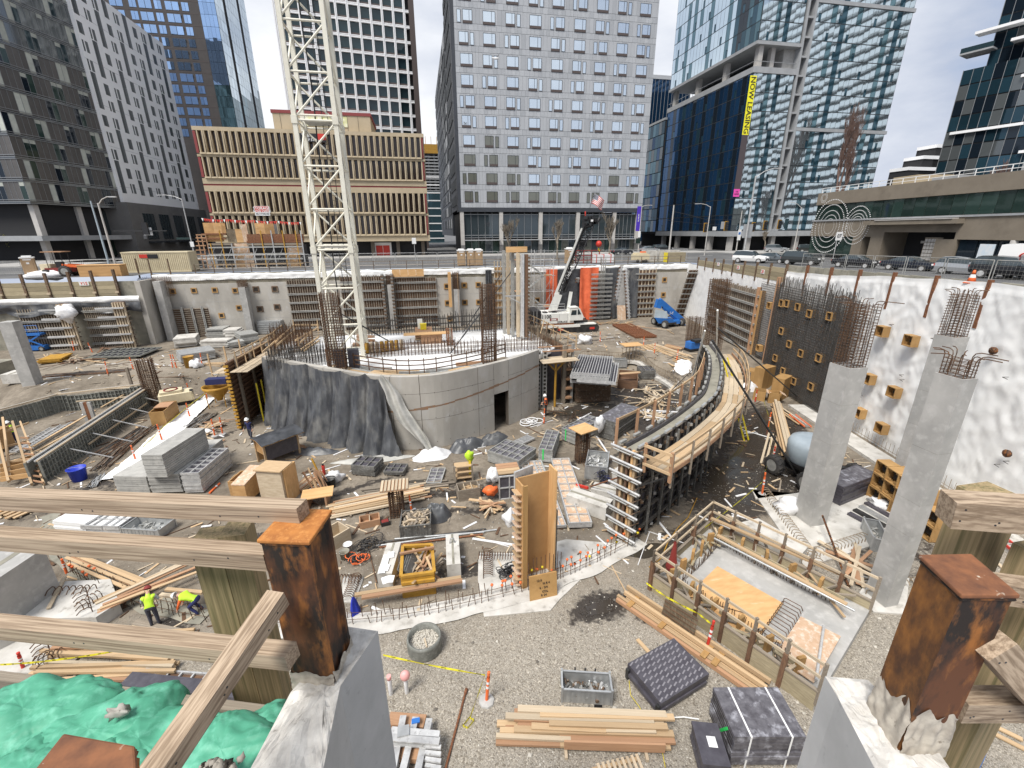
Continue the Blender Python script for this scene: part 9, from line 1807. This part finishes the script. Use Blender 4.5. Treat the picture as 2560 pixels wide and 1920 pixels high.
for k,x,y,lb,bs,h_ in(('q',875,700,'orange post with tape on a pale base in the open gravel',1,1.1),('o',690,890,'red post on a square base beside the foundation form',1,1.15),('m',1012,530,'orange post standing behind the bin of wood blocks',0,1.0),('t',728,375,'orange post by the cream machine',0,1.1),('t',905,410,'orange post in front of the yellow pouring bucket',0,1.1),('t',725,595,'orange post on the white sheet strip',0,1.1),('t',440,845,'orange post behind the bright deck sheet stack',0,1.2),('t',165,1045,'orange post at the left end of the sheet stacks',0,1.0),('t',985,790,'left one of two orange posts on the offcut heap',1,1.2),('t',1065,770,'right one of two orange posts on the offcut heap',1,1.2),('g',480,720,'orange post left before the timber gang forms',0,1.0),('g',600,730,'orange post right before the timber gang forms',0,1.0),('g',700,870,'orange post beside the rebar bundle on the bank',0,1.1),('g',865,840,'orange post with yellow ribbon near the rebar column',0,1.1),('g',1120,830,'orange post left of the yellow barrel',0,1.2),('g',1145,830,'second orange post left of the yellow barrel',0,1.2),('g',1312,820,'orange post right of the white sack',0,1.2),('i',725,1190,'orange post by the hose coils',0,1.1),('i',1090,660,'orange post in front of the crane tracks',0,1.1),('i',1370,690,'orange post above the spread lumber',0,1.0),('i',1440,735,'leaning red post on the bank',0,1.0),('i',1585,780,'orange post among the spread lumber',0,1.0),('j',745,1050,'red post before the plywood crates',0,1.0),('j',830,1215,'orange post by the heavy timbers',0,1.1),('j',860,1440,'red post near the grey boom lift wheel',0,1.0),('j',790,1650,'orange post with tape before the formed foundation',1,1.25),('l',375,570,'orange post at the left end of the starter bars',0,.7),('l',125,480,'red post at the far lower left',0,.9),('l',135,1110,'red post by the tape at lower left',0,.7)):delin(lb,G(k,x,y),0,bs,h_,R.gauss(0,.05),'red delineator posts' if lb.startswith('red')else 'orange delineator posts')
t=thing('delineator_post','fallen orange post beside the ladder panel stack','post',fl_(G('t',985,1345)));a,b=G('t',930,1390),G('t',1035,1290);rod(t,'tube','orange',fl_(a,.07),fl_(b,.07),.12);rod(t,'band','white',fl_(a.lerp(b,.6),.07),fl_(a.lerp(b,.75),.07),.125)
for k,x,y,lb,sd in(('q',215,650,'white pipe stub with pink top left of the gravel',0),('q',325,640,'white pipe stub wrapped in pink film',1)):p=G(k,x,y);t=thing('pipe_stub',lb,'pipe',fl_(p));box(t,'pipe','bag_white',(0,0,.4),(.14,.14,.8),u='cyl12');mat('pink_film',(.75,.38,.36),rough=.5)if 'pink_film' not in MATS else 0;(box(t,'pink_top','pink_film',(0,0,.78),(.15,.15,.16),u='cyl12')if sd==0 else box(t,'film','pink_film',(0,0,.8),(.34,.3,.4),u='ball'))
def tape(label,pts,w=.08,sag=.1,twist=2.0):
 mb=MB();P_=[]
 for a,b in zip(pts,pts[1:]):
  for i in range(12):f=i/12;q=a.lerp(b,f);q.z-=sag*4*f*(1-f)*(a-b).length*.12;P_.append(q)
 P_.append(pts[-1])
 for i,q in enumerate(P_):
  pass
 vs=[]
 for i,q in enumerate(P_):a=.4*sin(i*.5*twist);u_=V((0,0,cos(a)))+V((sin(a)*.7,sin(a)*.4,0));vs+=[q-u_*w/2,q+u_*w/2]
 mb.add(vs,[(2*i,2*i+2,2*i+3,2*i+1)for i in range(len(P_)-1)]);o=mb.obj('caution_tape','tape',None,label=label,cat='tape');m_=MB()
 for i in range(1,len(P_)-1,2):a,b=V(vs[2*i]).lerp(V(vs[2*i+1]),.5),V(vs[2*i+2]).lerp(V(vs[2*i+3]),.5);m_.add([a+V((0,-.004,-.012)),a.lerp(b,.55)+V((0,-.004,-.012)),a.lerp(b,.55)+V((0,-.004,.018)),a+V((0,-.004,.018))],[(0,1,2,3)])
 m_.obj('print','black',o,kind='stuff');return o
c_=G('q',870,690)+V((0,0,1.15));tape('yellow caution tape from the pedestal to the orange post',[G('q',160,380,.9),c_]);e_=[c_,G('q',765,800,.05),G('q',710,870,.05),G('q',745,885,.04),G('q',790,830,.06),G('q',760,815,.04)];tape('yellow caution tape trailing down beside the orange post',e_,.09,.0)
pa=G('o',690,880)+V((0,0,1.2));tape('yellow tape strung along the foundation form to red post',[G('o',300,460,1.0),G('o',430,550,1.0),G('o',640,660,1.1),pa]);tape('yellow tape from the foundation corner to the curved form side',[G('o',680,100,1.2),G('j',790,1570,1.2),G('j',850,1370,1.1),G('j',838,1150,1.1),G('j',800,1030,1.1)]);tape('yellow tape at lower left over the footing',[G('l',0,1080,.9),G('l',260,1060,.8),G('l',640,1005,.7)]);tape('yellow tape across the soil behind the left post',[G('l',1100,930,.3),G('l',1614,955,.3)]);tape('yellow tape along the rebar bundles by the machine',[G('t',240,900,.5),G('t',450,690,.6),G('t',700,480,.6),G('t',930,300,.8)])
hs=thing('yellow_hose','thin tan hose lying from the curved form toward the foundation','hose',G('n',1300,800));mb=MB();mb.tube([fl_(G('n',*p),.04)for p in((1510,430),(1450,560),(1390,620),(1320,720),(1280,820),(1200,880))],.028,5);mb.obj('hose','yellow_ochre',hs)
mb=MB();mb.tube([fl_(p,.02)for p in(G('q',1860,560),G('q',1870,660),G('q',1930,740),G('q',1990,850),G('q',2080,1000),G('q',2110,1160))],.012,4);mb.obj('string_line','yellow',None,label='thin yellow string line on the gravel by the black panels',cat='string')
pu_=MB()
for k,x,y,rx,ry in(('h',1290,1585,1.4,.5),('i',900,1120,2.2,.5),('n',1190,770,1.2,.5)):
 q=G(k,x,y);n=22;pu_.add([(q.x+rx*cos(2*pi*i/n)*(1+.3*NZ.noise((i*.6,q.x,0))),q.y+ry*sin(2*pi*i/n)*(1+.3*NZ.noise((i*.6,q.y,3))),hz(q.x,q.y)+.03)for i in range(n)],[tuple(range(n))])
pu_.obj('puddle','puddle',kind='structure')
# --------- people
def person(label,base,rz,pose,shirt='black',vest='hivis',trousers='denim',helmet='white',sc=1.0):
 """pose: joint name -> place in metres, x to the person's right, y forward"""
 t=thing('person',label,'person',base,rz);J=pose
 E_=[('pelvis','chest'),('chest','neck'),('neck','head'),('chest','lsh'),('lsh','lel'),('lel','lha'),('chest','rsh'),('rsh','rel'),('rel','rha'),('pelvis','lhip'),('lhip','lkn'),('lkn','lan'),('lan','lto'),('pelvis','rhip'),('rhip','rkn'),('rkn','ran'),('ran','rto')]
 names=list(J);me=bpy.data.meshes.new('body');me.from_pydata([V(J[n])*sc for n in names],[(names.index(a),names.index(b))for a,b in E_],[])
 o=bpy.data.objects.new('tmp',me);COL.objects.link(o);md=o.modifiers.new('s','SKIN');rad=dict(pelvis=.15,chest=.165,neck=.06,head=.095,lsh=.075,rsh=.075,lel=.05,rel=.05,lha=.04,rha=.04,lhip=.1,rhip=.1,lkn=.075,rkn=.075,lan=.052,ran=.052,lto=.045,rto=.045)
 for i,n in enumerate(names):me.skin_vertices[0].data[i].radius=(rad[n]*sc,rad[n]*sc*(.8 if n in('pelvis','chest')else 1));me.skin_vertices[0].data[i].use_root=n=='pelvis'
 s2=o.modifiers.new('d','SUBSURF');s2.levels=2;s2.render_levels=2;dg=bpy.context.evaluated_depsgraph_get();bm_=bpy.data.meshes.new_from_object(o.evaluated_get(dg));bpy.data.objects.remove(o);bm_.name='body'
 bm_.materials.clear()
 for m_ in(shirt,trousers,'skin',vest,'rubber'):bm_.materials.append(MATS[m_])
 reg={('pelvis','chest'):3,('chest','neck'):3,('neck','head'):2,('chest','lsh'):3,('chest','rsh'):3,('lsh','lel'):0,('rsh','rel'):0,('lel','lha'):0,('rel','rha'):0,('lan','lto'):4,('ran','rto'):4}
 for f in bm_.polygons:
  f.use_smooth=True;best=None
  for a,b in E_:
   p,q=V(J[a])*sc,V(J[b])*sc;d=q-p;u_=max(0,min(1,(f.center-p).dot(d)/max(1e-6,d.length_squared)));ds=(f.center-(p+d*u_)).length-(rad[a]+(rad[b]-rad[a])*u_)*sc
   if best is None or ds<best[0]:best=(ds,(a,b),u_)
  r_=reg.get(best[1],1);
  if best[1]==('pelvis','chest')and best[2]<.12:r_=1
  if best[1]in(('lel','lha'),('rel','rha'))and best[2]>.8:r_=2
  f.material_index=r_
 b=bpy.data.objects.new('body',bm_);COL.objects.link(b);b.parent=t;hd=V(J['head'])*sc;dr=(V(J['head'])-V(J['neck'])).normalized()
 hm=MB();hm.lathe([(0,.155),(.07,.14),(.115,.085),(.125,.02),(.15,.01),(.15,0),(.11,0)],n=14);M,_=frame_of((0,0,0),dr);MM=MX.Translation(hd+dr*.05*sc)@V((0,0,1)).rotation_difference(dr).to_matrix().to_4x4();hm.v=[tuple(MM@(V(v)*sc))for v in hm.v];hm.obj('hard_hat',helmet,t,local=True)
 fw_=V((0,1,0));fw_=(fw_-dr*fw_.dot(dr)).normalized();fc=MB();fc.ball(hd+fw_*.105*sc+dr*-.02*sc,.02*sc,6);
 for s_ in(-1,1):fc.ball(hd+fw_*.088*sc+dr*.02*sc+V((s_*.035*sc,0,0)),.012*sc,5,1);fc.ball(hd+V((s_*.1*sc,0,0)),.022*sc,5)
 fc.obj('face',['skin','black'],t,local=True)
 hn=MB()
 for s_,w_,e_ in((-1,'lha','lel'),(1,'rha','rel')):
  p=V(J[w_])*sc;d=(V(J[w_])-V(J[e_])).normalized();side=d.orthogonal().normalized();hn.tube([p,p+d*.05*sc,p+d*.09*sc],[.038*sc,.042*sc,.035*sc],7);up_=d.cross(side)
  for i in range(4):q=p+d*.085*sc+side*(i-1.5)*.019*sc;l_=(.075,.085,.08,.06)[i]*sc;hn.tube([q,q+d*l_*.5,q+d*l_*.85+up_*l_*.35],[.0095*sc,.009*sc,.007*sc],5)
  q=p+d*.03*sc+side*.035*sc;hn.tube([q,q+side*.035*sc+d*.02*sc,q+side*.035*sc+d*.055*sc],[.012*sc,.011*sc,.009*sc],5)
 hn.obj('hands','skin',t,local=True,kind='stuff');st_=MB();c,pl=V(J['chest'])*sc,V(J['pelvis'])*sc;ax=(c-pl).normalized()
 return t
walk=dict(pelvis=(0,0,.95),chest=(0,.04,1.32),neck=(0,.06,1.52),head=(0,.1,1.66),lsh=(-.2,.04,1.45),lel=(-.27,-.06,1.16),lha=(-.26,.1,.95),rsh=(.2,.04,1.45),rel=(.28,.06,1.16),rha=(.26,.26,1.0),lhip=(-.1,0,.9),lkn=(-.11,.17,.5),lan=(-.11,.14,.09),lto=(-.12,.3,.05),rhip=(.1,0,.9),rkn=(.11,-.02,.48),ran=(.11,-.26,.13),rto=(.12,-.14,.05))
stand=dict(walk,lkn=(-.11,.03,.5),lan=(-.12,0,.08),lto=(-.14,.16,.05),rkn=(.11,.03,.5),ran=(.12,0,.08),rto=(.14,.16,.05),lha=(-.2,.28,1.05),rha=(.2,.28,1.05))
bend=dict(pelvis=(0,-.1,.72),chest=(0,.32,.92),neck=(0,.5,.98),head=(0,.63,.98),lsh=(-.2,.36,.95),lel=(-.25,.48,.66),lha=(-.2,.6,.42),rsh=(.2,.36,.95),rel=(.25,.48,.66),rha=(.2,.62,.42),lhip=(-.1,-.1,.7),lkn=(-.14,.2,.46),lan=(-.13,-.1,.09),lto=(-.14,.06,.05),rhip=(.1,-.1,.7),rkn=(.14,.2,.46),ran=(.13,-.16,.09),rto=(.14,0,.05))
stoop=dict(stand,pelvis=(0,-.08,.93),chest=(0,.14,1.26),neck=(0,.24,1.42),head=(0,.34,1.52),lsh=(-.2,.16,1.36),rsh=(.2,.16,1.36),lel=(-.27,.24,1.08),rel=(.27,.24,1.08),lha=(-.16,.45,.92),rha=(.16,.45,.92))
person('worker in white hard hat and hi-vis harness walking past the tarp',fl_(G('t',1372,842)),2.9,walk,'black','navy','denim','white',1.08)
person('worker in dark clothes and orange vest standing by the doorway',fl_(G('i',738,1140)),1.2,stand,'black','orange','black','white',1.08)
person('worker in lime vest standing over the boards at lower left',fl_(G('l',875,862)),.3,stoop,'lift_grey','hivis','denim','red_dark',1.0);person('worker in orange sleeves bending over boards at lower left',fl_(G('l',1110,790)),1.45,bend,'orange','hivis','navy','white',1.0)
person('crouching worker in lime shirt at the left picture edge',fl_(G('l',70,690)),-.6,bend,'hivis','hivis','denim','black',1.0);person('worker in lime vest standing inside the left trench',fl_(G('s',190,870)),2.2,stand,'wood_new','hivis','navy','white',1.05)
mm=MB();q=G('D',1318,770,5);pgn=thing('seagull','white gull flying in front of the hotel windows','bird',PD('C',478,368,70));p=PD('C',478,368,70);mm.tube([p+V((-.7,0,.1)),p+V((-.3,0,0)),p,p+V((.35,0,.05)),p+V((.55,0,.02))],[.03,.12,.16,.1,.02],8);mm.obj('body','white',pgn);mm=MB();mm.add([p+V((-.2,0,.05)),p+V((.2,0,.05)),p+V((.7,-.2,.9)),p+V((.45,-.15,.55)),p+V((-.15,.1,.08)),p+V((.2,.1,.08)),p+V((-.3,.6,.35)),p+V((-.75,1.0,.3))],[(0,1,2,3),(4,5,6,7)]);mm.obj('wing','slab_grey',pgn)
# --------- the near edge: rusty piles, rails, bags
def corners(k,P_,z):return[G(k,*p,z)for p in P_]
def steel_post(label,cs,zt,zb,m_,top,th=.02,left=None):
 c=sum(cs,V())/4;t=thing('rusty_pile',label,'pile',(c.x,c.y,zb),0,'rusty capped steel piles at the near edge');Q=[V((p.x,p.y,0))for p in cs];ins=[p+(c-p)*.10 for p in Q]
 for q in ins:q.z=0
 mb=MB();Z_=lambda P_,z:[V((p.x,p.y,z))for p in P_];mb.hexa(Z_(Q,zt-th),Z_(Q,zt));cap=mb.obj('cap_plate',top,t);bv=cap.modifiers.new('b','BEVEL');bv.width=.006;bv.segments=2
 mb=MB();n=14
 i2=[p+(c-p)*.16 for p in ins]
 for p in i2:p.z=0
 mid0=[ins[3].lerp(ins[2],f)for f in(.0,.08,.92,1)];sh_=[ins[0],ins[3],ins[3].lerp(ins[2],.09),i2[3].lerp(i2[2],.09),i2[3].lerp(i2[2],.91),ins[3].lerp(ins[2],.91),ins[2],ins[1]]
 k_=len(sh_);vs=[V((p.x,p.y,zb+(zt-th-zb)*j/n))for j in range(n+1)for p in sh_];mb.add(vs,[(j*k_+i,j*k_+(i+1)%k_,(j+1)*k_+(i+1)%k_,(j+1)*k_+i)for j in range(n)for i in range(k_)]);mb.m=[1 if i%k_==k_-1 else 0 for i in range(len(mb.f))];b=mb.obj('shaft',[m_,left or m_],t)
 w=MB();wr=[p.lerp(c,-.02)for p in ins]
 for i in range(4):w.tube([V((ins[i].x,ins[i].y,zt-th-.008)).lerp(V((ins[(i+1)%4].x,ins[(i+1)%4].y,zt-th-.008)),f/6)+V((R.gauss(0,.002),R.gauss(0,.002),0))for f in range(7)],.009,5)
 w.obj('weld_bead',m_,t);return t,ins,c
cs1=corners('m',((345,715),(495,500),(195,490),(0,700)),13.7);cs1=[cs1[3],cs1[2],cs1[1],cs1[0]]
t1,in1,c1=steel_post('rusty steel pile with bright orange cap at left of centre',cs1,13.7,12.5,'rust_dark','rust_plate')
cs2=corners('p',((1000,690),(755,460),(1050,455),(1330,690)),13.7);cs2=[cs2[0],cs2[1],cs2[2],cs2[3]]
t2,in2,c2_=steel_post('brown rusty steel pile with scraped cap at the lower right',cs2,13.7,12.4,'rust_dark','rust_brown',left='rust_orange')
cs3=corners('l',((165,1700),(355,1460),(755,1530),(770,1720)),13.7);t3,in3,c3_=steel_post('rusty steel pile cap at the bottom left corner',cs3,13.7,12.4,'rust_dark','rust_brown')
def crust(name,ins,c,zb,z0,amp,parent,seed,m_='grout',sides=(2,3),k_=1.03):
 mb=MB();P_=[V((p.x,p.y,0))+(V((p.x,p.y,0))-V((c.x,c.y,0)))*(k_-1)for p in ins]
 for s_ in sides:
  a,b=P_[s_],P_[(s_+1)%4];nn=V(((b-a).y,-(b-a).x,0)).normalized();nn=nn if nn.dot(a-V((c.x,c.y,0)))>0 else-nn
  mb.grid(lambda u_,v_:(lambda q,h_:V((q.x,q.y,zb+h_*v_))+nn*(.012*(1-v_)+.010*NZ.noise((u_*6,v_*5,seed))))(a.lerp(b,u_),max(.02,z0+amp*NZ.noise((u_*2.2+s_*5,seed,0))*2+amp*.2*NZ.noise((u_*9+s_*3,seed,2)))),40,16)
 return mb.obj(name,m_,parent)
crust('grout_crust',in1,c1,12.78,.10,.05,t1,3,sides=(0,1,2,3));crust('grout_crust',in2,c2_,12.8,.22,.07,t2,5,sides=(0,3),k_=1.03);crust('grout_crust',in2,c2_,12.8,.08,.05,t2,8,sides=(1,2))
def head(label,top,zt,zb,grow,m_='concrete_near'):
 c=sum(top,V())/len(top);t=thing('concrete_pedestal',label,'concrete',(c.x,c.y,zb));n=len(top);mb=MB();lo=[V((p.x,p.y,zb))for p in top]
 vs=[V((p.x,p.y,p.z))for p in top]+lo;mb.add(vs,[(i,n+i,n+(i+1)%n,(i+1)%n)for i in range(n)],0)
 cc=V((c.x,c.y,sum(p.z for p in top)/n));N_=10;rows_=[[p.lerp(cc,j/N_)for p in top]for j in range(N_+1)];den=[]
 ring=[];M_=12
 for j in range(N_+1):
  for i in range(n):
   for k_ in range(M_):q=top[i].lerp(top[(i+1)%n],k_/M_).lerp(cc,j/N_);ring.append(V((q.x,q.y,q.z+(.018*NZ.noise(q*16)+.012*NZ.noise(q*37)if 0<j else.0))))
 q_=n*M_;mb.add(ring,[(j*q_+i,j*q_+(i+1)%q_,(j+1)*q_+(i+1)%q_,(j+1)*q_+i)for j in range(N_)for i in range(q_)],1);o=mb.obj('block',[m_,'concrete_rough'],t);return t
zc=12.82;hp1=[G('m',*p,zc)for p in((790,1290),(600,1262))]+[G('D',628,1495,zc),G('D',520,1700,zc-.0),G('D',690,1700,zc),G('D',735,1482,zc)]
head('grey concrete wall end with rough top below the orange capped pile',hp1[::-1],zc,9.0,0)
hp2=[G('p',*p,12.82)for p in((230,1145),(470,1165),(860,1560),(1000,1760),(560,1760),(300,1260))];head('grey concrete wall end with rough top below the right pile',[hp2[0],hp2[5],hp2[4],hp2[3],hp2[2],hp2[1]],12.82,9.0,0)
mat('end_grain',(.50,.36,.22),(.36,.24,.14),9,.85,coord='obj',st=(1,1,1))
def rail_beam(label,k,a,b,da,db,h,w=.09,name='guard_rail',m_='wood_rail',up=(0,0,1)):
 A,B=PD(k,*a,da),PD(k,*b,db);t=thing(name,label,'timber',(A+B)/2,0,None);beam(t,'timber',m_,A,B,w,h,up);M,L_=frame_of(A,B,up);y_=M.col[1].xyz;s_=1 if(CAM-A).dot(y_)>0 else-1
 for f in(.07,.1,.42,.45,.8,.9):q=A.lerp(B,f)+y_*(s_*w/2)+M.col[2].xyz*R.uniform(-.3,.3)*h;rod(t,'nail_head','black',q-y_*s_*.01,q+y_*s_*.001,.009)
 return t
rail_beam('top weathered timber rail running left from the orange capped pile','l',(-260,138),(1640,258)if False else(1700,222),2.42,2.12,.088,.085)
rail_beam('second weathered timber rail with nail holes on the left','l',(-260,352),(1520,478),2.40,2.10,.092,.085);rail_beam('third mossy timber rail on the left','l',(-260,838),(1640,1032),2.42,2.05,.085,.085);rail_beam('lowest timber board edge above the green bags','l',(-200,1150),(1540,1380),2.55,2.3,.11,.05,'edge_board','wood_grey')
t=thing('timber_post','pair of square timber posts carrying the left rails','post',PD('l',1300,500,2.45))
def vpost(t,k,x,y,dep,zt,zb,w,d_,rz=0,m_='wood_post'):p=PD(k,x,y,dep);box_w(t,'post',m_,(p.x,p.y,(zt+zb)/2),(w,d_,zt-zb),rz)
p_=PD('l',1290,350,2.42);vpost(t,'l',1170,350,2.42,p_.z+.0,11.6,.14,.14);vpost(t,'l',1330,345,2.42,p_.z+.04,11.6,.13,.14,0,'wood_post')
rail_beam('diagonal timber brace running from bottom left to the pile','l',(830,1760),(1560,700),1.45,2.02,.085,.085,'timber_brace','wood_rail')
rail_beam('top timber rail with sawn end at the right edge','p',(880,170)if False else(905,205),(1480,245),2.05,1.95,.135,.12);rail_beam('second timber rail at the right picture edge','p',(1180,650),(1480,690),1.95,1.9,.10,.09);rail_beam('lower timber rail at the right picture edge','p',(960,1300),(1480,1300),1.95,1.95,.11,.09);rail_beam('diagonal timber brace at the right picture edge','p',(1150,950),(1480,1330),1.75,1.9,.12,.10,'timber_brace')
t=thing('timber_post','square timber posts carrying the right rails','post',PD('p',1150,400,2.1));p_=PD('p',1180,140,2.15);vpost(t,'p',1150,135,2.2,p_.z,11.0,.20,.16);vpost(t,'p',1310,800,2.15,13.6,11.0,.16,.16)
bk_=MB();bp=[PD('l',-300,1210,2.5),PD('l',1480,1420,2.28),PD('l',1300,2100,1.5),PD('l',-300,2100,1.5)]
def bnk(u_,v_):q=bp[0].lerp(bp[1],u_).lerp(bp[3].lerp(bp[2],u_),v_);return V((q.x,q.y,12.5+.05*NZ.noise(q*5)+.02*NZ.noise(q*15)))
bk_.grid(bnk,60,30);bk_.prism([(p.x,p.y)for p in bp][::-1],9,12.4);bk_.obj('near_bank','soil',kind='structure')
def sandbag(label,k,x,y,dep,L_,W_,H_,rz,seed):
 p=PD(k,x,y,dep);mb=MB();t=thing('sand_bag',label,'sandbag',(p.x,p.y,12.5),rz,None)
 def f(a,b):
  th_,ph=2*pi*a,pi*(b-.5);ce,se=cos(ph),sin(ph);sq=lambda v,e:abs(v)**e*(1 if v>0 else-1);x_,y_,z_=sq(cos(th_),.55)*sq(ce,.7)*L_/2,sq(sin(th_),.55)*sq(ce,.7)*W_/2,sq(se,.9)*H_/2
  n_=.05*NZ.noise((x_*4+seed,y_*5,z_*4))+.035*(.5-abs(NZ.noise((x_*7+y_*5+seed,y_*3-x_*4,z_*3))*2))+.02*(.5-abs(NZ.noise((x_*13-y_*11,y_*15+seed,z_*6))*2))+.012*(.5-abs(NZ.noise((x_*26+y_*9,y_*21,seed))*2));k_=1+n_*2.4;return V((x_*k_,y_*k_,z_*k_+H_*.40+.025*NZ.noise((x_*7,y_*7,seed))))
 mb.grid(f,120,54);mb.obj('cloth','bag_green',t,local=True);tie=MB();tie.ball((L_*.5,0,H_*.4),(.05,.06,.05),8,0,.5,seed);tie.obj('tied_end','bag_green',t,local=True);return t
for a in(('left green sand bag below the lowest left board','l',110,1290,2.22,.72,.44,.28,-.2,1),('large green sand bag in the middle beside the white scrap','l',470,1390,2.1,.66,.46,.29,.35,4),('green sand bag left of the diagonal brace','l',760,1450,2.06,.58,.42,.28,.1,9),('muddy green sand bag right of the diagonal brace','l',1230,1530,1.98,.62,.46,.34,-.5,14),('green sand bag at the bottom left corner','l',60,1500,1.86,.6,.42,.32,-.3,17),('green sand bag tucked behind the right pile edge','l',1400,1470,2.12,.4,.3,.28,.6,21),('green sand bag under the near pile cap','l',330,1560,1.85,.58,.42,.30,.2,25),('torn green sand bag by the concrete pedestal','l',1120,1620,1.85,.58,.4,.28,.4,28)):sandbag(*a)
cl=MB()
for i in range(46):q=PD('l',1210+R.gauss(0,45),1590+R.gauss(0,36),1.86);cl.ball((q.x,q.y,12.84+.03*R.random()),R.uniform(.006,.022),6,R.randrange(2),.8,i)
for i in range(60):q=PD('l',30+R.gauss(0,70),1630+R.gauss(0,30),1.75);cl.ball((q.x,q.y,12.56+.02*R.random()),R.uniform(.008,.025),6,1,.8,i)
cl.obj('soil_clods',['stone_b','soil'],kind='stuff',label='clods of dark soil lying on the green bags',cat='soil');bag_=MB();q=PD('l',660,1345,2.15);bag_.ball((q.x,q.y,12.8),(.045,.028,.025),12,0,1.2,6);bag_.obj('paper_scrap','concrete_pale',None,label='crumpled pale paper scrap between two green bags',cat='scrap')
db_=MB()
for i in range(3400):
 x,y=R.uniform(-36,29),R.uniform(15,60)
 if hypot(x,y-39)<10.5 and y>30:continue
 a=R.random()*pi;l_=R.uniform(.04,.45)*(1+2.5*(R.random()<.12));z=hz(x,y)+.03;m_=R.randrange(5);v=V((cos(a)*l_,sin(a)*l_,R.gauss(0,.02)));db_.beam(V((x,y,z))-v,V((x,y,z))+v,R.uniform(.03,.14),.03,mi=m_)
db_.obj('debris',['wood_new','wood_pale','wood_grey','bag_white','rebar'],kind='stuff',label='small scraps of wood, plastic and wire littering the pit floor',cat='debris')
for stem_,txt in(('street_barrier','%s weathered concrete barrier along the right street, counted from the far end'),):
 l_=[o for o in bpy.data.objects if o.name.split('.')[0]==stem_ and o.get('label')]
 for i,o in enumerate(l_):o['label']=txt%ORD[i]
for g_,txt in(('temporary mesh fence panels','%s grey mesh fence panel from the left along the far street edge'),('mesh fence panels along the right street','%s mesh fence panel along the right street from the far end'),('mesh fence panels at the far left','%s dark mesh fence panel from the left behind the lagging')):
 for i,o in enumerate([o for o in bpy.data.objects if o.get('group')==g_]):o['label']=txt%ORD[i]
